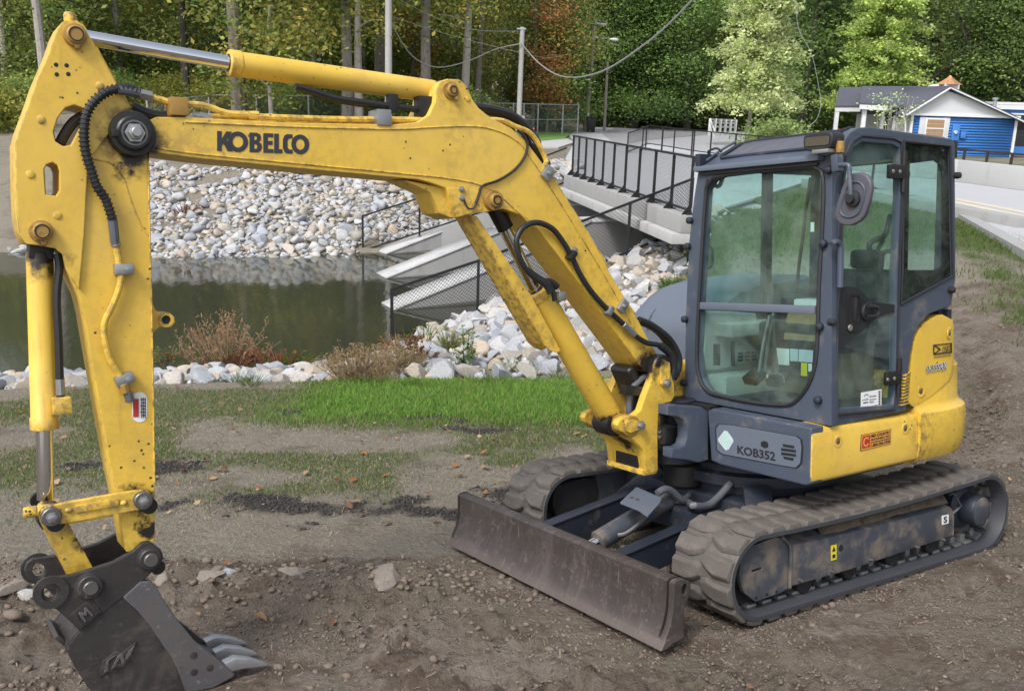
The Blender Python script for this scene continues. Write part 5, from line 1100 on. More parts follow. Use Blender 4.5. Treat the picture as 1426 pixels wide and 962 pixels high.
# cast emblems: a square plate with an M, and a raised slanted badge
Q = [mp(*zp('K', *q), 1, Bn+.004) for q in ((290, 690), (388, 608), (335, 548), (240, 625))]
pl_ = MB().prism([q+Vector((0, .001, 0)) for q in Q], (0, .006, 0)).build('badge_plate', MAT['bucket'], bucket, .003)
def qm(Q, pts): return [quad_map(Q, u, v) for u, v in pts]
Q = [q+Vector((0, .006, 0)) for q in Q]
MB().prism(qm(Q, [(.30, .2), (.38, .2), (.40, .58), (.5, .42), (.60, .58), (.62, .2), (.70, .2), (.68, .8), (.60, .8), (.5, .60), (.40, .8), (.32, .8)]), (0, .007, 0)).build('lettering', MAT['bucket_wear'], pl_, .001)
for pts in ([(.1, .1), (.25, .1), (.2, .5), (.3, .9), (.1, .9)], [(.9, .1), (.75, .1), (.8, .5), (.7, .9), (.9, .9)]): MB().prism(qm(Q, pts), (0, .005, 0)).build('badge_border', MAT['bucket'], pl_, .001)
Q = [mp(*zp('K', *q), 1, Bn) for q in ((375, 895), (515, 835), (540, 740), (385, 810))]
bd_ = MB().prism(qm(Q, [(0, 0), (.45, .06), (.8, 0), (1, .45), (.86, .55), (1, 1), (.62, .8), (.4, 1), (.05, .8)]), (0, .010, 0)).build('badge_plate', MAT['bucket'], bucket, .003)
Q = [q+Vector((0, .010, 0)) for q in Q]
for pts in ([(.12, .15), (.25, .15), (.22, .7), (.4, .85), (.15, .75)], [(.35, .2), (.46, .2), (.56, .6), (.66, .2), (.76, .2), (.62, .75), (.48, .75)], [(.74, .3), (.9, .5), (.95, .9), (.8, .75)]): MB().prism(qm(Q, pts), (0, .006, 0)).build('lettering', MAT['bucket_wear'], bd_, .001)
# teeth
for i, y in enumerate((Bn-.02, YB, Bf+.02)):
    prof = [(880, 790), (925, 768), (985, 772), (1050, 792), (1055, 800), (1000, 806), (940, 812), (890, 826)]
    off = mp(*zp('K', 945, 868), 1, Bn-.02)-mp(*zp('K', 890, 826), 1, Bn-.02)
    P = [p+off for p in kz([(x+0, y_) for x, y_ in prof], Bn-.02)]
    c = sum(P, Vector())/len(P); P = [c+(p-c)*1.12 for p in P]
    mb = MB(); bm = mb.bm; k = .027
    a = [bm.verts.new((p.x, y+(k if j in (0, 1, 7) else (k*.9 if j in (2, 6) else .024)), p.z)) for j, p in enumerate(P)]; b = [bm.verts.new((v.co.x, 2*y-v.co.y, v.co.z)) for v in a]
    mb.face(a); mb.face(b[::-1])
    for j in range(len(a)): mb.face([a[j-1], a[j], b[j], b[j-1]])
    mb.build('tooth', MAT['tooth'], bucket, .004)
mb = MB(); L = kz([(925, 905), (985, 880), (960, 862), (900, 850)], Bn); mb.prism([Vector((p.x, Bn-.03, p.z)) for p in L], (0, Bf-Bn+.06, 0)); mb.build('bucket_lip', MAT['bucket_wear'], bucket, .004)
# ------------------------------------------------------------------ lift cylinder under the boom, with its guard channel
lift, A3, B3, d3 = hyd('boom_cylinder', (746, 404), (852, 584), (684, 281), (mp(766, 470, 1, YB)-mp(799, 470, 1, YB)).length*.46, .034, MAT['yellow'])
MB().cyl(mp(686, 284, 1, YB), mp(704, 318, 1, YB), .045, n=20).build('rod_eye', MAT['black'], lift)
gp = [(653, 300), (664, 301), (739, 410), (762, 452), (781, 488), (776, 491), (766, 488), (757, 480)]
g = MB(); Pn = zz('P', gp, 1, YB+.075); g.prism(Pn, (0, -.012, 0)); Pf_ = [Vector((p.x, YB-.075, p.z)) for p in Pn]; g.prism(Pf_, (0, .012, 0))
e0, e1 = Pn[0], Pn[-1]; 
g.prism([e0, e1, e1+Vector((-.012, 0, .004)), e0+Vector((-.012, 0, .004))], (0, -.15, 0)); g.build('rod_guard', MAT['yellow'], lift, .003)
for q in ((430, 545), (420, 525)): pass
c = mp(*zp('L', 520, 550), 1, YB+.05); MB().cyl(c, c+Vector((-.05, .02, .03)), .02, n=12).box(c+Vector((-.02, .03, .03)), (.05, .05, .05)).build('port_fitting', MAT['zinc'], lift, .004)
MB().tube(path('L', [(525, 545), (515, 505), (490, 465), (430, 425), (400, 400)], -.02), .0155, 10, 5).build('hose', MAT['rubber_hose'], lift)
MB().tube(path('L', [(535, 480), (500, 455), (470, 455)], -.06), .02, 10, 4).build('hose', MAT['rubber_hose'], lift)
# ------------------------------------------------------------------ swing bracket
br_px = [(520, 95), (560, 100), (585, 150), (605, 215), (620, 270), (624, 345), (600, 382), (560, 390), (530, 410), (514, 470), (510, 600), (512, 840), (505, 850), (452, 862), (432, 830), (424, 740), (408, 698), (370, 655), (305, 600), (250, 572), (238, 540), (252, 505), (300, 482), (360, 470), (395, 440), (425, 350), (470, 235), (488, 130)]
sw = side('swing_bracket', 'Q', br_px, .025, -.025, MAT['yellow'], exc, .008)
brf = [Vector((p.x, mir(.025), p.z)) for p in zz('Q', br_px, 1, .025)]
MB().prism(brf, (0, .05, 0)).build('bracket_cheek', MAT['yellow'], sw, .008)
# boxed nose below: front plate with an opening, and floor
qz = lambda pts, y: zz('Q', pts, 1, y)
P4 = qz([(445, 855), (425, 740), (405, 695), (300, 600)], .02)
nose = MB()
o_ = [P4[0], P4[1], P4[2], P4[3]]
nose.prism(o_+[P4[3]+Vector((-.03, 0, -.02)), P4[2]+Vector((-.04, 0, -.02)), P4[1]+Vector((-.04, 0, 0)), P4[0]+Vector((-.04, 0, .0))], (0, mir(.02)-.02, 0)); 
nose.build('bracket_nose', MAT['yellow'], sw, .006)
cb = (P4[0]+P4[1])/2; MB().box((cb.x+.002, YB, cb.z+.01), (.012, .20, .11)).build('nose_opening', MAT['black'], sw, .02)
MB().box((P4[0].x-.02, YB, P4[0].z+.0), (.10, .34, .03)).build('bracket_floor', MAT['yellow'], sw, .004)
# lock plates and pins
for k, pts, bolt_q in (('Q', [(560, 108), (590, 118), (596, 160), (590, 240), (575, 275), (550, 282), (534, 260), (532, 150), (540, 118)], (567, 258)), ('Q', [(300, 510), (340, 500), (395, 515), (412, 540), (400, 565), (330, 592), (305, 580), (290, 548)], (393, 540))):
    lp_ = side('lock_plate', k, pts, .045, .026, MAT['yellow'], sw, .004); bolt(lp_, mp(*zp(k, *bolt_q), 1, .046), (0, 1, 0), .021, .026, MAT['zinc'])
c = mp(*zp('Q', 520, 150), 1, 0); MB().lathe((c.x-.01, .022, c.z-.0), (0, -1, 0), [(.066, 0), (.074, .01), (.074, .33), (.066, .345)], 28).build('foot_pin', MAT['black'], sw)
c = mp(*zp('Q', 330, 545), 1, .02); MB().lathe((c.x, .032, c.z), (0, -1, 0), [(.055, 0), (.062, .006), (.062, .37), (.05, .38)], 28).build('cylinder_foot_pin', MAT['pin_dirty'], sw)
MB().cyl((c.x+.02, YB+.07, c.z), (c.x+.02, YB-.07, c.z), .075, n=24).bar(B3-d3*.04, (c.x+.02, YB, c.z), .10, .10).build('cylinder_eye', MAT['black'], lift, .006)
MB().box(mp(*zp('Q', 300, 215), 1, YB), (.07, .18, .16), Matrix.Rotation(.5, 3, 'Y')).build('hose_cover', MAT['black'], sw, .03, seg=3)
# hoses running up between the cheeks
for i in range(6):
    y = YB+.085-.033*i; f0 = i*9
    MB().tube(qz([(330+f0*1.6, 480), (318+f0*1.5, 440), (316+f0*1.6, 385), (322+f0*1.7, 340), (345+f0*1.8, 285), (390+f0*1.5, 240), (450+f0, 200), (500+f0*.6, 160)], y), .019, 10, 4).build('hose', MAT['hose_grey'] if i < 5 else MAT['rubber_hose'], sw)
MB().bar(qz([(275, 300)], YB+.10)[0], qz([(440, 312)], YB+.10)[0], .05, .055).build('hose_clamp', MAT['black'], sw, .005)
MB().box(mp(*zp('Q', 560, 160), 1, YB+.0), (.20, .10, .05)).build('post_cap', MAT['yellow'], sw, .01)
for i, (off, r) in enumerate(((0, .023), (26, .021), (52, .020))):
    MB().tube(path('F', [(740+off*.2, 205+off*.1), (800+off*.5, 215+off*.2), (860+off*.7, 250+off*.2), (915+off*.5, 285+off), (950+off*.3, 330+off), (970-off*.4, 385), (962-off*.7, 430), (945-off*.8, 465)], -.09-.035*i) if i else path('L', [(1030, 760), (1075, 800), (1090, 860), (1080, 920)], .0), r, 10, 5).build('hose', MAT['rubber_hose'], sw)
MB().tube(path('F', [(800, 210), (840, 225), (880, 250), (930, 290), (965, 340), (980, 390), (972, 440), (955, 470)], -.05), .021, 10, 5).build('hose', MAT['rubber_hose'], sw)
# swing post casting on the machine and the slewing frame
sf = [(575, 405), (640, 400), (700, 412), (800, 415), (850, 450), (850, 770), (780, 790), (700, 770), (606, 760), (606, 692), (660, 690), (690, 670), (705, 620), (705, 550), (680, 500), (640, 480), (575, 472)]
hol = [(640, 480), (680, 500), (705, 550), (705, 620), (690, 670), (660, 690), (600, 685), (580, 660), (575, 500), (600, 480)]
fr = side('slewing_frame', 'Q', sf, .20, .12, MAT['blue'], exc, .008)
MB().box((.40, .02, .77), (.36, .26, .32)).build('hose_recess', MAT['cavity'], fr)
for i in range(5): MB().tube(qz([(520, 560+i*16), (600, 570+i*14), (690, 580+i*14)], .04), .015, 8, 3).build('hose', MAT['hose_grey'] if i % 2 else MAT['rubber_hose'], fr)
MB().box(mp(*zp('Q', 560, 600), 1, .03), (.10, .10, .10)).build('valve_block', MAT['rubber_hose'], fr, .01)
kb_ = MB(); kb_.cyl((.60, YB, .56), (.60, YB, .66), .17, n=32, ch=.01).cyl((.60, YB, .86), (.60, YB, .95), .15, n=32, ch=.01).cyl((.60, YB, .60), (.60, YB, .90), .07, n=20); kb_.build('swing_post', MAT['blue_dark'], fr)
dk = MB(); dk.prism([(.54, .84, .590), (.54, -.80, .590), (.30, -.9, .590), (-.60, -.9, .590), (-.90, -.5, .590), (-.90, .5, .590), (-.60, .84, .590)], (0, 0, .045)); dk.build('deck_plate', MAT['blue_dark'], exc, .01)
# ------------------------------------------------------------------ skirt and covers
XS, YS = .656, .950
def fx(px, py): return mp(px, py, 0, XS)
sk = [(985, 572), (992, 569), (1132, 596), (1132.5, 675), (1122, 676), (1003, 647), (990, 641)]
skp = zz('P', sk, 0, XS); skp = [Vector((p.x, min(p.y, YS-.004), p.z)) for p in skp]
skirt = MB().prism(skp, (-.10, 0, 0)).build('front_skirt', MAT['blue'], exc, .012, seg=3)
rec = zz('R7', [(120, 648), (135, 630), (200, 634), (500, 686), (522, 702), (528, 740), (522, 815), (500, 836), (440, 826), (150, 770), (125, 750)], 0, XS)
rim = MB().prism([p+Vector((.0015, 0, 0)) for p in rec], (.0015, 0, 0)).build('panel_gasket', MAT['trim'], skirt, 0)
cenr = sum(rec, Vector())/len(rec)
pn_ = MB().prism([cenr+(p-cenr)*.965+Vector((.004, 0, 0)) for p in rec], (.003, 0, 0)).build('access_panel', MAT['blue_panel'], skirt, .0015)
def rq(pts, dx=.0075): return [p+Vector((dx, 0, 0)) for p in zz('R7', pts, 0, XS)]
text_on('KOB352', rq([(226, 768), (402, 802), (402, 760), (226, 729)]), MAT['ink'], pn_, .03, 0, .001, 0)
MB().prism(rq([(166, 660), (180, 664), (206, 700), (208, 712), (186, 748), (172, 752), (140, 712), (136, 700)]), (.001, 0, 0)).build('sticker', MAT['silver_label'], pn_)
MB().prism(rq([(170, 668), (200, 706), (175, 745), (146, 706)], .0086), (.001, 0, 0)).build('sticker_print', MAT['green_label'], pn_)
text_on('ELECTRIC', rq([(152, 712), (198, 718), (198, 708), (152, 702)], .0097), MAT['silver_label'], pn_, .01, 0, .0006, 0)
MB().prism(rq([(334, 716), (345, 708), (362, 711), (370, 724), (368, 738), (352, 742), (336, 732)]), (.0012, 0, 0)).build('key_hole', MAT['cavity'], pn_)
vent = MB()
for yy in range(4):
    y0 = 722+yy*19; w = 34 if yy in (1, 2) else 26
    vent.prism(rq([(463-w, y0), (463+w, y0+9), (463+w-(6 if yy == 3 else 0), y0+21), (463-w+(6 if yy == 3 else 0), y0+12)]), (.0012, 0, 0))
vent.build('vent_slot', MAT['cavity'], pn_)
# yellow left cover
cvr = MB(); bm = cvr.bm
prof = [(YS-.02, .634), (YS-.004, .650), (YS, .68), (YS, .895), (YS-.012, .922), (YS-.05, .930), (YS-.16, .935), (YS-.16, .640)]
xs_ = [.655, .649, .60, .3, 0, -.15, -.262]
R = [[bm.verts.new((x, y-(.012 if i == 0 else 0), z-(.02*(.655-x)/.9 if z > .85 else 0))) for y, z in prof] for i, x in enumerate(xs_)]
for a, b in zip(R, R[1:]):
    for k in range(8): cvr.face([a[k-1], a[k], b[k], b[k-1]])
cvr.face(R[0]); cvr.face(R[-1][::-1])
cover = cvr.build('side_cover', MAT['yellow_clean'], exc, .008, ang=30)
def dimple(parent, q, y, k='R6', r=.026, ax=1):
    c = mp(*zp(k, *q), 1, y); MB().ring((c.x, y-.003, c.z), (0, 1, 0), r*1.25, r*.75, .006, 22).build('bolt_recess', MAT['yellow_clean'], parent, .002)
    MB().lathe((c.x, y+.0006, c.z), (0, -1, 0), [(r*.75, 0), (r*.75, .003)], 20).build('recess_floor', MAT['pin_dirty'], parent); bolt(parent, (c.x, y, c.z), (0, 1, 0), .009, .006, MAT['bolt'])
dimple(cover, (84, 728), YS); dimple(cover, (375, 672), YS)
Q = zz('R6', [(178, 770), (310, 738), (312, 674), (182, 700)], 1, YS)
pl_ = sticker(cover, Q, MAT['ink'], 'sticker'); sticker(cover, subq(Q, .015, .03, .985, .97), MAT['orange_label'], 'sticker_print', .003)
sticker(cover, subq(Q, .04, .14, .29, .9), MAT['red_label'], 'sticker_print', .0045)
def ring_on(Q, m, parent, a0, a1, ro, ri, lift):
    nr = (Q[1]-Q[0]).cross(Q[3]-Q[0]).normalized(); mb = MB()
    pts = [(.5+ro*math.cos(a), .5+ro*math.sin(a)) for a in np.linspace(a0, a1, 18)]+[(.5+ri*math.cos(a), .5+ri*math.sin(a)) for a in np.linspace(a1, a0, 18)]
    mb.prism([quad_map(Q, u, v)+nr*lift for u, v in pts], nr*.0008).build('sticker_print', m, parent)
ring_on(subq(Q, .04, .14, .29, .9), MAT['orange_label'], cover, .6, 5.7, .40, .26, .0056)
text_on('MID COUNTRY', subq(Q, .32, .70, .97, .90), MAT['ink'], cover, .03, .15, .0006, .0045)
text_on('MACHINERY, INC.', subq(Q, .32, .48, .97, .63), MAT['ink'], cover, .03, .15, .0006, .0045)
sticker(cover, subq(Q, .32, .37, .97, .42), MAT['ink'], 'sticker_print', .0045)
text_on('1-800-206-5936', subq(Q, .32, .10, .97, .30), MAT['ink'], cover, .03, .15, .0006, .0045)
# rounded tail: counterweight below, engine cover above
def tail_plan(off=0.0):
    pts = [(-.268, YS+off), (-.40, YS+off)]
    for a in np.linspace(pi/2, 3*pi/2, 25):
        c, s_ = math.cos(a), math.sin(a)
        pts.append((-.50-(.60+off)*abs(c)**.8*(1 if c < 0 else -1), (YS+off)*abs(s_)**.66*(1 if s_ > 0 else -1)))
    pts += [(-.40, -YS-off), (-.268, -YS-off)]; return pts
def tail_band(name, prof, m, bevel=.0, x_from=0, cut=None):
    mb = MB(); bm = mb.bm; R = []
    for off, z in prof: R.append([bm.verts.new((x, y, z)) for x, y in tail_plan(off)])
    for a, b in zip(R, R[1:]):
        for k in range(1, len(a)): mb.face([a[k-1], a[k], b[k], b[k-1]])
    mb.face(R[0]); mb.face(R[-1][::-1]); mb.face([r[0] for r in R]+[r[-1] for r in R[::-1]])
    return mb.build(name, m, exc, bevel, ang=30)
cw = tail_band('counterweight', [(-.06, .605), (-.015, .625), (.0, .66), (.012, .72), (.018, .86), (.010, .900), (-.02, .925), (-.03, .95), (-.035, 1.14), (-.05, 1.16)], MAT['yellow_clean'])
# upper engine cover follows the tail's curve; its upper front edge is cut by the cab
def tail_hit(px, py, off):
    d = np.array([(px-CX)/FOC, (py-CY)/FOC, 1.0]) @ RMr; best = None
    pl = [(.1, YS+off)]+tail_plan(off)
    for (x0, y0), (x1, y1) in zip(pl, pl[1:]):
        A = np.array([[d[0], -(x1-x0)], [d[1], -(y1-y0)]])
        if abs(np.linalg.det(A)) < 1e-9: continue
        t, u = np.linalg.solve(A, np.array([x0, y0])-MC[:2])
        if t > 0 and -1e-6 <= u <= 1+1e-6 and (best is None or t < best[0]): best = (t, Vector(MC+d*t))
    return best[1] if best else None
ec_px = [(383, 572), (392, 480), (402, 400), (408, 310), (422, 265), (452, 225), (482, 190), (520, 180), (575, 180), (583, 215), (586, 300), (584, 400), (575, 455), (540, 490), (480, 540), (410, 578)]
ec = []
for q in ec_px:
    h = tail_hit(*zp('R6', *q), -.028)
    if h is None: h = tail_hit(zp('R6', *q)[0]-6, zp('R6', *q)[1], -.028)
    if h is not None: ec.append(h)
EC = ec
def shell_from(pts, depth, name, m, parent, n=14):
    """curved panel: grid between the outline's left and right chains, laid on the tail surface"""
    zs = np.linspace(min(p.z for p in pts)+.002, max(p.z for p in pts)-.002, n); mb = MB(); bm = mb.bm; rows = []
    for z in zs:
        xs = []
        for p, q in zip(pts, pts[1:]+pts[:1]):
            if (p.z-z)*(q.z-z) <= 0 and abs(p.z-q.z) > 1e-9: t = (z-p.z)/(q.z-p.z); xs.append(p.lerp(q, t))
        if len(xs) < 2: continue
        xs.sort(key=lambda v: -v.x); a, b = xs[0], xs[-1]; row = []
        pl = [Vector((x, y, z)) for x, y in [(.1, YS-.028)]+tail_plan(-.028)]; 
        s0, s1 = arc_pos(pl, a), arc_pos(pl, b)
        for k in range(11): row.append(arc_at(pl, s0+(s1-s0)*k/10))
        rows.append(row)
    V = [[bm.verts.new(p) for p in r] for r in rows]; cen = Vector((-.3, 0, 0)); I = [[bm.verts.new(p+(Vector((cen.x, 0, p.z))-p).normalized()*depth) for p in r] for r in rows]
    for G, flip in ((V, 0), (I, 1)):
        for a, b in zip(G, G[1:]):
            for k in range(1, 11): mb.face([a[k-1], a[k], b[k], b[k-1]])
    for G in ((V[0], I[0]), (V[-1], I[-1]), ([r[0] for r in V], [r[0] for r in I]), ([r[-1] for r in V], [r[-1] for r in I])):
        for k in range(1, len(G[0])): mb.face([G[0][k-1], G[0][k], G[1][k], G[1][k-1]])
    return mb.build(name, m, parent, .004, ang=30)
def arc_pos(pl, p):
    best = (1e9, 0); s_ = 0
    for a, b in zip(pl, pl[1:]):
        d = b-a; L = d.length
        if L < 1e-9: continue
        t = max(0, min(1, (p-a).dot(d)/L**2)); dd = (a+d*t-p).length
        if dd < best[0]: best = (dd, s_+t*L)
        s_ += L
    return best[1]
def arc_at(pl, s_):
    for a, b in zip(pl, pl[1:]):
        L = (b-a).length
        if s_ <= L: return a.lerp(b, s_/max(L, 1e-9))
        s_ -= L
    return pl[-1].copy()
engine_cover = shell_from(ec, .05, 'engine_cover', MAT['yellow_clean'], exc)
ub_ = MB(); ub_.prism([(x*.96-.0, y*.93, 1.13) for x, y in tail_plan(-.03)], (0, 0, .40)); ub_.build('engine_housing', MAT['blue_dark'], exc, .02)
def on_tail(q, off=-.026): return tail_hit(*zp('R6', *q), off)
def tq(qs, lift=0): return [on_tail(q, -.028+lift) for q in qs]
for q in ((566, 262), (441, 512)):
    p = on_tail(q); nrm = (p-Vector((-.45, p.y*.25, p.z))).normalized()
    MB().ring(p-nrm*.003, nrm, .034, .020, .006, 22).build('bolt_recess', MAT['yellow_clean'], engine_cover, .002); bolt(engine_cover, p, nrm, .010, .006, MAT['bolt'])
def text_tail(body, Q4, m, bold=0, shear=0, lift=.004):
    try: return text_on(body, tq(Q4, lift), m, engine_cover, bold, shear, .0008, .001)
    except Exception as e: print('tail text', body, e)
text_tail('SK55SRX', [(464, 431), (556, 414), (556, 385), (464, 402)], MAT['navy_ink'], .035, .15)
text_tail('SK55SRX', [(464, 431), (556, 414), (556, 385), (464, 402)], MAT['silver_label'], .0, .15, .0075)
text_tail('OSKE', [(534, 346), (572, 341), (572, 313), (534, 320)], MAT['ink'], .0)
text_tail('ELECTRICAL SERVICE, INC.', [(498, 368), (572, 360), (572, 354), (498, 361)], MAT['ink'], .0)
for a, b in (((498, 352), (534, 346)), ((498, 312), (574, 304)), ((498, 352), (498, 312)), ((500, 312), (526, 330)), ((526, 330), (500, 350)), ((498, 351), (574, 344)), ((574, 344), (574, 304))):
    p, q = on_tail(a, -.024), on_tail(b, -.024)
    if p and q: MB().bar(p, q, .005, .005).build('logo_line', MAT['ink'], engine_cover)
# dark louvres between cover and cab
for i in range(10):
    a = mp(*zp('R6', 348+i*2.2, 570-i*14), 1, .94); b = mp(*zp('R6', 385+i*.8, 560-i*15), 1, .90)
    MB().bar(a, b, .03, .010).build('louvre', MAT['yellow_clean'], exc, .002)
# hood on the machine's right
hd = zz('F', [(795, 560), (795, 260), (800, 215), (815, 180), (845, 140), (885, 95), (930, 60), (1010, 32), (1250, 0), (1250, 560)], 1, -.80)
mb = MB(); bm = mb.bm; R = []
for y, k in ((-.14, .97), (-.20, 1.0), (-.60, 1.0), (-.80, 1.0), (-.89, .97), (-.94, .88)):
    R.append([bm.verts.new((-.1+(p.x+.1)*(.55+.45*k if k < 1 else 1), y, .9+(p.z-.9)*k)) for p in hd])
for a, b in zip(R, R[1:]):
    for k in range(len(a)): mb.face([a[k-1], a[k], b[k], b[k-1]])
mb.face(R[0]); mb.face(R[-1][::-1])
hood = mb.build('engine_hood', MAT['blue_panel'], exc, .006, ang=42)
hp_ = zz('F', [(838, 255), (850, 200), (890, 150), (935, 110), (1000, 85)], 1, -.70)
MB().tube([p+Vector((0, .0, 0)) for p in hp_], .006, 6, 5).build('panel_seam', MAT['blue'], hood)
MB().box((.30, -.55, .80), (.62, .76, .34)).build('side_cover', MAT['yellow_clean'], exc, .03)
MB().box((.33, -.24, .98), (.50, .16, .34)).build('tank_side', MAT['yellow_clean'], exc, .03)
# ------------------------------------------------------------------ cab
XC, YL, YR, XB = .52, .935, -.075, -.62
cab = front('cab', 'P', [(972, 241), (1140, 217), (1158, 215), (1158, 593), (953.5, 555), (955, 440), (960, 335), (966, 280)], XC, XC-.055, MAT['blue'], exc, .008,
  ([(983.8, 264), (990.5, 252.5), (1007, 245), (1118, 233), (1138.6, 235.6), (1146, 246), (1147, 288), (1141, 400), (1138, 490), (1129, 530), (1111, 556), (1093, 564), (1050, 560.5), (1005, 551.5), (987, 545), (975, 527), (970.7, 490), (975, 400)],))
gasket = zz('P', [(983.8, 264), (990.5, 252.5), (1007, 245), (1118, 233), (1138.6, 235.6), (1146, 246), (1147, 288), (1141, 400), (1138, 490), (1129, 530), (1111, 556), (1093, 564), (1050, 560.5), (1005, 551.5), (987, 545), (975, 527), (970.7, 490), (975, 400)], 0, XC)
MB().tube([p+Vector((.002, 0, 0)) for p in gasket+gasket[:2]], .012, 6, 3).build('window_gasket', MAT['trim'], cab)
wsh = [Vector((XC-.028, p.y, p.z)) for p in gasket]; zmid = mp(1055, 429, 0, XC).z
cg = sum(wsh, Vector())/len(wsh); wsh = [cg+(p-cg)*1.02 for p in wsh]
def split(pts, z, up):
    out = []
    for p, q in zip(pts, pts[1:]+pts[:1]):
        ip = (p.z > z) == up; iq = (q.z > z) == up
        if ip: out.append(p)
        if ip != iq: out.append(p.lerp(q, (z-p.z)/(q.z-p.z)))
    return out
for up in (True, False): MB().prism(split(wsh, zmid, up), (-.006, 0, 0)).build('windscreen', MAT['glass'], cab)
a, b = mp(973.5, 425.6, 0, XC-.01), mp(1137, 431.5, 0, XC-.01); MB().bar(a, b, .03, .042).build('window_rail', MAT['blue_panel'], cab, .006)
# left side: pillar, roof rail, rear quarter
sd_ = [(1157.5, 594), (1158, 300), (1165, 235), (1172, 203), (1182, 186), (1195, 178), (1212, 177), (1326, 193.5), (1330, 201), (1331, 388), (1325, 425), (1310, 431), (1294.6, 437), (1280, 452), (1272, 470), (1268, 490), (1265.6, 510), (1262, 572), (1250, 575)]
door_h = [(1163, 577), (1164, 476), (1171, 313), (1175, 245), (1179.5, 218), (1188, 197), (1200, 189.5), (1245, 193.5), (1255, 199), (1256.5, 265), (1252, 380), (1248.5, 541), (1245, 570)]
rear_h = [(1258.5, 197), (1323, 204), (1327, 384), (1253.5, 424), (1256, 380)]
sdp = side('cab_side', 'P', sd_, YL, YL-.05, MAT['blue'], cab, .016, (door_h, rear_h), seg=3)
def tubeloop(parent, px, y, r, m, name, close=True):
    P = zz('P', px, 1, y); return MB().tube(P+(P[:1] if close else []), r, 6, 0).build(name, m, parent)
tubeloop(cab, rear_h, YL, .010, MAT['trim'], 'window_gasket')
MB().prism([Vector((p.x, YL-.02, p.z)) for p in zz('P', [(1257, 196), (1324, 203), (1328, 386), (1252, 425), (1255, 380)], 1, YL)], (0, -.006, 0), ).build('quarter_window', MAT['glass'], cab)
fri_o = zz('P', [(1258, 197), (1324, 203.5), (1327.5, 385), (1253, 424)], 1, YL-.014); fri_h = zz('P', [(1267, 228), (1300, 224), (1309, 230), (1312.5, 242), (1313, 365), (1308, 373), (1300, 376), (1264, 376)], 1, YL-.014)
MB().prism(fri_o, (0, -.003, 0), [fri_h]).build('window_border', MAT['glass_frit'], cab)
# door
dr = MB(); cen = Vector(); D0 = zz('P', door_h, 1, YL+.012); cen = sum(D0, Vector())/len(D0)
inn = [p+(cen-p).normalized()*.030 for p in D0]; out_ = [p+(p-cen).normalized()*.006 for p in D0]
door = dr.prism(out_, (0, -.045, 0), [inn]).build('door', MAT['blue'], cab, .006)
tubeloop(door, door_h, YL+.013, .008, MAT['trim'], 'door_seal')
MB().prism([Vector((p.x, YL-.006, p.z)) for p in [q+(q-cen)*.02 for q in inn]], (0, -.006, 0)).build('door_glass', MAT['glass'], door)
# black diagonal band that carries the handle
bd2 = zz('R6', [(83, 60), (120, 58), (170, 62), (222, 122), (335, 138), (335, 165), (250, 195), (90, 334), (83, 330)], 1, YL+.002)
MB().prism(bd2, (0, -.012, 0)).build('lock_panel', MAT['trim'], door, .003)
hnd = MB(); hP = zz('R6', [(125, 100), (140, 88), (180, 90), (187, 105), (186, 210), (170, 255), (135, 262), (122, 245)], 1, YL+.006); hI = zz('R6', [(137, 112), (145, 103), (172, 104), (176, 115), (175, 205), (168, 214), (142, 214), (136, 206)], 1, YL+.006)
hnd = hnd.prism(hP, (0, -.02, 0), [hI]).build('handle_bezel', MAT['black'], door, .004)
MB().bar(mp(*zp('R6', 155, 108), 1, YL+.003), mp(*zp('R6', 150, 205), 1, YL+.003), .03, .012).build('handle', MAT['trim'], hnd, .004)
c = mp(*zp('R6', 136, 237), 1, YL+.006); MB().cyl((c.x, YL+.003, c.z), (c.x, YL+.012, c.z), .018, n=16, ch=.003).build('key_lock', MAT['zinc'], hnd)
c = mp(*zp('R6', 208, 167), 1, YL+.004); l_ = MB().cyl((c.x, YL-.01, c.z), (c.x, YL+.02, c.z), .052, n=20, ch=.006).build('door_latch', MAT['trim'], door)
MB().tube(zz('R6', [(215, 145), (250, 148), (258, 165), (252, 185), (215, 188)], 1, YL+.04), .010, 8, 4).build('grab', MAT['trim'], l_)
for k, q in (('R5', (460, 290)), ('R6', (318, 455))):
    c = mp(*zp(k, *q), 1, YL+.02); h_ = MB().box(c, (.16 if k == 'R5' else .12, .03, .075)).build('door_hinge', MAT['black'], door, .010)
    for dx in (-.03, .03): bolt(h_, c+Vector((dx+.03, .014, 0)), (0, 1, 0), .009, .006, MAT['zinc'])
    c2 = mp(*zp(k, q[0]+(35 if k == 'R5' else 28), q[1]), 1, YL+.02); MB().cyl(c2+Vector((0, 0, -.11)), c2+Vector((0, 0, .11)), .016, n=12).build('hinge_pin', MAT['black'], h_)
Q = zz('R6', [(180, 594), (270, 576), (270, 502), (182, 517)], 1, YL)
stk = sticker(door, Q, MAT['paper'])
ring_on(subq(Q, .05, .35, .45, 1.0), MAT['ink'], door, .5, 2.7, .30, .24, .003)
for t_, u0, v0, u1, v1 in (('purple', .06, .50, .36, .62), ('wave', .10, .34, .34, .44), ('Boogie', .42, .62, .74, .74), ('Groove', .42, .46, .74, .56), ('Bass', .42, .32, .62, .42), ('purplewaves.com', .06, .06, .80, .18)): text_on(t_, subq(Q, u0, v0, u1, v1), MAT['ink'], door, .01, 0, .0005, .003)
for i in range(6): sticker(door, subq(Q, .85, .12+i*.14, .94, .21+i*.14), MAT['ink'], 'sticker_print', .003)
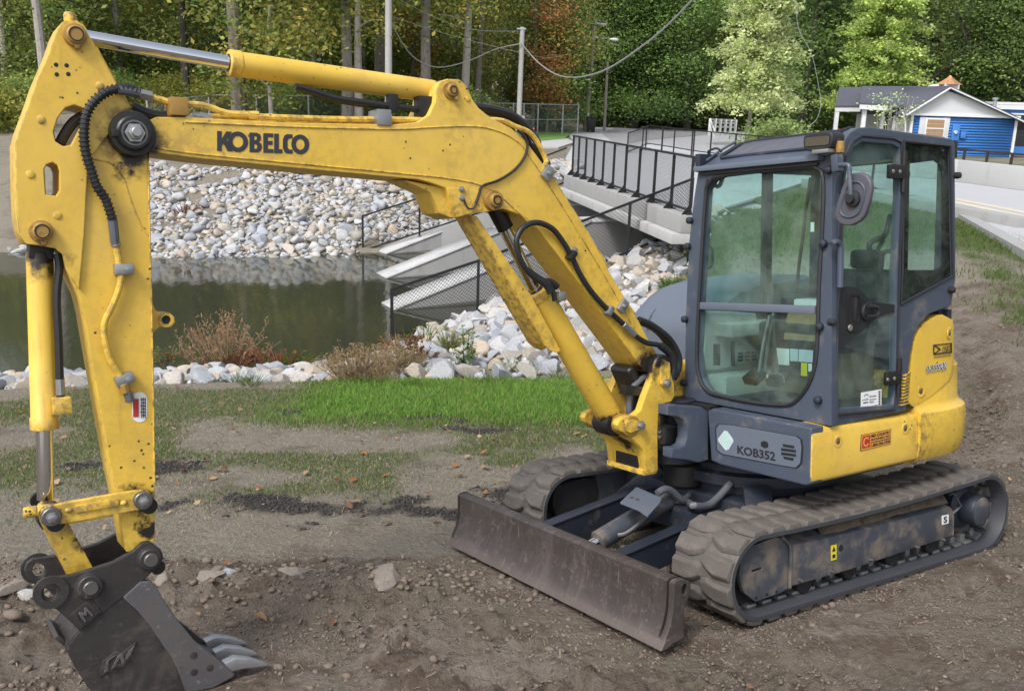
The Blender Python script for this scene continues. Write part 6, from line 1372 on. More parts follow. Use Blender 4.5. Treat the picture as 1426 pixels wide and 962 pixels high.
# roof with sloping front, hatch and edge roll
rp = [(XC+.015, 2.30), (XC+.012, 2.325), (XC-.03, 2.345), (.26, 2.462), (.18, 2.482), (.05, 2.49), (-.55, 2.478), (-.615, 2.462), (-.635, 2.43), (-.635, 2.38), (-.60, 2.36), (XC-.05, 2.29)]
mb = MB(); bm = mb.bm; R = []
YT = mp(972, 241, 0, XC).y
ys = [(YT-.004, -.05), (YT+.004, -.018), (YT+.035, 0), (.3, .012), (YL-.12, .004), (YL-.07, -.008), (YL-.049, -.02)]
for y, dz in ys: R.append([bm.verts.new((x, y, z+(dz if 1 < i < 9 else 0))) for i, (x, z) in enumerate(rp)])
for a, b in zip(R, R[1:]):
    for k in range(len(a)): mb.face([a[k-1], a[k], b[k], b[k-1]])
mb.face(R[0]); mb.face(R[-1][::-1]); roof = mb.build('roof', MAT['blue'], cab, .012, seg=3, ang=28)
# hatch on the slope
s0, s1 = Vector((XC-.04, 0, 2.353)), Vector((.27, 0, 2.463)); nsl = Vector((s0.z-s1.z, 0, s0.x-s1.x)).normalized(); nsl = nsl if nsl.z > 0 else -nsl
def hs_(u, y, l=0): p = s0.lerp(s1, u)+nsl*(.014+l); p.y = y; return p
ho = [hs_(.08, YT+.13), (hs_(.08, .80)), hs_(.9, .80), hs_(.95, .74), hs_(.95, YT+.20), hs_(.85, YT+.12), hs_(.25, YT+.09)]
MB().tube(ho+ho[:1], .012, 8).build('hatch_seal', MAT['blue_dark'], roof)
MB().prism([hs_(.12, YT+.15), hs_(.12, .78), hs_(.9, .78), hs_(.9, YT+.15)], nsl*.006).build('hatch_panel', MAT['mirror_back'], roof, .003)
MB().tube([hs_(.0, YT+.02), hs_(.5, YT+.03, .01), hs_(1.0, YT+.05, .01)], .008, 6, 4).build('roof_rib', MAT['blue'], roof)
c = hs_(.15, YT+.02, .01); MB().tube([c, c+Vector((.02, 0, .03)), c+Vector((.0, .05, .045)), c+Vector((-.02, .07, .02))], .007, 8, 3).build('lifting_eye', MAT['blue_dark'], roof)
for px in ((1178, 183), (1184, 181)): c = mp(*px, 1, .80); MB().box(c, (.03, .03, .035)).build('roof_stub', MAT['trim'], roof, .004)
MB().bar((XC+.02, YT-.0, 2.315), (XC+.02, YL-.06, 2.315), .04, .03).build('rain_gutter', MAT['blue_panel'], roof, .006)
MB().bar((XC+.012, YT+.02, 2.285), (XC+.012, YL-.08, 2.285), .012, .012).build('gutter_seal', MAT['trim'], roof)
# rear and right walls with their windows, pillars
for x0, y0 in ((XB+.05, YR+.03), (XB+.07, YL-.07)): MB().box((x0, y0, 1.87), (.045, .045, 1.12)).build('rear_pillar', MAT['blue_dark'], cab, .008)
MB().box((XB+.02, .43, 1.30), (.04, .96, .36)).build('rear_wall', MAT['blue_dark'], cab, .004)
MB().box((XB+.02, .43, 2.40), (.04, .96, .10)).build('rear_header', MAT['blue_dark'], cab, .004)
MB().box((XB+.02, .43, 1.91), (.006, .90, .90)).build('rear_window', MAT['glass'], cab)
MB().box((-.05, YR+.02, 2.36), (1.08, .04, .10)).build('side_header', MAT['blue_dark'], cab, .004)
MB().box((-.05, YR+.02, 1.10), (1.08, .04, .48)).build('side_wall', MAT['console'], cab, .004)
cpl = mp(1067.5, 330, 1, YR+.03); MB().box((cpl.x, YR+.03, 1.83), (.055, .05, .98)).build('mid_pillar', MAT['trim'], cab, .006)
MB().box((.20, YR+.022, 1.83), (.56, .006, .98)).build('side_window', MAT['glass'], cab); MB().box((-.33, YR+.022, 1.83), (.50, .006, .98)).build('side_window', MAT['glass'], cab)
MB().box((-.03, .43, .95), (1.06, .96, .04)).build('cab_floor', MAT['trim'], cab, .004)
MB().box((-.55, .43, 1.12), (.10, .96, .40)).build('seat_base_wall', MAT['trim'], cab, .01)
# inside: seat, consoles, levers, papers
seat = MB().box((-.22, .42, 1.33), (.50, .48, .14)).build('seat', MAT['seat'], cab, .04, seg=3)
MB().box((-.46, .42, 1.50), (.13, .44, .42), Matrix.Rotation(-.12, 3, 'Y')).build('seat_back', MAT['seat'], seat, .05, seg=3)
MB().box((-.49, .42, 1.77), (.08, .22, .12)).build('head_rest', MAT['seat'], seat, .04, seg=3)
MB().box((-.20, .42, 1.12), (.46, .46, .30)).build('seat_box', MAT['cardboard'], seat, .02)
MB().box((.03, .42, 1.30), (.02, .40, .34), Matrix.Rotation(-.28, 3, 'Y')).build('seat_cover', MAT['cardboard'], seat, .006)
MB().box((-.20, .40, 1.43), (.40, .34, .03), Matrix.Rotation(.06, 3, 'Y')).build('parcel', MAT['cardboard'], seat, .008)
MB().box((-.16, .30, 1.50), (.16, .20, .07)).build('parcel', MAT['paper'], seat, .012)
con = MB().prism(zz('R7', [(60, 385), (70, 235), (62, 110), (210, 112), (310, 120), (330, 200), (340, 330), (205, 368), (130, 385)], 1, -.012), (0, -.05, 0)).build('right_console', MAT['console'], cab, .015, seg=3)
for pts in ([(112, 262), (143, 262), (143, 360), (112, 360)], [(193, 248), (211, 248), (211, 365), (193, 362)]): MB().prism(zz('R7', pts, 1, -.009), (0, -.004, 0)).build('console_slot', MAT['cavity'], con, .001)
for r_ in range(3):
    for c_ in range(3): MB().prism(zz('R7', [(226+c_*31, 302+r_*16-c_*2.4), (248+c_*31, 299+r_*16-c_*2.4), (248+c_*31, 309+r_*16-c_*2.4), (226+c_*31, 312+r_*16-c_*2.4)], 1, -.010), (0, -.003, 0)).build('vent_slot', MAT['cavity'], con)
MB().box((.14, .06, 1.36), (.50, .16, .08)).build('arm_console', MAT['console'], cab, .02)
MB().box((.05, .05, 1.02), (.75, .16, .14)).build('duct', MAT['console'], cab, .01)
for q0, q1 in (((390, 120), (345, 415)), ((372, 130), (320, 415)), ((385, 130), (410, 415))): MB().tube(zz('R7', [q0, ((q0[0]+q1[0])/2-6, (q0[1]+q1[1])/2), q1], 1, .38), .012, 8, 4).build('travel_lever', MAT['bolt'], cab)
for q in ((300, 415), (405, 425)): MB().box(mp(*zp('R7', *q), 1, .36), (.10, .10, .05), Matrix.Rotation(.5, 3, 'Y')).build('pedal', MAT['black'], cab, .012)
MB().tube(zz('R7', [(360, 420), (365, 403), (405, 400), (430, 412), (437, 440)], 1, .42), .008, 8, 4).build('pedal_bar', MAT['zinc'], cab)
MB().tube(zz('R7', [(190, 225), (205, 200), (195, 190)], 1, .12), .010, 8, 3).build('control_lever', MAT['black'], con)
def paper(pts, m, x=.125): MB().prism(zz('R7', pts, 0, x), (.002, 0, 0)).build('paper_notice', m, cab)
MB().prism(zz('R7', [(380, 235), (575, 250), (572, 420), (380, 400)], 0, .118), (-.01, 0, 0)).build('seat_riser', MAT['trim'], cab, .004)
paper([(396, 279), (462, 285), (462, 360), (397, 356)], MAT['paper']); paper([(466, 283), (503, 286), (503, 342), (466, 340)], MAT['silver_label']); paper([(506, 286), (572, 291), (570, 348), (506, 343)], MAT['silver_label']); paper([(517, 348), (545, 350), (545, 410), (516, 408)], MAT['yellow_label']); paper([(550, 352), (567, 352), (566, 388), (550, 388)], MAT['paper'])
for y_ in (.66, .18):
    MB().box((-.02, y_, 1.33), (.36, .10, .16)).build('arm_box', MAT['seat'], cab, .03); MB().tube([(.10, y_, 1.38), (.13, y_, 1.46), (.12, y_, 1.56)], [.016, .014, .024], 10, 4).build('joystick', MAT['black'], cab)
MB().tube(zz('R5', [(420, 540), (385, 660), (320, 690), (295, 720), (310, 780), (340, 850), (340, 962)], 1, .72), .016, 8, 5).build('seat_belt_post', MAT['trim'], cab)
MB().tube(zz('R5', [(335, 760), (375, 690)], 1, .72), .012, 8, 2).build('seat_belt_post', MAT['trim'], cab)
MB().tube(zz('R5', [(440, 755), (400, 752), (370, 780), (362, 870), (362, 962)], 1, .66), .014, 8, 5).build('grab_rail', MAT['trim'], cab)
MB().tube(zz('I', [(170, 615), (195, 610), (205, 640), (200, 700), (170, 712)], 0, .46), .009, 8, 4).build('grab_rail', MAT['trim'], cab)
MB().tube(zz('R4', [(310, 480), (340, 530), (370, 525), (395, 460)], 0, .45), .012, 8, 4).build('hand_strap', MAT['trim'], cab)
MB().box((.44, .86, 1.86), (.10, .05, .80)).build('pillar_trim', MAT['trim'], cab, .01)
# wiper
MB().tube(zz('R4', [(1140, 450), (1110, 600), (1080, 760), (1060, 940)]+[], 0, XC-.06), .008, 6, 3).build('wiper', MAT['black'], cab); MB().tube(zz('I', [(660, 290), (640, 430), (625, 560), (605, 700), (595, 830)], 0, XC-.07), .010, 6, 4).build('wiper', MAT['black'], cab)
MB().box(mp(*zp('I', 668, 518), 0, XC-.075), (.004, .022, .05)).build('tag', MAT['paper'], cab)
# outside fittings: rubber buffers, grab rail, mirror, work light
for k, q in (('I', (108, 488)), ('I', (98, 607)), ('J', (85, 147)), ('J', (80, 440)), ('I', (725, 595)), ('J', (708, 182)), ('J', (700, 520)), ('I', (748, 255))):
    c = mp(*zp(k, *q), 0, XC); MB().lathe(c, (1, 0, 0), [(.020, -.004), (.022, .012), (.020, .026), (.010, .032)], 14).build('buffer', MAT['blue_dark'], cab)
for k, q in (('J', (748, 160)), ('R5', (795, 312)), ('J', (1300, 12))):
    c = mp(*zp(k, *q), 1, YL); MB().lathe(c, (0, 1, 0), [(.018, -.004), (.020, .012), (.018, .030), (.008, .036)], 14).build('buffer', MAT['trim'], cab)
MB().tube(zz('R5', [(40, 705), (75, 700), (110, 695), (127, 720), (128, 962)], 1, YL+.05)+zz('J', [(795, 180), (790, 320)], 1, YL+.05), .0, 6) if False else None
MB().tube(zz('R5', [(75, 712), (100, 697), (122, 712), (127, 760), (126, 900), (124, 962)], 1, YL+.045), .016, 10, 4).build('grab_rail', MAT['blue'], cab)
mr = zz('R5', [(118, 590), (98, 565), (92, 530), (105, 470), (135, 380), (160, 325), (195, 298), (240, 292), (280, 310), (303, 350), (305, 395), (290, 470), (265, 545), (235, 580), (190, 602), (150, 603)], 0, .60)
mrr = MB().prism(mr, (-.03, 0, 0)).build('mirror', MAT['mirror_back'], exc, .010, seg=3); cmr = sum(mr, Vector())/len(mr)
MB().tube([cmr+(p-cmr)*.66+Vector((.001, 0, 0)) for p in mr+mr[:1]], .006, 6, 2).build('mirror_rib', MAT['blue'], mrr)
MB().prism([cmr+(p-cmr)*.93+Vector((-.029, 0, 0)) for p in mr], (-.003, 0, 0)).build('mirror_glass', MAT['chrome'], mrr)
c = mp(*zp('R5', 200, 447), 0, .605); MB().lathe(c, (1, 0, 0), [(.042, 0), (.040, .010), (.022, .014), (.020, .03)], 20).build('mirror_joint', MAT['trim'], mrr)
MB().tube(zz('R5', [(188, 440), (184, 380), (180, 300), (176, 258), (160, 250), (120, 252)], 0, .62), .012, 10, 4).build('mirror_arm', MAT['blue'], mrr)
MB().bar(mp(*zp('R5', 105, 190), 0, .56), mp(*zp('R5', 112, 290), 0, .56), .05, .04).build('mirror_bracket', MAT['blue'], mrr, .006)
wl = zz('R4', [(1060, 210), (1058, 130), (1075, 108), (1130, 90), (1260, 78), (1290, 85), (1302, 110), (1300, 170), (1280, 215), (1150, 250), (1080, 240)], 0, .60)
lamp = MB().prism(wl, (-.10, 0, 0)).build('work_lamp', MAT['trim'], exc, .012, seg=3)
MB().prism(zz('R4', [(1078, 205), (1076, 140), (1090, 130), (1262, 115), (1278, 125), (1275, 180), (1262, 190)], 0, .6015), (.003, 0, 0)).build('lamp_lens', MAT['lamp_glass'], lamp, .001)
MB().tube(zz('R4', [(1290, 130), (1340, 140), (1355, 180), (1330, 230), (1290, 250)], 0, .55), .008, 8, 4).build('lamp_cable', MAT['trim'], lamp)
MB().box(mp(*zp('R4', 1240, 245), 0, .57), (.08, .10, .02)).build('lamp_bracket', MAT['zinc'], lamp, .003)
c = mp(*zp('R4', 1365, 210), 0, .54); MB().cyl(c+Vector((0, 0, -.03)), c+Vector((0, 0, .03)), .022, n=12, ch=.004).build('lamp_plug', MAT['pin_dirty'], lamp)

# promote the cab's own assemblies to parts of the machine, and keep every piece within thing > part > sub-part
for o in list(cab.children):
    if o.name.split('.')[0] in ('door', 'roof', 'seat', 'right_console'): o.parent = exc                       # promote
for part in list(exc.children):
    for subp in list(part.children):
        for deep in list(subp.children_recursive): deep.parent = part
# ================================================================== STONES
def mat_stone(name, a, b, dirt):
    t = NT(name); oi = t.n('ShaderNodeObjectInfo'); r = oi.outputs['Random']
    at = t.n('ShaderNodeVertexColor'); at.layer_name = 'Col'; s3 = t.n('ShaderNodeSeparateColor'); t.put(s3.inputs[0], at.outputs[0])
    rr_ = t.math('FRACT', t.math('ADD', t.math('MULTIPLY', r, 7.31), s3.outputs[0]))
    cr = t.n('ShaderNodeValToRGB'); t.put(cr.inputs[0], rr_); e = cr.color_ramp; e.elements[0].color = (*a, 1); e.elements[1].color = (*b, 1)
    for p, c in ((.2, (.40, .42, .45)), (.38, (.36, .39, .44)), (.52, (.55, .55, .54)), (.66, (.52, .43, .33)), (.8, (.42, .37, .31)), (.9, (.33, .32, .30))): q = e.elements.new(p); q.color = (*c, 1)
    n = t.noise(7, 8, .65); c = t.mix(t.ramp(n, .35, .7), t.mix(.35, cr.outputs[0], (.20, .19, .18)), cr.outputs[0])
    c = t.mix(t.math('MULTIPLY', t.ramp(t.noise(3, 7, .7), .52, .72), .6), c, dirt)
    return t.done(t.bsdf(c, .9, 0, t.bump(t.noise(16, 8, .7), .55, .03), .2))
MAT['stone'] = mat_stone('limestone_riprap', (.56, .56, .57), (.50, .50, .49), (.30, .25, .20))
MAT['field_stone'] = surf('muddy_field_stone', (.22, .19, .16), .9, 0, .25, 5, .4, 30, (.13, .095, .07), .5, 7)
def rock_data(seed, sub=3, flat=.7):
    """angular stone: a sphere cut by random planes, roughened"""
    r = random.Random(seed); bm = bmesh.new(); bmesh.ops.create_icosphere(bm, subdivisions=sub, radius=1)
    planes = []
    for _ in range(8):
        v = Vector((r.gauss(0, 1), r.gauss(0, 1), r.gauss(0, 1))).normalized(); planes.append((v, r.uniform(.34, .72)))
    off = r.uniform(0, 50)
    from mathutils import noise
    for v in bm.verts:
        p = v.co.copy()
        for n, d in planes:
            k = p.dot(n)
            if k > d: p -= n*(k-d)*.985
        p *= 1+.07*noise.noise(p*2.2+Vector((off, 0, 0)))+.035*noise.noise(p*6+Vector((0, off, 0)))
        v.co = p
    sc_ = (r.uniform(.9, 1.25), r.uniform(.75, 1.0), r.uniform(.55, .8))
    for v in bm.verts: v.co = Vector((v.co.x*sc_[0], v.co.y*sc_[1], v.co.z*sc_[2]))
    bmesh.ops.recalc_face_normals(bm, faces=bm.faces)
    bm.verts.index_update(); V = np.array([v.co[:] for v in bm.verts]); F = np.array([[q.index for q in f.verts] for f in bm.faces]); 
    return bm, V, F
ROCKS = []; ROCKD = []
for s in range(9):
    bm, V, F = rock_data(100+s, 3)
    for f in bm.faces: f.smooth = True
    for e in bm.edges:
        if len(e.link_faces) == 2 and e.calc_face_angle(0) > math.radians(17): e.smooth = False
    me = bpy.data.meshes.new('stone'); bm.to_mesh(me); bm.free(); me.materials.append(MAT['stone']); ROCKS.append(me)
    bm, V, F = rock_data(100+s, 2); bm.free(); ROCKD.append((V, F))
def zone(px):
    for a, n in ((0, 'left of the frame'), (130, 'left of the arm head'), (330, 'left of the thick straight trunk'), (541, 'left of the tall pale pole'), (725, 'left of the slim grey pole'), (825, 'left of the leaning pole'), (970, 'right of the leaning pole'), (1130, 'behind the pale feathery tree'), (1300, 'behind the porch roof'), (1430, 'right of the copper cupola')):
        if px < a: return n
    return 'right of the frame'
rr = random.Random(11); cand = []
def rot_mat(r, tilt_=.5): return (Matrix.Rotation(r.uniform(-tilt_, tilt_), 3, 'X') @ Matrix.Rotation(r.uniform(-tilt_, tilt_), 3, 'Y') @ Matrix.Rotation(r.uniform(0, 2*pi), 3, 'Z'))
def scatter(region, size, n, bank, sep=.72):
    """dart throwing with a grid; region(r) gives a random place, size(x,y,r) a radius"""
    pts = []; cell = {}; c = .45
    for _ in range(n):
        x, y = region(rr); s = size(x, y, rr)
        if s is None: continue
        i, j = int(x//c), int(y//c); ok = True
        for a in range(i-2, i+3):
            for b in range(j-2, j+3):
                for (px_, py_, ps) in cell.get((a, b), ()):
                    if (px_-x)**2+(py_-y)**2 < ((ps+s)*sep)**2: ok = False; break
                if not ok: break
            if not ok: break
        if ok: cell.setdefault((i, j), []).append((x, y, s)); pts.append((x, y, s, bank))
    return pts
def near_size(x, y, r):
    d = y-edge_y(x)
    top = 2.3 if x < -2.4 else wall_y(x)-edge_y(x)-.15
    if d < .12+.1*math.sin(x*3) or d > top or x > 1.0+(y-12.6)*.42: return None
    lo = .10 if r.random() < .35 else .17
    return r.uniform(lo, .27 if x > -1.5 else .24)
P_near = scatter(lambda r: ((lambda x: (x, edge_y(x)+r.uniform(0, 7 if x > -2.4 else 2.4)))(r.uniform(-8.5, 4.6))), near_size, 9000, 'near', .66)
def far_size(x, y, r):
    s = y-far_y(x)
    if s < -.5 or s > 6.9+.4*math.sin(x*1.3) or fbm(np.array(x*.6), np.array(y*.6), 2, 80) > .73: return None
    if x > -4.6 and y < 28.45+.19*(x+4.4): return None
    return r.uniform(.11, .22) if r.random() < .62 else r.uniform(.18, .31)
P_far = scatter(lambda r: ((lambda x: (x, far_y(x)+r.uniform(-.5, 7.4)))(r.uniform(-13.5, 2.2))), far_size, 24000, 'far', .64)
ALL = []
for x, y, s, b in P_near+P_far:
    z = float(gz(x, y)); q = topx((x, y, z))[0]; d = math.hypot(x, y)
    inv_ = 0 <= q[0] <= 1426 and 0 <= q[1] <= 962
    hid = (q[0] < 205 and 60 < q[0] and q[1] < 560) and b == 'far'
    ALL.append((s/d*(1 if inv_ else .2)*(.5 if hid else 1), x, y, z, s, b))
ALL.sort(key=lambda t: -t[0])
LBL = {'near': ('pale angular riprap stone on the near bank beside the grass', 'riprap stones on the near bank'), 'far': ('pale riprap stone in the far bank across the pond', 'riprap stones on the far bank')}
SV, SF, SC, no = [], [], [], 0
for k, (key, x, y, z, s, b) in enumerate(ALL):
    R = rot_mat(rr); v = rr.randrange(9); zc = z+s*.24
    if k < 290:
        o = link('riprap_stone', ROCKS[v]); o.matrix_world = Matrix.Translation((x, y, zc)) @ (R.to_4x4()) @ Matrix.Scale(s, 4); q_ = topx((x, y, z))[0][0]; zn = ('left of the yellow arm' if q_ < 140 else 'just right of the yellow arm' if q_ < 300 else 'left of the straw coloured clump' if q_ < 480 else 'between the clump and the fence post' if q_ < 600 else 'around the green leafy weed' if q_ < 720 else 'behind the boom cylinder' if q_ < 850 else 'beside the grey hood')
        tag(o, ('large ' if s > .21 else 'mid sized ' if s > .165 else 'small ')+'pale riprap stone on the near bank, '+zn if b == 'near' else 'large pale riprap stone in the far bank across the pond', 'stone', LBL[b][1]+(', '+zn if b == 'near' else ''))
    else:
        V, F = ROCKD[v]; W = (V*s) @ np.array(R).T+np.array([x, y, zc]); SV.append(W); SF.append(F+no); SC.append(np.full((len(V), 3), rr.random())); no += len(V)
# small filler stones between them
for x, y, s0, b in P_near+P_far:
    for _ in range(4 if b == 'near' else 3):
        a = rr.uniform(0, 2*pi); d = s0*rr.uniform(.9, 1.5); s = rr.uniform(.05, .10); xx, yy = x+d*math.cos(a), y+d*math.sin(a)
        if yy < edge_y(xx)+.05: continue
        V, F = ROCKD[rr.randrange(9)]; V, F = V, F; W = (V*s) @ np.array(rot_mat(rr)).T+np.array([xx, yy, float(gz(xx, yy))+s*.3]); SV.append(W); SF.append(F+no); SC.append(np.full((len(V), 3), rr.random())); no += len(V)
o = link('riprap_stones', np_mesh('riprap_stones', np.vstack(SV), np.vstack(SF), MAT['stone'], np.vstack(SC))); tag(o, 'smaller pale broken stones filling both pond banks', kind='stuff')
# loose field stones beside the bucket
fs = [(409, 797, .10, 'rounded field stone lying alone in the middle of the dirt'), (533, 806, .15, 'large flat grey field stone half buried left of the blade'), (293, 802, .085, 'round muddy field stone just right of the bucket ear'), (322, 797, .055, 'small pale tan stone beside the round muddy stone'), (228, 806, .075, 'flat tan field stone touching the bucket'), (40, 829, .08, 'whitish field stone left of the bucket ear'), (17, 820, .10, 'brown muddy field stone at the left edge of the dirt')]
for i, (px, py, s, lb) in enumerate(fs):
    p = None
    for it in range(6):
        zt_ = gh(*(p[:2] if p else (-1, 5))); p = at_z(px, py, zt_)
    me = ROCKS[(i*2+1) % 9].copy(); me.materials[0] = MAT['field_stone'] if i not in (3, 5) else MAT['stone']
    o = link('field_stone', me); o.matrix_world = Matrix.Translation((p.x, p.y, p.z+s*.10)) @ Matrix.Rotation(i*1.3, 4, 'Z') @ Matrix.Diagonal((s*1.15, s*.9, s*.6, 1)); tag(o, lb, 'stone')
# ================================================================== SMALL GROUND COVER
def blades(name, XY, H, Wd, lean, m, cols, kind='stuff', label=None, seg=2, z0=None):
    n = len(XY); x, y = XY[:, 0], XY[:, 1]; z = (gz(x, y)+lump(x, y)) if z0 is None else z0; a = RNG.uniform(0, 2*pi, n); b = RNG.uniform(0, 2*pi, n); ln = RNG.uniform(.2, 1, n)*lean*H
    wx_, wy_ = np.cos(a)*Wd/2, np.sin(a)*Wd/2; V = []
    for i in range(seg+1):
        t = i/seg; k = (1-t)**.8 if i < seg else .06; cx_, cy_, cz = x+np.cos(b)*ln*t*t, y+np.sin(b)*ln*t*t, z-.005+H*t*(1-.25*lean*t)
        V.append(np.stack([cx_-wx_*k, cy_-wy_*k, cz], -1)); V.append(np.stack([cx_+wx_*k, cy_+wy_*k, cz], -1))
    V = np.stack(V, 1).reshape(-1, 3); base = np.arange(n)*(2*(seg+1)); F = np.concatenate([np.stack([base+2*i, base+2*i+1, base+2*i+3, base+2*i+2], -1) for i in range(seg)])
    o = link(name, np_mesh(name, V, F, m, np.repeat(cols, 2*(seg+1), 0))); tag(o, label, kind=kind); return o
def mat_leaf(name, trans=.35, rough=.6, vary=.0):
    t = NT(name); at = t.n('ShaderNodeVertexColor'); at.layer_name = 'Col'; c = at.outputs[0]
    if vary:
        oi = t.n('ShaderNodeObjectInfo'); h = t.n('ShaderNodeHueSaturation'); t.put(h.inputs['Color'], c)
        t.put(h.inputs['Hue'], t.math('ADD', t.math('MULTIPLY', oi.outputs['Random'], .05), .475)); t.put(h.inputs['Value'], t.math('ADD', t.math('MULTIPLY', oi.outputs['Random'], vary), 1.75-vary/2)); c = h.outputs[0]
    d = t.bsdf(c, rough, 0, None, .25); tr = t.n('ShaderNodeBsdfTranslucent'); t.put(tr.inputs[0], c); mx = t.n('ShaderNodeMixShader'); mx.inputs[0].default_value = trans
    t.put(mx.inputs[1], d); t.put(mx.inputs[2], tr.outputs[0]); return t.done(mx.outputs[0])
MAT['grass'] = mat_leaf('grass_blades'); MAT['straw'] = mat_leaf('dry_straw', .15, .8); MAT['leaf'] = mat_leaf('tree_leaves', .42, .55, .40); MAT['dead_leaf'] = mat_leaf('fallen_leaves', .2, .7)
def vary(c, n, a=.3): c = np.array(c)*(1+RNG.uniform(-a, a, (n, 1))); return np.clip(c*(1+RNG.uniform(-.12, .12, (n, 3))), 0, 1)
def pick(xr, yr, n, f, lo=.0, power=1):
    x = RNG.uniform(*xr, n); y = RNG.uniform(*yr, n); w = f(x, y)**power; k = RNG.uniform(0, 1, n) < w; k &= w > lo; return np.stack([x[k], y[k]], -1)
G = pick((-7.5, 3.6), (5.6, 13.2), 260000, greenmask, .05, 1.5)
d = edge_y(G[:, 0])-G[:, 1]; st_ = sstep(3.8, 2.6, d)*sstep(-3.4, -2.0, G[:, 0])
hgt = (.040+.050*st_)*RNG.uniform(.5, 1.35, len(G)); gc = vary((.130, .185, .048), len(G)); gs = vary((.165, .300, .050), len(G)); dry = vary((.29, .24, .15), len(G))
c_ = gc*(1-st_[:, None])+gs*st_[:, None]; dk = (RNG.uniform(0, 1, len(G)) < .30*(1-st_)+.05)[:, None]; c_ = np.where(dk, dry, c_)
blades('grass', G, hgt, .009+.003*st_, .8, MAT['grass'], c_, label='bright and thin green grass growing between the dirt and the stones')
G = pick((2.5, 9.5), (8.5, 26), 60000, greenmask, .05, 1.2); blades('grass', G, RNG.uniform(.05, .13, len(G)), .014, .8, MAT['grass'], vary((.10, .15, .032), len(G)), label='rough grass along the road edge wall')
def thf(x, y): return np.clip((1-dirtmask(x, y)*.82)*(1-.8*blackmask(x, y))*sstep(13.2, 12.6, y), 0, 1)*(.35+.65*sstep(.40, .6, fbm(x*1.6, y*1.6, 3, 90)))
S = pick((-7, 6.5), (2.6, 13), 90000, thf)
n = len(S); a = RNG.uniform(0, 2*pi, n); L = RNG.uniform(.008, .05, n); z = gz(S[:, 0], S[:, 1])+lump(S[:, 0], S[:, 1])+.004; dx, dy = np.cos(a)*L/2, np.sin(a)*L/2; w = RNG.uniform(.0009, .0022, n); ex, ey = -np.sin(a)*w, np.cos(a)*w; tz = RNG.uniform(-.012, .022, n)
V = np.stack([np.stack([S[:, 0]-dx-ex, S[:, 1]-dy-ey, z], -1), np.stack([S[:, 0]-dx+ex, S[:, 1]-dy+ey, z], -1), np.stack([S[:, 0]+dx+ex, S[:, 1]+dy+ey, z+tz], -1), np.stack([S[:, 0]+dx-ex, S[:, 1]+dy-ey, z+tz], -1)], 1).reshape(-1, 3)
o = link('dry_straw', np_mesh('dry_straw', V, np.arange(n*4).reshape(n, 4), MAT['straw'], np.repeat(vary((.30, .25, .19), n, .45), 4, 0))); tag(o, 'dry grass thatch and straw bits lying on the soil', kind='stuff')
def dgf(x, y): return np.clip((1-dirtmask(x, y)*.93)*(1-.7*blackmask(x, y))*sstep(13.2, 12.6, y), 0, 1)*sstep(.36, .58, fbm(x*1.3, y*1.3, 3, 91))
D_ = pick((-7, 6), (5, 13), 150000, dgf); blades('dead_grass', D_, RNG.uniform(.012, .045, len(D_)), .0045, 1.0, MAT['straw'], vary((.30, .27, .205), len(D_), .4), label='matted dead grass between the green patches', seg=1)
# clods
ib = bmesh.new(); bmesh.ops.create_icosphere(ib, subdivisions=1, radius=1); ib.verts.index_update(); IV = np.array([v.co[:] for v in ib.verts]); IF = np.array([[q.index for q in f.verts] for f in ib.faces]); ib.free()
def lumps(name, XY, S, m, label, cols=None, sq=.65):
    n = len(XY); k = len(IV); j = 1+RNG.uniform(-.35, .35, (n, k, 1)); a = RNG.uniform(0, 2*pi, n); c, s = np.cos(a)[:, None], np.sin(a)[:, None]; B = IV[None]*j*S[:, None, None]; B[:, :, 0] *= RNG.uniform(.8, 1.5, (n, 1)); B[:, :, 2] *= sq
    V = np.stack([B[:, :, 0]*c-B[:, :, 1]*s, B[:, :, 0]*s+B[:, :, 1]*c, B[:, :, 2]], -1); z = gz(XY[:, 0], XY[:, 1])+lump(XY[:, 0], XY[:, 1])
    V += np.stack([XY[:, 0], XY[:, 1], z+S*.2], -1)[:, None]; F = (IF[None]+(np.arange(n)*k)[:, None, None]).reshape(-1, 3)
    o = link(name, np_mesh(name, V.reshape(-1, 3), F, m, np.repeat(cols, k, 0) if cols is not None else None)); tag(o, label, kind='stuff')
def clodmask(x, y): return dirtmask(x, y)*np.clip(.08+1.3*(fbm(x*1.3, y*1.3, 3, 95)-.45)+1.1*np.exp(-((y-(5.15+.10*x+.12*np.sin(x*1.7)))/.28)**2)*sstep(1.2, .2, x), 0, 1)
MAT['clod'] = surf('soil_clod', (.158, .126, .097), .97, 0, .3, 11, .6, 40, (.24, .195, .16), .5, 20); MAT['black_clod'] = surf('black_asphalt_crumb', (.034, .030, .028), .9, 0, .3, 20, .5, 60)
C = pick((-4.5, 7), (2.6, 13), 30000, clodmask, .05); lumps('soil_clods', C, RNG.uniform(.005, .022, len(C))*(1+1.0*(RNG.uniform(0, 1, len(C)) > .95)), MAT['clod'], 'brown soil clods scattered over the churned dirt')
OV = np.array([(1, 0, 0), (-1, 0, 0), (0, 1, 0), (0, -1, 0), (0, 0, 1), (0, 0, -1)], float)*1.15; OF = np.array([(0, 2, 4), (2, 1, 4), (1, 3, 4), (3, 0, 4), (2, 0, 5), (1, 2, 5), (3, 1, 5), (0, 3, 5)])
_iv, _if = IV, IF; IV, IF = OV, OF
C = pick((-4.5, 7), (2.6, 11), 95000, lambda x, y: dirtmask(x, y)*(.12+1.2*sstep(.42, .62, fbm(x*1.7, y*1.7, 3, 97))), .05); lumps('soil_crumbs', C, RNG.uniform(.003, .010, len(C)), MAT['clod'], 'fine soil crumbs over the churned dirt')
IV, IF = _iv, _if
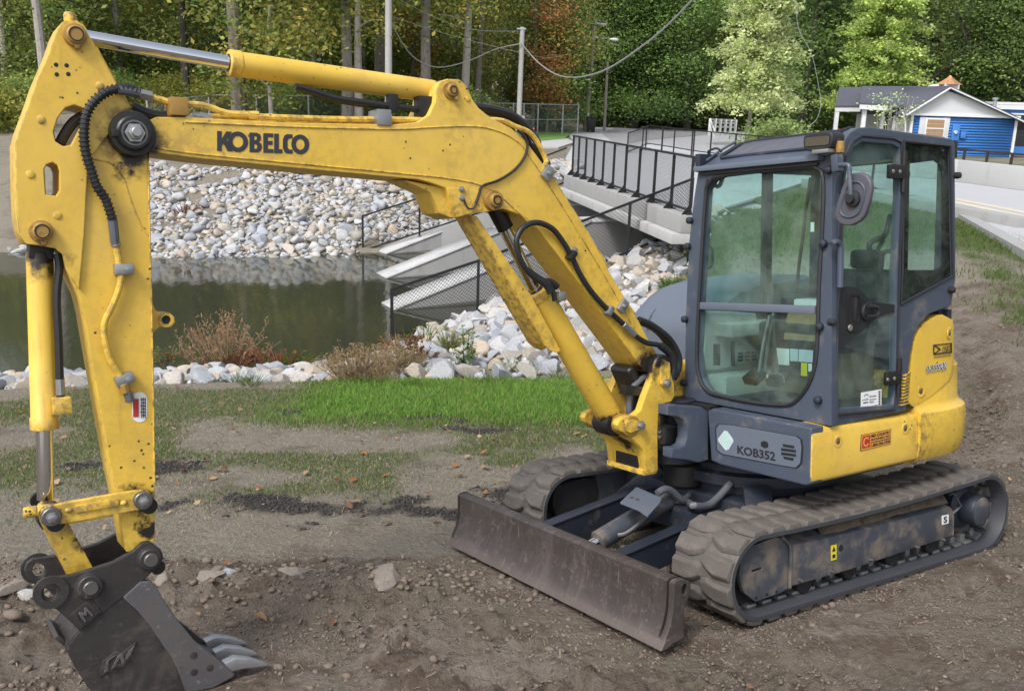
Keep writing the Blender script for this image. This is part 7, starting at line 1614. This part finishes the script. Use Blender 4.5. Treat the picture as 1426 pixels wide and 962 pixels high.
C = pick((-4, 2), (5.5, 11), 60000, lambda x, y: .75*blackmask(x, y)**1.5, .12); lumps('black_crumbs', C, RNG.uniform(.004, .017, len(C)), MAT['black_clod'], 'patches of black crumbled soil on the thin grass')
C = pick((-7, 6.5), (2.6, 12.5), 5000, lambda x, y: .2+.3*fbm(x, y, 2, 7)); lumps('pebbles', C, RNG.uniform(.004, .012, len(C)), MAT['field_stone'], 'small pale pebbles in the soil')
# fallen leaves
S = np.vstack([pick((-7, 3), (5.5, 12.8), 330, lambda x, y: .7+0*x), pick((-3, 6), (2.8, 9), 90, lambda x, y: .5+0*x)]); n = len(S); k = 7
a0 = RNG.uniform(0, 2*pi, n); V = []; z = gz(S[:, 0], S[:, 1])+lump(S[:, 0], S[:, 1])+.012; L = RNG.uniform(.016, .045, n)
for j in range(6):
    t = j/6*2*pi; lx, ly = np.cos(t)*L, np.sin(t)*L*.6*(1+.2*(j % 2)); V.append(np.stack([S[:, 0]+lx*np.cos(a0)-ly*np.sin(a0), S[:, 1]+lx*np.sin(a0)+ly*np.cos(a0), z+RNG.uniform(0, .035, n)], -1))
V = np.stack(V, 1).reshape(-1, 3); F = (np.array([[0, 1, 2, 3], [0, 3, 4, 5]])[None]+(np.arange(n)*6)[:, None, None]).reshape(-1, 4)
pal = np.array([(.30, .13, .05), (.33, .21, .11), (.24, .16, .10), (.38, .27, .16), (.20, .10, .06)]); cc = pal[RNG.integers(0, 5, n)]*(1+RNG.uniform(-.2, .2, (n, 1)))
o = link('fallen_leaves', np_mesh('fallen_leaves', V, F, MAT['dead_leaf'], np.repeat(cc, 6, 0))); tag(o, 'orange and brown fallen leaves on the grass', kind='stuff')
# ================================================================== WEEDS ON THE BANK
def weed(name, label, cat, x, y, n, h, spread, stemc, headc, w=.010, heads=.0, leafc=None, nl=0, group=None, lean=.5):
    z = gh(x, y); root = empty(name, (x, y, z)); tag(root, label, cat, group); V, F, C_ = [], [], []
    r = np.random.default_rng(int(abs(x*997+y*131)))
    def rib(p, q, w0, w1, c):
        d = q-p; u = np.cross(d, (.6, .8, 0)); u = u/(np.linalg.norm(u)+1e-9); v = np.cross(d, u); v /= (np.linalg.norm(v)+1e-9)
        for s_ in (u, v):
            o = len(V); V.extend([p-s_*w0/2, p+s_*w0/2, q+s_*w1/2, q-s_*w1/2]); F.append((o, o+1, o+2, o+3)); C_.extend([c]*4)
    for i in range(n):
        a = r.uniform(0, 2*pi); rad = r.uniform(0, 1)**.6*spread; p = np.array([rad*.6*math.cos(a), rad*.6*math.sin(a), 0.]); hh = h*r.uniform(.5, 1.05)*(1-.35*rad/spread); tip = p+np.array([math.cos(a)*rad*lean+r.normal(0, .04), math.sin(a)*rad*lean+r.normal(0, .04), hh]); mid = (p+tip)/2+np.array([0, 0, hh*.08]); c = np.array(stemc)*r.uniform(.7, 1.25)
        rib(p, mid, w, w*.8, c); rib(mid, tip, w*.8, w*.35, c)
        for _ in range(int(heads)):
            t = r.uniform(.45, 1); b = p+(tip-p)*t; e = b+np.array([r.normal(0, .07), r.normal(0, .07), r.uniform(.04, .16)])*h; rib(b, e, w*.5, w*.3, np.array(headc)*r.uniform(.7, 1.25))
            for _k in range(3): q = b+(e-b)*r.uniform(.3, 1); rib(q, q+r.normal(0, .02, 3), w*1.6, w*1.2, np.array(headc)*r.uniform(.7, 1.25))
        for _ in range(nl):
            t = r.uniform(.1, .95); b = p+(tip-p)*t; ang = r.uniform(0, 2*pi); L_ = r.uniform(.05, .12); e = b+np.array([math.cos(ang)*L_, math.sin(ang)*L_, r.uniform(-.02, .05)]); m_ = (b+e)/2; s_ = np.array([-math.sin(ang), math.cos(ang), 0])*L_*.25; o = len(V); V.extend([b, m_-s_, e, m_+s_]); F.append((o, o+1, o+2, o+3)); C_.extend([np.array(leafc)*r.uniform(.7, 1.3)]*4)
    me = np_mesh(name, V, F, MAT['grass'], np.array(C_)); link('stems', me, root); return root
def bank_at(px, py):
    p = at_z(px, py, -1.4)
    for _ in range(8): p = at_z(px, py, gh(p.x, p.y)+.08)
    return p.x, p.y
RED, TAN, GRN = (.26, .10, .05), (.36, .27, .15), (.10, .17, .03)
x, y = bank_at(312, 508); weed('dry_weed', 'tall reddish tan dry weed standing on the stones by the water', 'weed', x, y, 62, 1.05, .60, (.46, .35, .22), (.44, .29, .18), .012, 6, lean=.95)
x, y = bank_at(350, 506); weed('dry_weed', 'low rusty red weed at the right foot of the tall dry weed', 'weed', x, y, 120, .38, .45, (.34, .16, .09), (.36, .17, .10), .010, 6)
x, y = bank_at(505, 522); weed('dry_grass_tuft', 'wide clump of straw coloured grass left of the bright grass', 'grass tuft', x, y, 420, .55, .60, TAN, (.42, .32, .19), .008, 1)
x, y = bank_at(560, 512); weed('dry_grass_tuft', 'straw grass clump beside the first black fence post', 'grass tuft', x, y, 200, .50, .40, (.33, .27, .14), TAN, .008, 1)
x, y = bank_at(581, 503); weed('dry_weed', 'dark red brown seed stalks near the first black fence post', 'weed', x, y, 30, .55, .25, (.20, .07, .05), (.16, .05, .04), .010, 4)
x, y = bank_at(648, 506); weed('leafy_weed', 'green leafy weed growing among the white stones', 'weed', x, y, 14, .75, .16, (.16, .2, .06), (.2, .22, .08), .010, 1, (.13, .22, .04), 14)
x, y = bank_at(628, 480); weed('leafy_weed', 'yellowish grassy weed left of the green leafy weed', 'weed', x, y, 120, .45, .25, (.26, .26, .09), TAN, .008, 0, (.2, .24, .06), 1)
x, y = bank_at(228, 510); weed('leafy_weed', 'green and yellow weed on the stones right of the yellow arm', 'weed', x, y, 40, .50, .30, (.22, .24, .08), TAN, .009, 1, GRN, 3)
x, y = bank_at(95, 512); weed('leafy_weed', 'small green weed between the bucket cylinder and the arm', 'weed', x, y, 40, .45, .25, GRN, GRN, .009, 0, GRN, 3)
x, y = bank_at(905, 392); weed('dry_grass_tuft', 'tall pale dry grass on the stones beside the grey hood', 'grass tuft', x, y, 300, .60, .50, (.42, .34, .22), (.45, .36, .24), .010, 1)
x, y = bank_at(875, 405); weed('dry_grass_tuft', 'smaller pale dry grass on the stones right of the boom', 'grass tuft', x, y, 160, .45, .35, (.42, .33, .20), (.42, .33, .2), .010, 1)
x, y = bank_at(940, 395); weed('leafy_weed', 'green grassy weed behind the grey hood', 'weed', x, y, 160, .40, .35, GRN, GRN, .009, 0, GRN, 2)
x, y = bank_at(868, 355); weed('dry_weed', 'bare pinkish dry stalks at the foot of the third fence post', 'weed', x, y, 26, .50, .25, (.34, .22, .16), RED, .010, 2)
fr_ = np.random.default_rng(3)
for i in range(26):
    px, py = fr_.uniform(215, 640), fr_.uniform(238, 345)
    p = at_z(px, py, -.8)
    for _ in range(8): p = at_z(px, py, gh(p.x, p.y))
    k = i % 3; weed('bank_weed', ('small green weed tuft among the far bank stones', 'small straw coloured tuft among the far bank stones', 'small rusty brown tuft among the far bank stones')[k]+('' if px > 420 else ', near the yellow arm'), 'weed', p.x, p.y, 40, .38, .40, (GRN, TAN, RED)[k], (GRN, TAN, RED)[k], .022, 0, (GRN, TAN, RED)[k], 1, ('green tufts on the far bank', 'straw tufts on the far bank', 'rusty tufts on the far bank')[k], .8)
for i in range(16):
    px, py = fr_.uniform(230, 800), fr_.uniform(500, 534); x, y = bank_at(px, py); weed('bank_weed', 'short green tuft at the edge of the near stones', 'weed', x, y, 40, .20, .22, (.12, .19, .04), TAN, .009, 0, None, 0, 'green tufts along the near stones', .8)
# ================================================================== TREES
def leafquads(C, n, rad, size, cols, r, flat=.5):
    """n leaf quads in each clump centre of C (m,3)"""
    m = len(C); P = np.repeat(C, n, 0)+r.normal(0, 1, (m*n, 3))*rad*np.array([1, 1, .65]); N = m*n
    u = r.normal(0, 1, (N, 3)); u[:, 2] *= flat; u /= np.linalg.norm(u, axis=1)[:, None]; w = r.normal(0, 1, (N, 3)); v = np.cross(u, w); v /= np.linalg.norm(v, axis=1)[:, None]
    s = size*r.uniform(.55, 1.3, (N, 1)); a, b = u*s, v*s*.55
    V = np.stack([P-a, P-b+a*.15, P+a, P+b+a*.15], 1).reshape(-1, 3); c = np.repeat(cols, n, 0)*(1+r.uniform(-.25, .25, (N, 1))); return V, np.arange(N*4).reshape(N, 4), np.repeat(np.clip(c, 0, 1), 4, 0)
MAT['bark'] = surf('grey_brown_bark', (.20, .175, .155), .95, 0, .3, 3, .8, 14, (.06, .05, .042), .5, 6, bd=.05); MAT['pale_bark'] = surf('pale_grey_bark', (.36, .33, .30), .95, 0, .25, 3, .7, 14, (.12, .10, .085), .52, 6, bd=.05); MAT['dark_bark'] = surf('dark_bark', (.050, .043, .038), .95, 0, .3, 4, .7, 14)
def tree_meshes(seed, h, r0, crown, ncl, nleaf, rad, size, pal, lowz, barkm, nlimb=9, bow=.4, trunk_top=.9):
    """returns trunk and crown meshes of one tree; crown = (rx, rz) of its ellipsoid, lowz the lowest branch"""
    r = np.random.default_rng(seed); rp_ = random.Random(seed); mb = MB()
    ax = [Vector((bow*math.sin(t*2.2+seed)*t, bow*math.cos(t*1.7+seed)*t, h*trunk_top*t-.3*(t == 0))) for t in np.linspace(0, 1, 8)]
    mb.tube(ax, [r0*1.25, r0, r0*.9, r0*.8, r0*.66, r0*.5, r0*.35, r0*.2], 9, 2); tips = []
    for i in range(nlimb):
        z = lowz+(h*.85-lowz)*(i+.5*rp_.random())/nlimb; t = min(.98, z/(h*trunk_top)); k = t*7; p = ax[int(k)].lerp(ax[min(7, int(k)+1)], k-int(k)); a = rp_.uniform(0, 2*pi); L = crown[0]*rp_.uniform(.55, 1.05)*(1-.5*max(0, t-.5)); q = p+Vector((math.cos(a)*L, math.sin(a)*L, L*rp_.uniform(.15, .6))); m = p.lerp(q, .5)+Vector((0, 0, L*.08))
        rr0 = r0*.42*(1-.6*t); mb.tube([p, m, q], [rr0, rr0*.6, rr0*.2], 6, 3); tips += [m, q, p.lerp(q, .75)]
        for _ in range(2): e = m+Vector((rp_.uniform(-1, 1), rp_.uniform(-1, 1), rp_.uniform(-.1, .7)))*L*.4; mb.tube([m, e], [rr0*.4, rr0*.12], 5); tips.append(e)
    tr = mb.mesh('trunk', barkm)
    tips = np.array([t[:] for t in tips]); C = []
    for i in range(ncl):
        if i < len(tips)*2: C.append(tips[i % len(tips)]+r.normal(0, .35, 3))
        else:
            z = lowz+(h-lowz)*r.uniform(0, 1)**.8; f = math.sqrt(max(.08, 1-((z-(lowz+h)/2)/((h-lowz)/2+.4))**2)); a = r.uniform(0, 2*pi); q = crown[0]*f*r.uniform(.35, 1.0); C.append([q*math.cos(a), q*math.sin(a), z])
    C = np.array(C); pal = np.array(pal); cc = pal[r.integers(0, len(pal), len(C))]*(1+r.uniform(-.3, .3, (len(C), 1)))
    V, F, c = leafquads(C, nleaf, rad, size, cc, r); return tr, np_mesh('crown', V, F, MAT['leaf'], c)
GREEN = [(.120, .165, .042), (.140, .185, .050), (.085, .125, .036), (.185, .205, .055)]
YEL = [(.27, .25, .055), (.21, .23, .05), (.30, .25, .06), (.16, .19, .045)]; ORA = [(.26, .12, .045), (.22, .12, .045), (.27, .18, .06), (.17, .14, .05)]; DARK = [(.070, .100, .032), (.090, .120, .038), (.055, .080, .028)]
PALE = [(.33, .39, .18), (.27, .34, .14), (.38, .43, .22)]
PROTO = {
 'tall': [tree_meshes(1, 15, .24, (3.0, 5), 64, 105, .75, .105, GREEN+YEL[:2], 4.4, MAT['bark']), tree_meshes(2, 15, .20, (2.8, 5), 66, 105, .75, .105, YEL+GREEN, 4.0, MAT['bark']), tree_meshes(3, 14, .17, (2.6, 5), 72, 105, .7, .10, GREEN+DARK, 3.4, MAT['dark_bark']), tree_meshes(4, 15, .22, (2.4, 5), 46, 100, .7, .105, GREEN+YEL, 5.0, MAT['pale_bark'])],
 'autumn': [tree_meshes(7, 11, .13, (2.0, 4), 70, 100, .55, .10, ORA, 1.8, MAT['bark'])],
 'sapling': [tree_meshes(8, 7.5, .07, (1.7, 3), 60, 90, .5, .095, YEL+GREEN, 1.2, MAT['pale_bark']), tree_meshes(9, 6.5, .07, (1.8, 3), 66, 90, .5, .095, GREEN, .8, MAT['bark'])],
 'dark': [tree_meshes(10, 15, .30, (3.6, 6), 170, 120, .85, .125, DARK+GREEN[:2], 1.4, MAT['dark_bark'], 12), tree_meshes(11, 13, .28, (3.6, 6), 170, 120, .85, .125, GREEN+DARK, 1.0, MAT['dark_bark'], 12)],
}
def put_tree(kind, v, x, y, rz, s, name, label, cat, group=None, sink=.1, sz=None):
    tr, cr = PROTO[kind][v]; t = empty(name, (x, y, gh(x, y)-sink), rz); t.scale = (s, s, sz or s); tag(t, label+(', '+zone(topx((x, y, gh(x, y)+1))[0][0]) if group in ('slim trees in the wood', 'dark trees in the wood', 'saplings along the wood edge') else ''), cat, group); link('trunk', tr, t); link('crown', cr, t); return t
tr_ = random.Random(21)
# named trunks seen against the wood (photo column, distance)
named = [(66, 56, 'tall', 3, 1.15, 'pale trunk at the upper left, partly behind the arm head'), (262, 60, 'tall', 2, 1.1, 'dark slim double trunk left of the thick straight trunk'), (333, 55, 'tall', 0, 1.5, 'thick straight grey trunk rising behind the chromed rod'), (378, 54, 'sapling', 0, 1.5, 'thin pale sapling just right of the thick straight trunk'), (484, 59, 'tall', 3, 1.3, 'pale trunk left of the tall pale utility pole'), (500, 57, 'tall', 3, .95, 'narrow light trunk touching the tall pale utility pole'), (528, 62, 'tall', 0, 1.3, 'dark thick trunk behind the tall pale utility pole'), (594, 58, 'tall', 1, 1.35, 'leaning grey trunk above the cylinder end'), (646, 60, 'tall', 3, 1.05, 'forked pale trunk left of the slim utility pole'), (664, 62, 'tall', 1, .9, 'thin trunk beside the forked pale trunk'), (763, 68, 'tall', 0, 1.2, 'grey trunk behind the lawn fence, near its middle'), (781, 70, 'tall', 2, 1.0, 'dark trunk behind the lawn fence, right of the grey trunk'), (1122, 73, 'dark', 0, 1.2, 'big dark tree between the two pale green trees')]
for px, d, k, v, s, lb in named:
    p = at_y(px, 140, d-(5 if px < 700 else 0)); put_tree(k, v, p.x, p.y, tr_.uniform(0, 6.28), s, 'forest_tree', lb, 'tree', 'trees of the wood')
# autumn coloured ones
for px, d, s, lb in ((588, 61, 1.0, 'orange leaved young tree right of the tall pale pole'), (742, 66, 1.1, 'rusty orange tree behind the slim utility pole'), (765, 72, .8, 'small orange tree over the lawn fence')):
    p = at_y(px, 140, d); put_tree('autumn', 0, p.x, p.y, tr_.uniform(0, 6.28), s, 'autumn_tree', lb, 'tree')
# the ranks of the wood
for row, (d0, n) in enumerate(((63, 20), (70, 22), (78, 24), (87, 24))):
    for i in range(n):
        px = -120+(1680)*(i+.5*tr_.random()+.25)/n; d = d0+tr_.uniform(-2.5, 2.5)
        if px > 690: d += 10
        if px > 780: d += 14
        if px > 1120: d += 6
        p = at_y(px, 140, d); u = tr_.random(); k, v = ('tall', tr_.randrange(4)) if u < .62 and px < 800 else (('dark', tr_.randrange(2)) if u < .85 else ('tall', 1))
        if px > 800 and tr_.random() < .7: k, v = 'dark', tr_.randrange(2)
        lb = {'tall': 'tall slim tree standing in the depth of the wood', 'dark': 'dark full crowned tree in the back of the wood'}[k]
        put_tree(k, v, p.x, p.y, tr_.uniform(0, 6.28), tr_.uniform(.85, 1.2), 'forest_tree', lb, 'tree', {'tall': 'slim trees in the wood', 'dark': 'dark trees in the wood'}[k])
for i in range(34):
    px = -80+880*(i+tr_.random())/34; d = tr_.uniform(61, 70); p = at_y(px, 140, d); put_tree('sapling', tr_.randrange(2), p.x, p.y, tr_.uniform(0, 6.28), tr_.uniform(.6, 1.1), 'sapling', 'young leafy sapling at the edge of the wood', 'tree', 'saplings along the wood edge')
# understorey shrubs
def shrub_mesh(seed, pal, h=1.6, w=1.6, ncl=46, nleaf=80, size=.085, rad=.35):
    r = np.random.default_rng(seed); C = []
    for i in range(ncl): a = r.uniform(0, 2*pi); z = r.uniform(.05, 1); q = w*math.sqrt(1-z*z*.75)*r.uniform(.3, 1); C.append([q*math.cos(a), q*math.sin(a), z*h])
    C = np.array(C); pal = np.array(pal); V, F, c = leafquads(C, nleaf, rad, size, pal[r.integers(0, len(pal), ncl)]*(1+r.uniform(-.3, .3, (ncl, 1))), r); return np_mesh('foliage', V, F, MAT['leaf'], c)
SH = [shrub_mesh(1, [(.16, .19, .04), (.13, .17, .035), (.20, .21, .05)]), shrub_mesh(2, GREEN), shrub_mesh(3, [(.20, .23, .09), (.14, .18, .06)], 1.3), shrub_mesh(4, DARK, 2.0)]
def put_shrub(v, x, y, s, label, group=None, name='shrub'):
    t = empty(name, (x, y, gh(x, y)-.1), tr_.uniform(0, 6.28)); t.scale = (s, s, s); tag(t, label+(', '+zone(topx((x, y, gh(x, y)+1))[0][0]) if group else ''), 'shrub', group); link('foliage', SH[v], t)
for i in range(46):
    px = -60+760*(i+tr_.random())/46; d = tr_.uniform(54, 63); p = at_y(px, 140, d); v = tr_.randrange(2); put_shrub(v, p.x, p.y, tr_.uniform(.7, 1.25), ('yellow green undergrowth bush along the wood edge', 'mid green undergrowth bush along the wood edge')[v], ('yellow green bushes under the wood', 'mid green bushes under the wood')[v])
for i in range(34):
    px = 835+620*(i+tr_.random())/34; d = tr_.uniform(84, 90); p = at_y(px, 140, d); v = (1, 3, 3, 2)[tr_.randrange(4)]; put_shrub(v, p.x, p.y, tr_.uniform(1.0, 1.9), ('', 'green bush along the far street edge', 'greyish green bush along the far street edge', 'dark bush along the far street edge')[v], ('', 'green bushes by the far street', 'greyish bushes by the far street', 'dark bushes by the far street')[v])
for px, py, d, v, s, lb in ((1078, 184, 50, 2, .8, 'low dark green bush in front of the white fence'), (1085, 172, 52, 2, 1.2, 'grey green bush under the pale green tree'), (10, 175, 44, 1, 1.1, 'green bush at the left edge behind the pond'), (-20, 172, 42, 0, 1.2, 'yellow green bush cut by the left edge'), (1075, 182, 49, 3, .6, 'small dark bush behind the cab roof')):
    p = at_y(px, py, d); put_shrub(v, p.x, p.y, s, lb)
# the pale feathery trees
def weeping(seed, h, w, n, pal, barkm, r0=.14):
    r = np.random.default_rng(seed); mb = MB(); C = []
    ax = [Vector((.25*math.sin(t*3), .2*math.cos(t*2), h*t)) for t in np.linspace(0, 1, 9)]; mb.tube(ax, [r0, r0*.8, r0*.6, r0*.4, r0*.15], 8)
    for i in range(n):
        t = r.uniform(.26, .97); p = ax[int(t*8)]; a = r.uniform(0, 2*pi); L = w*(1.15-t)**.55*r.uniform(.5, 1.1); up = r.uniform(.15, .6)
        pts = [p, p+Vector((math.cos(a)*L*.5, math.sin(a)*L*.5, L*.35*up+.2)), p+Vector((math.cos(a)*L, math.sin(a)*L, L*.1*up-.25))]; mb.tube(pts, [.035, .018, .006], 4, 4)
        for k in np.linspace(.3, 1, 9): q = smooth_path(pts, 6)[min(12, int(k*12))]; C.append(np.array(q[:])+r.normal(0, .10, 3)-np.array([0, 0, r.uniform(0, .35)]))
    C = np.array(C); pal = np.array(pal); V, F, c = leafquads(C, 28, .20, .105, pal[r.integers(0, len(pal), len(C))]*(1+r.uniform(-.25, .25, (len(C), 1))), r); return mb.mesh('trunk', barkm), np_mesh('crown', V, F, MAT['leaf'], c)
PROTO['pale'] = [weeping(5, 10.5, 3.3, 150, PALE, MAT['pale_bark']), weeping(6, 11, 3.6, 150, [(.27, .30, .08), (.22, .26, .07), (.31, .33, .10)], MAT['bark'])]
for px, d, v, s, lb in ((1050, 55, 0, 1.0, 'feathery pale green tree left of the cab roof'), (1222, 68, 1, 1.15, 'feathery yellow green tree behind the porch roof')):
    p = at_y(px, 140, d); put_tree('pale', v, p.x, p.y, 1.0, s, 'pale_tree', lb, 'tree')
# gnarled dark oak and leafy trees behind the house
mb = MB(); rp_ = random.Random(4); base = at_y(1276, 130, 74); bz = gh(base.x, base.y)
def grow(p, d, L, r, k):
    q = p+d*L; m = p.lerp(q, .5)+Vector((rp_.uniform(-1, 1), rp_.uniform(-.4, .4), rp_.uniform(-.3, .5)))*L*.16; mb.tube([p, m, q], [r, r*.85, r*.7], 7, 3)
    if k == 0: return
    for _ in range(2 if k < 4 else 3): dd = (d+Vector((rp_.uniform(-1.1, 1.1), rp_.uniform(-.7, .7), rp_.uniform(-.35, .6)))).normalized(); grow(q, dd, L*rp_.uniform(.6, .85), r*.62, k-1)
grow(Vector((0, 0, 0)), Vector((.05, 0, 1)), 3.6, .34, 4)
t = empty('oak_tree', (base.x, base.y, bz)); tag(t, 'black gnarled bare limbed oak behind the slate roof', 'tree'); mb.build('trunk', MAT['dark_bark'], t); rk = np.random.default_rng(9); C = np.stack([rk.normal(0, 2.6, 60), rk.normal(0, 2, 60), rk.uniform(6, 12, 60)], -1); V, F, c = leafquads(C, 40, .6, .17, np.array(DARK)[rk.integers(0, 3, 60)], rk); link('crown', np_mesh('crown', V, F, MAT['leaf'], c), t)
for px, d, k, v, s, lb in ((1362, 74, 'dark', 1, 1.0, 'leafy green tree right behind the copper cupola'), (1420, 72, 'dark', 1, 1.1, 'light green tree at the upper right corner'), (1325, 80, 'dark', 0, 1.2, 'dark evergreen tree behind the white gable'), (1180, 78, 'dark', 0, 1.1, 'dark tree behind the porch wing'), (960, 80, 'dark', 1, 1.0, 'full green tree at the bend of the far street'), (885, 82, 'dark', 0, 1.0, 'dark broad tree right of the leaning pole'), (850, 84, 'tall', 1, 1.2, 'yellow green tall tree above the street lamp')):
    p = at_y(px, 140, d); put_tree(k, v, p.x, p.y, tr_.uniform(0, 6.28), s, 'leafy_tree', lb, 'tree')
# small bare shrub before the house wing
mb = MB(); b0 = at_y(1238, 185, 50); 
for i in range(26):
    a = rp_.uniform(0, 6.28); p = Vector((0, 0, 0)); d = Vector((math.cos(a)*.35, math.sin(a)*.35, 1)).normalized(); q = p+d*rp_.uniform(1.4, 3.2); mb.tube([p, p.lerp(q, .5)+Vector((rp_.uniform(-.2, .2), 0, 0)), q], [.03, .018, .006], 4, 2)
t = empty('ornamental_shrub', (b0.x, b0.y, gh(b0.x, b0.y))); tag(t, 'thin bare branched shrub before the white house wing', 'shrub'); mb.build('branches', MAT['pale_bark'], t); rk = np.random.default_rng(19); C = np.stack([rk.normal(0, .6, 30), rk.normal(0, .6, 30), rk.uniform(1.5, 3, 30)], -1); V, F, c = leafquads(C, 12, .2, .07, np.array(PALE)[rk.integers(0, 3, 30)], rk); link('foliage', np_mesh('foliage', V, F, MAT['leaf'], c), t)
# the deep wood behind: one mass of dark foliage
rk = np.random.default_rng(33); a = rk.uniform(0, 1, 2600); C = []
for u in a:
    px = -500+2450*u; d = rk.uniform(94, 112); p = at_y(px, 140, d); C.append([p.x, p.y, rk.uniform(-.5, 19)+2])
C = np.array(C); V, F, c = leafquads(C, 22, 1.1, .55, np.array(DARK+GREEN[:1])[rk.integers(0, 4, len(C))]*.85, rk); o = link('deep_wood', np_mesh('deep_wood', V, F, MAT['leaf'], c)); tag(o, 'dark mass of leaves in the depth of the wood', kind='stuff')
# trees on the near side road, beyond the right edge, mirrored by the cab glass
for x, y, k, v, s in ((19, 6, 'dark', 1, .8), (23, 10, 'tall', 1, .8), (22, 1, 'tall', 3, .8), (30, 4, 'dark', 0, .9), (28, 14, 'dark', 1, .8), (26, -6, 'dark', 0, .8)):
    put_tree(k, v, x, y, tr_.uniform(0, 6.28), s, 'roadside_tree', 'leafy roadside tree beyond the right edge, mirrored in the cab glass', 'tree', 'roadside trees to the right')
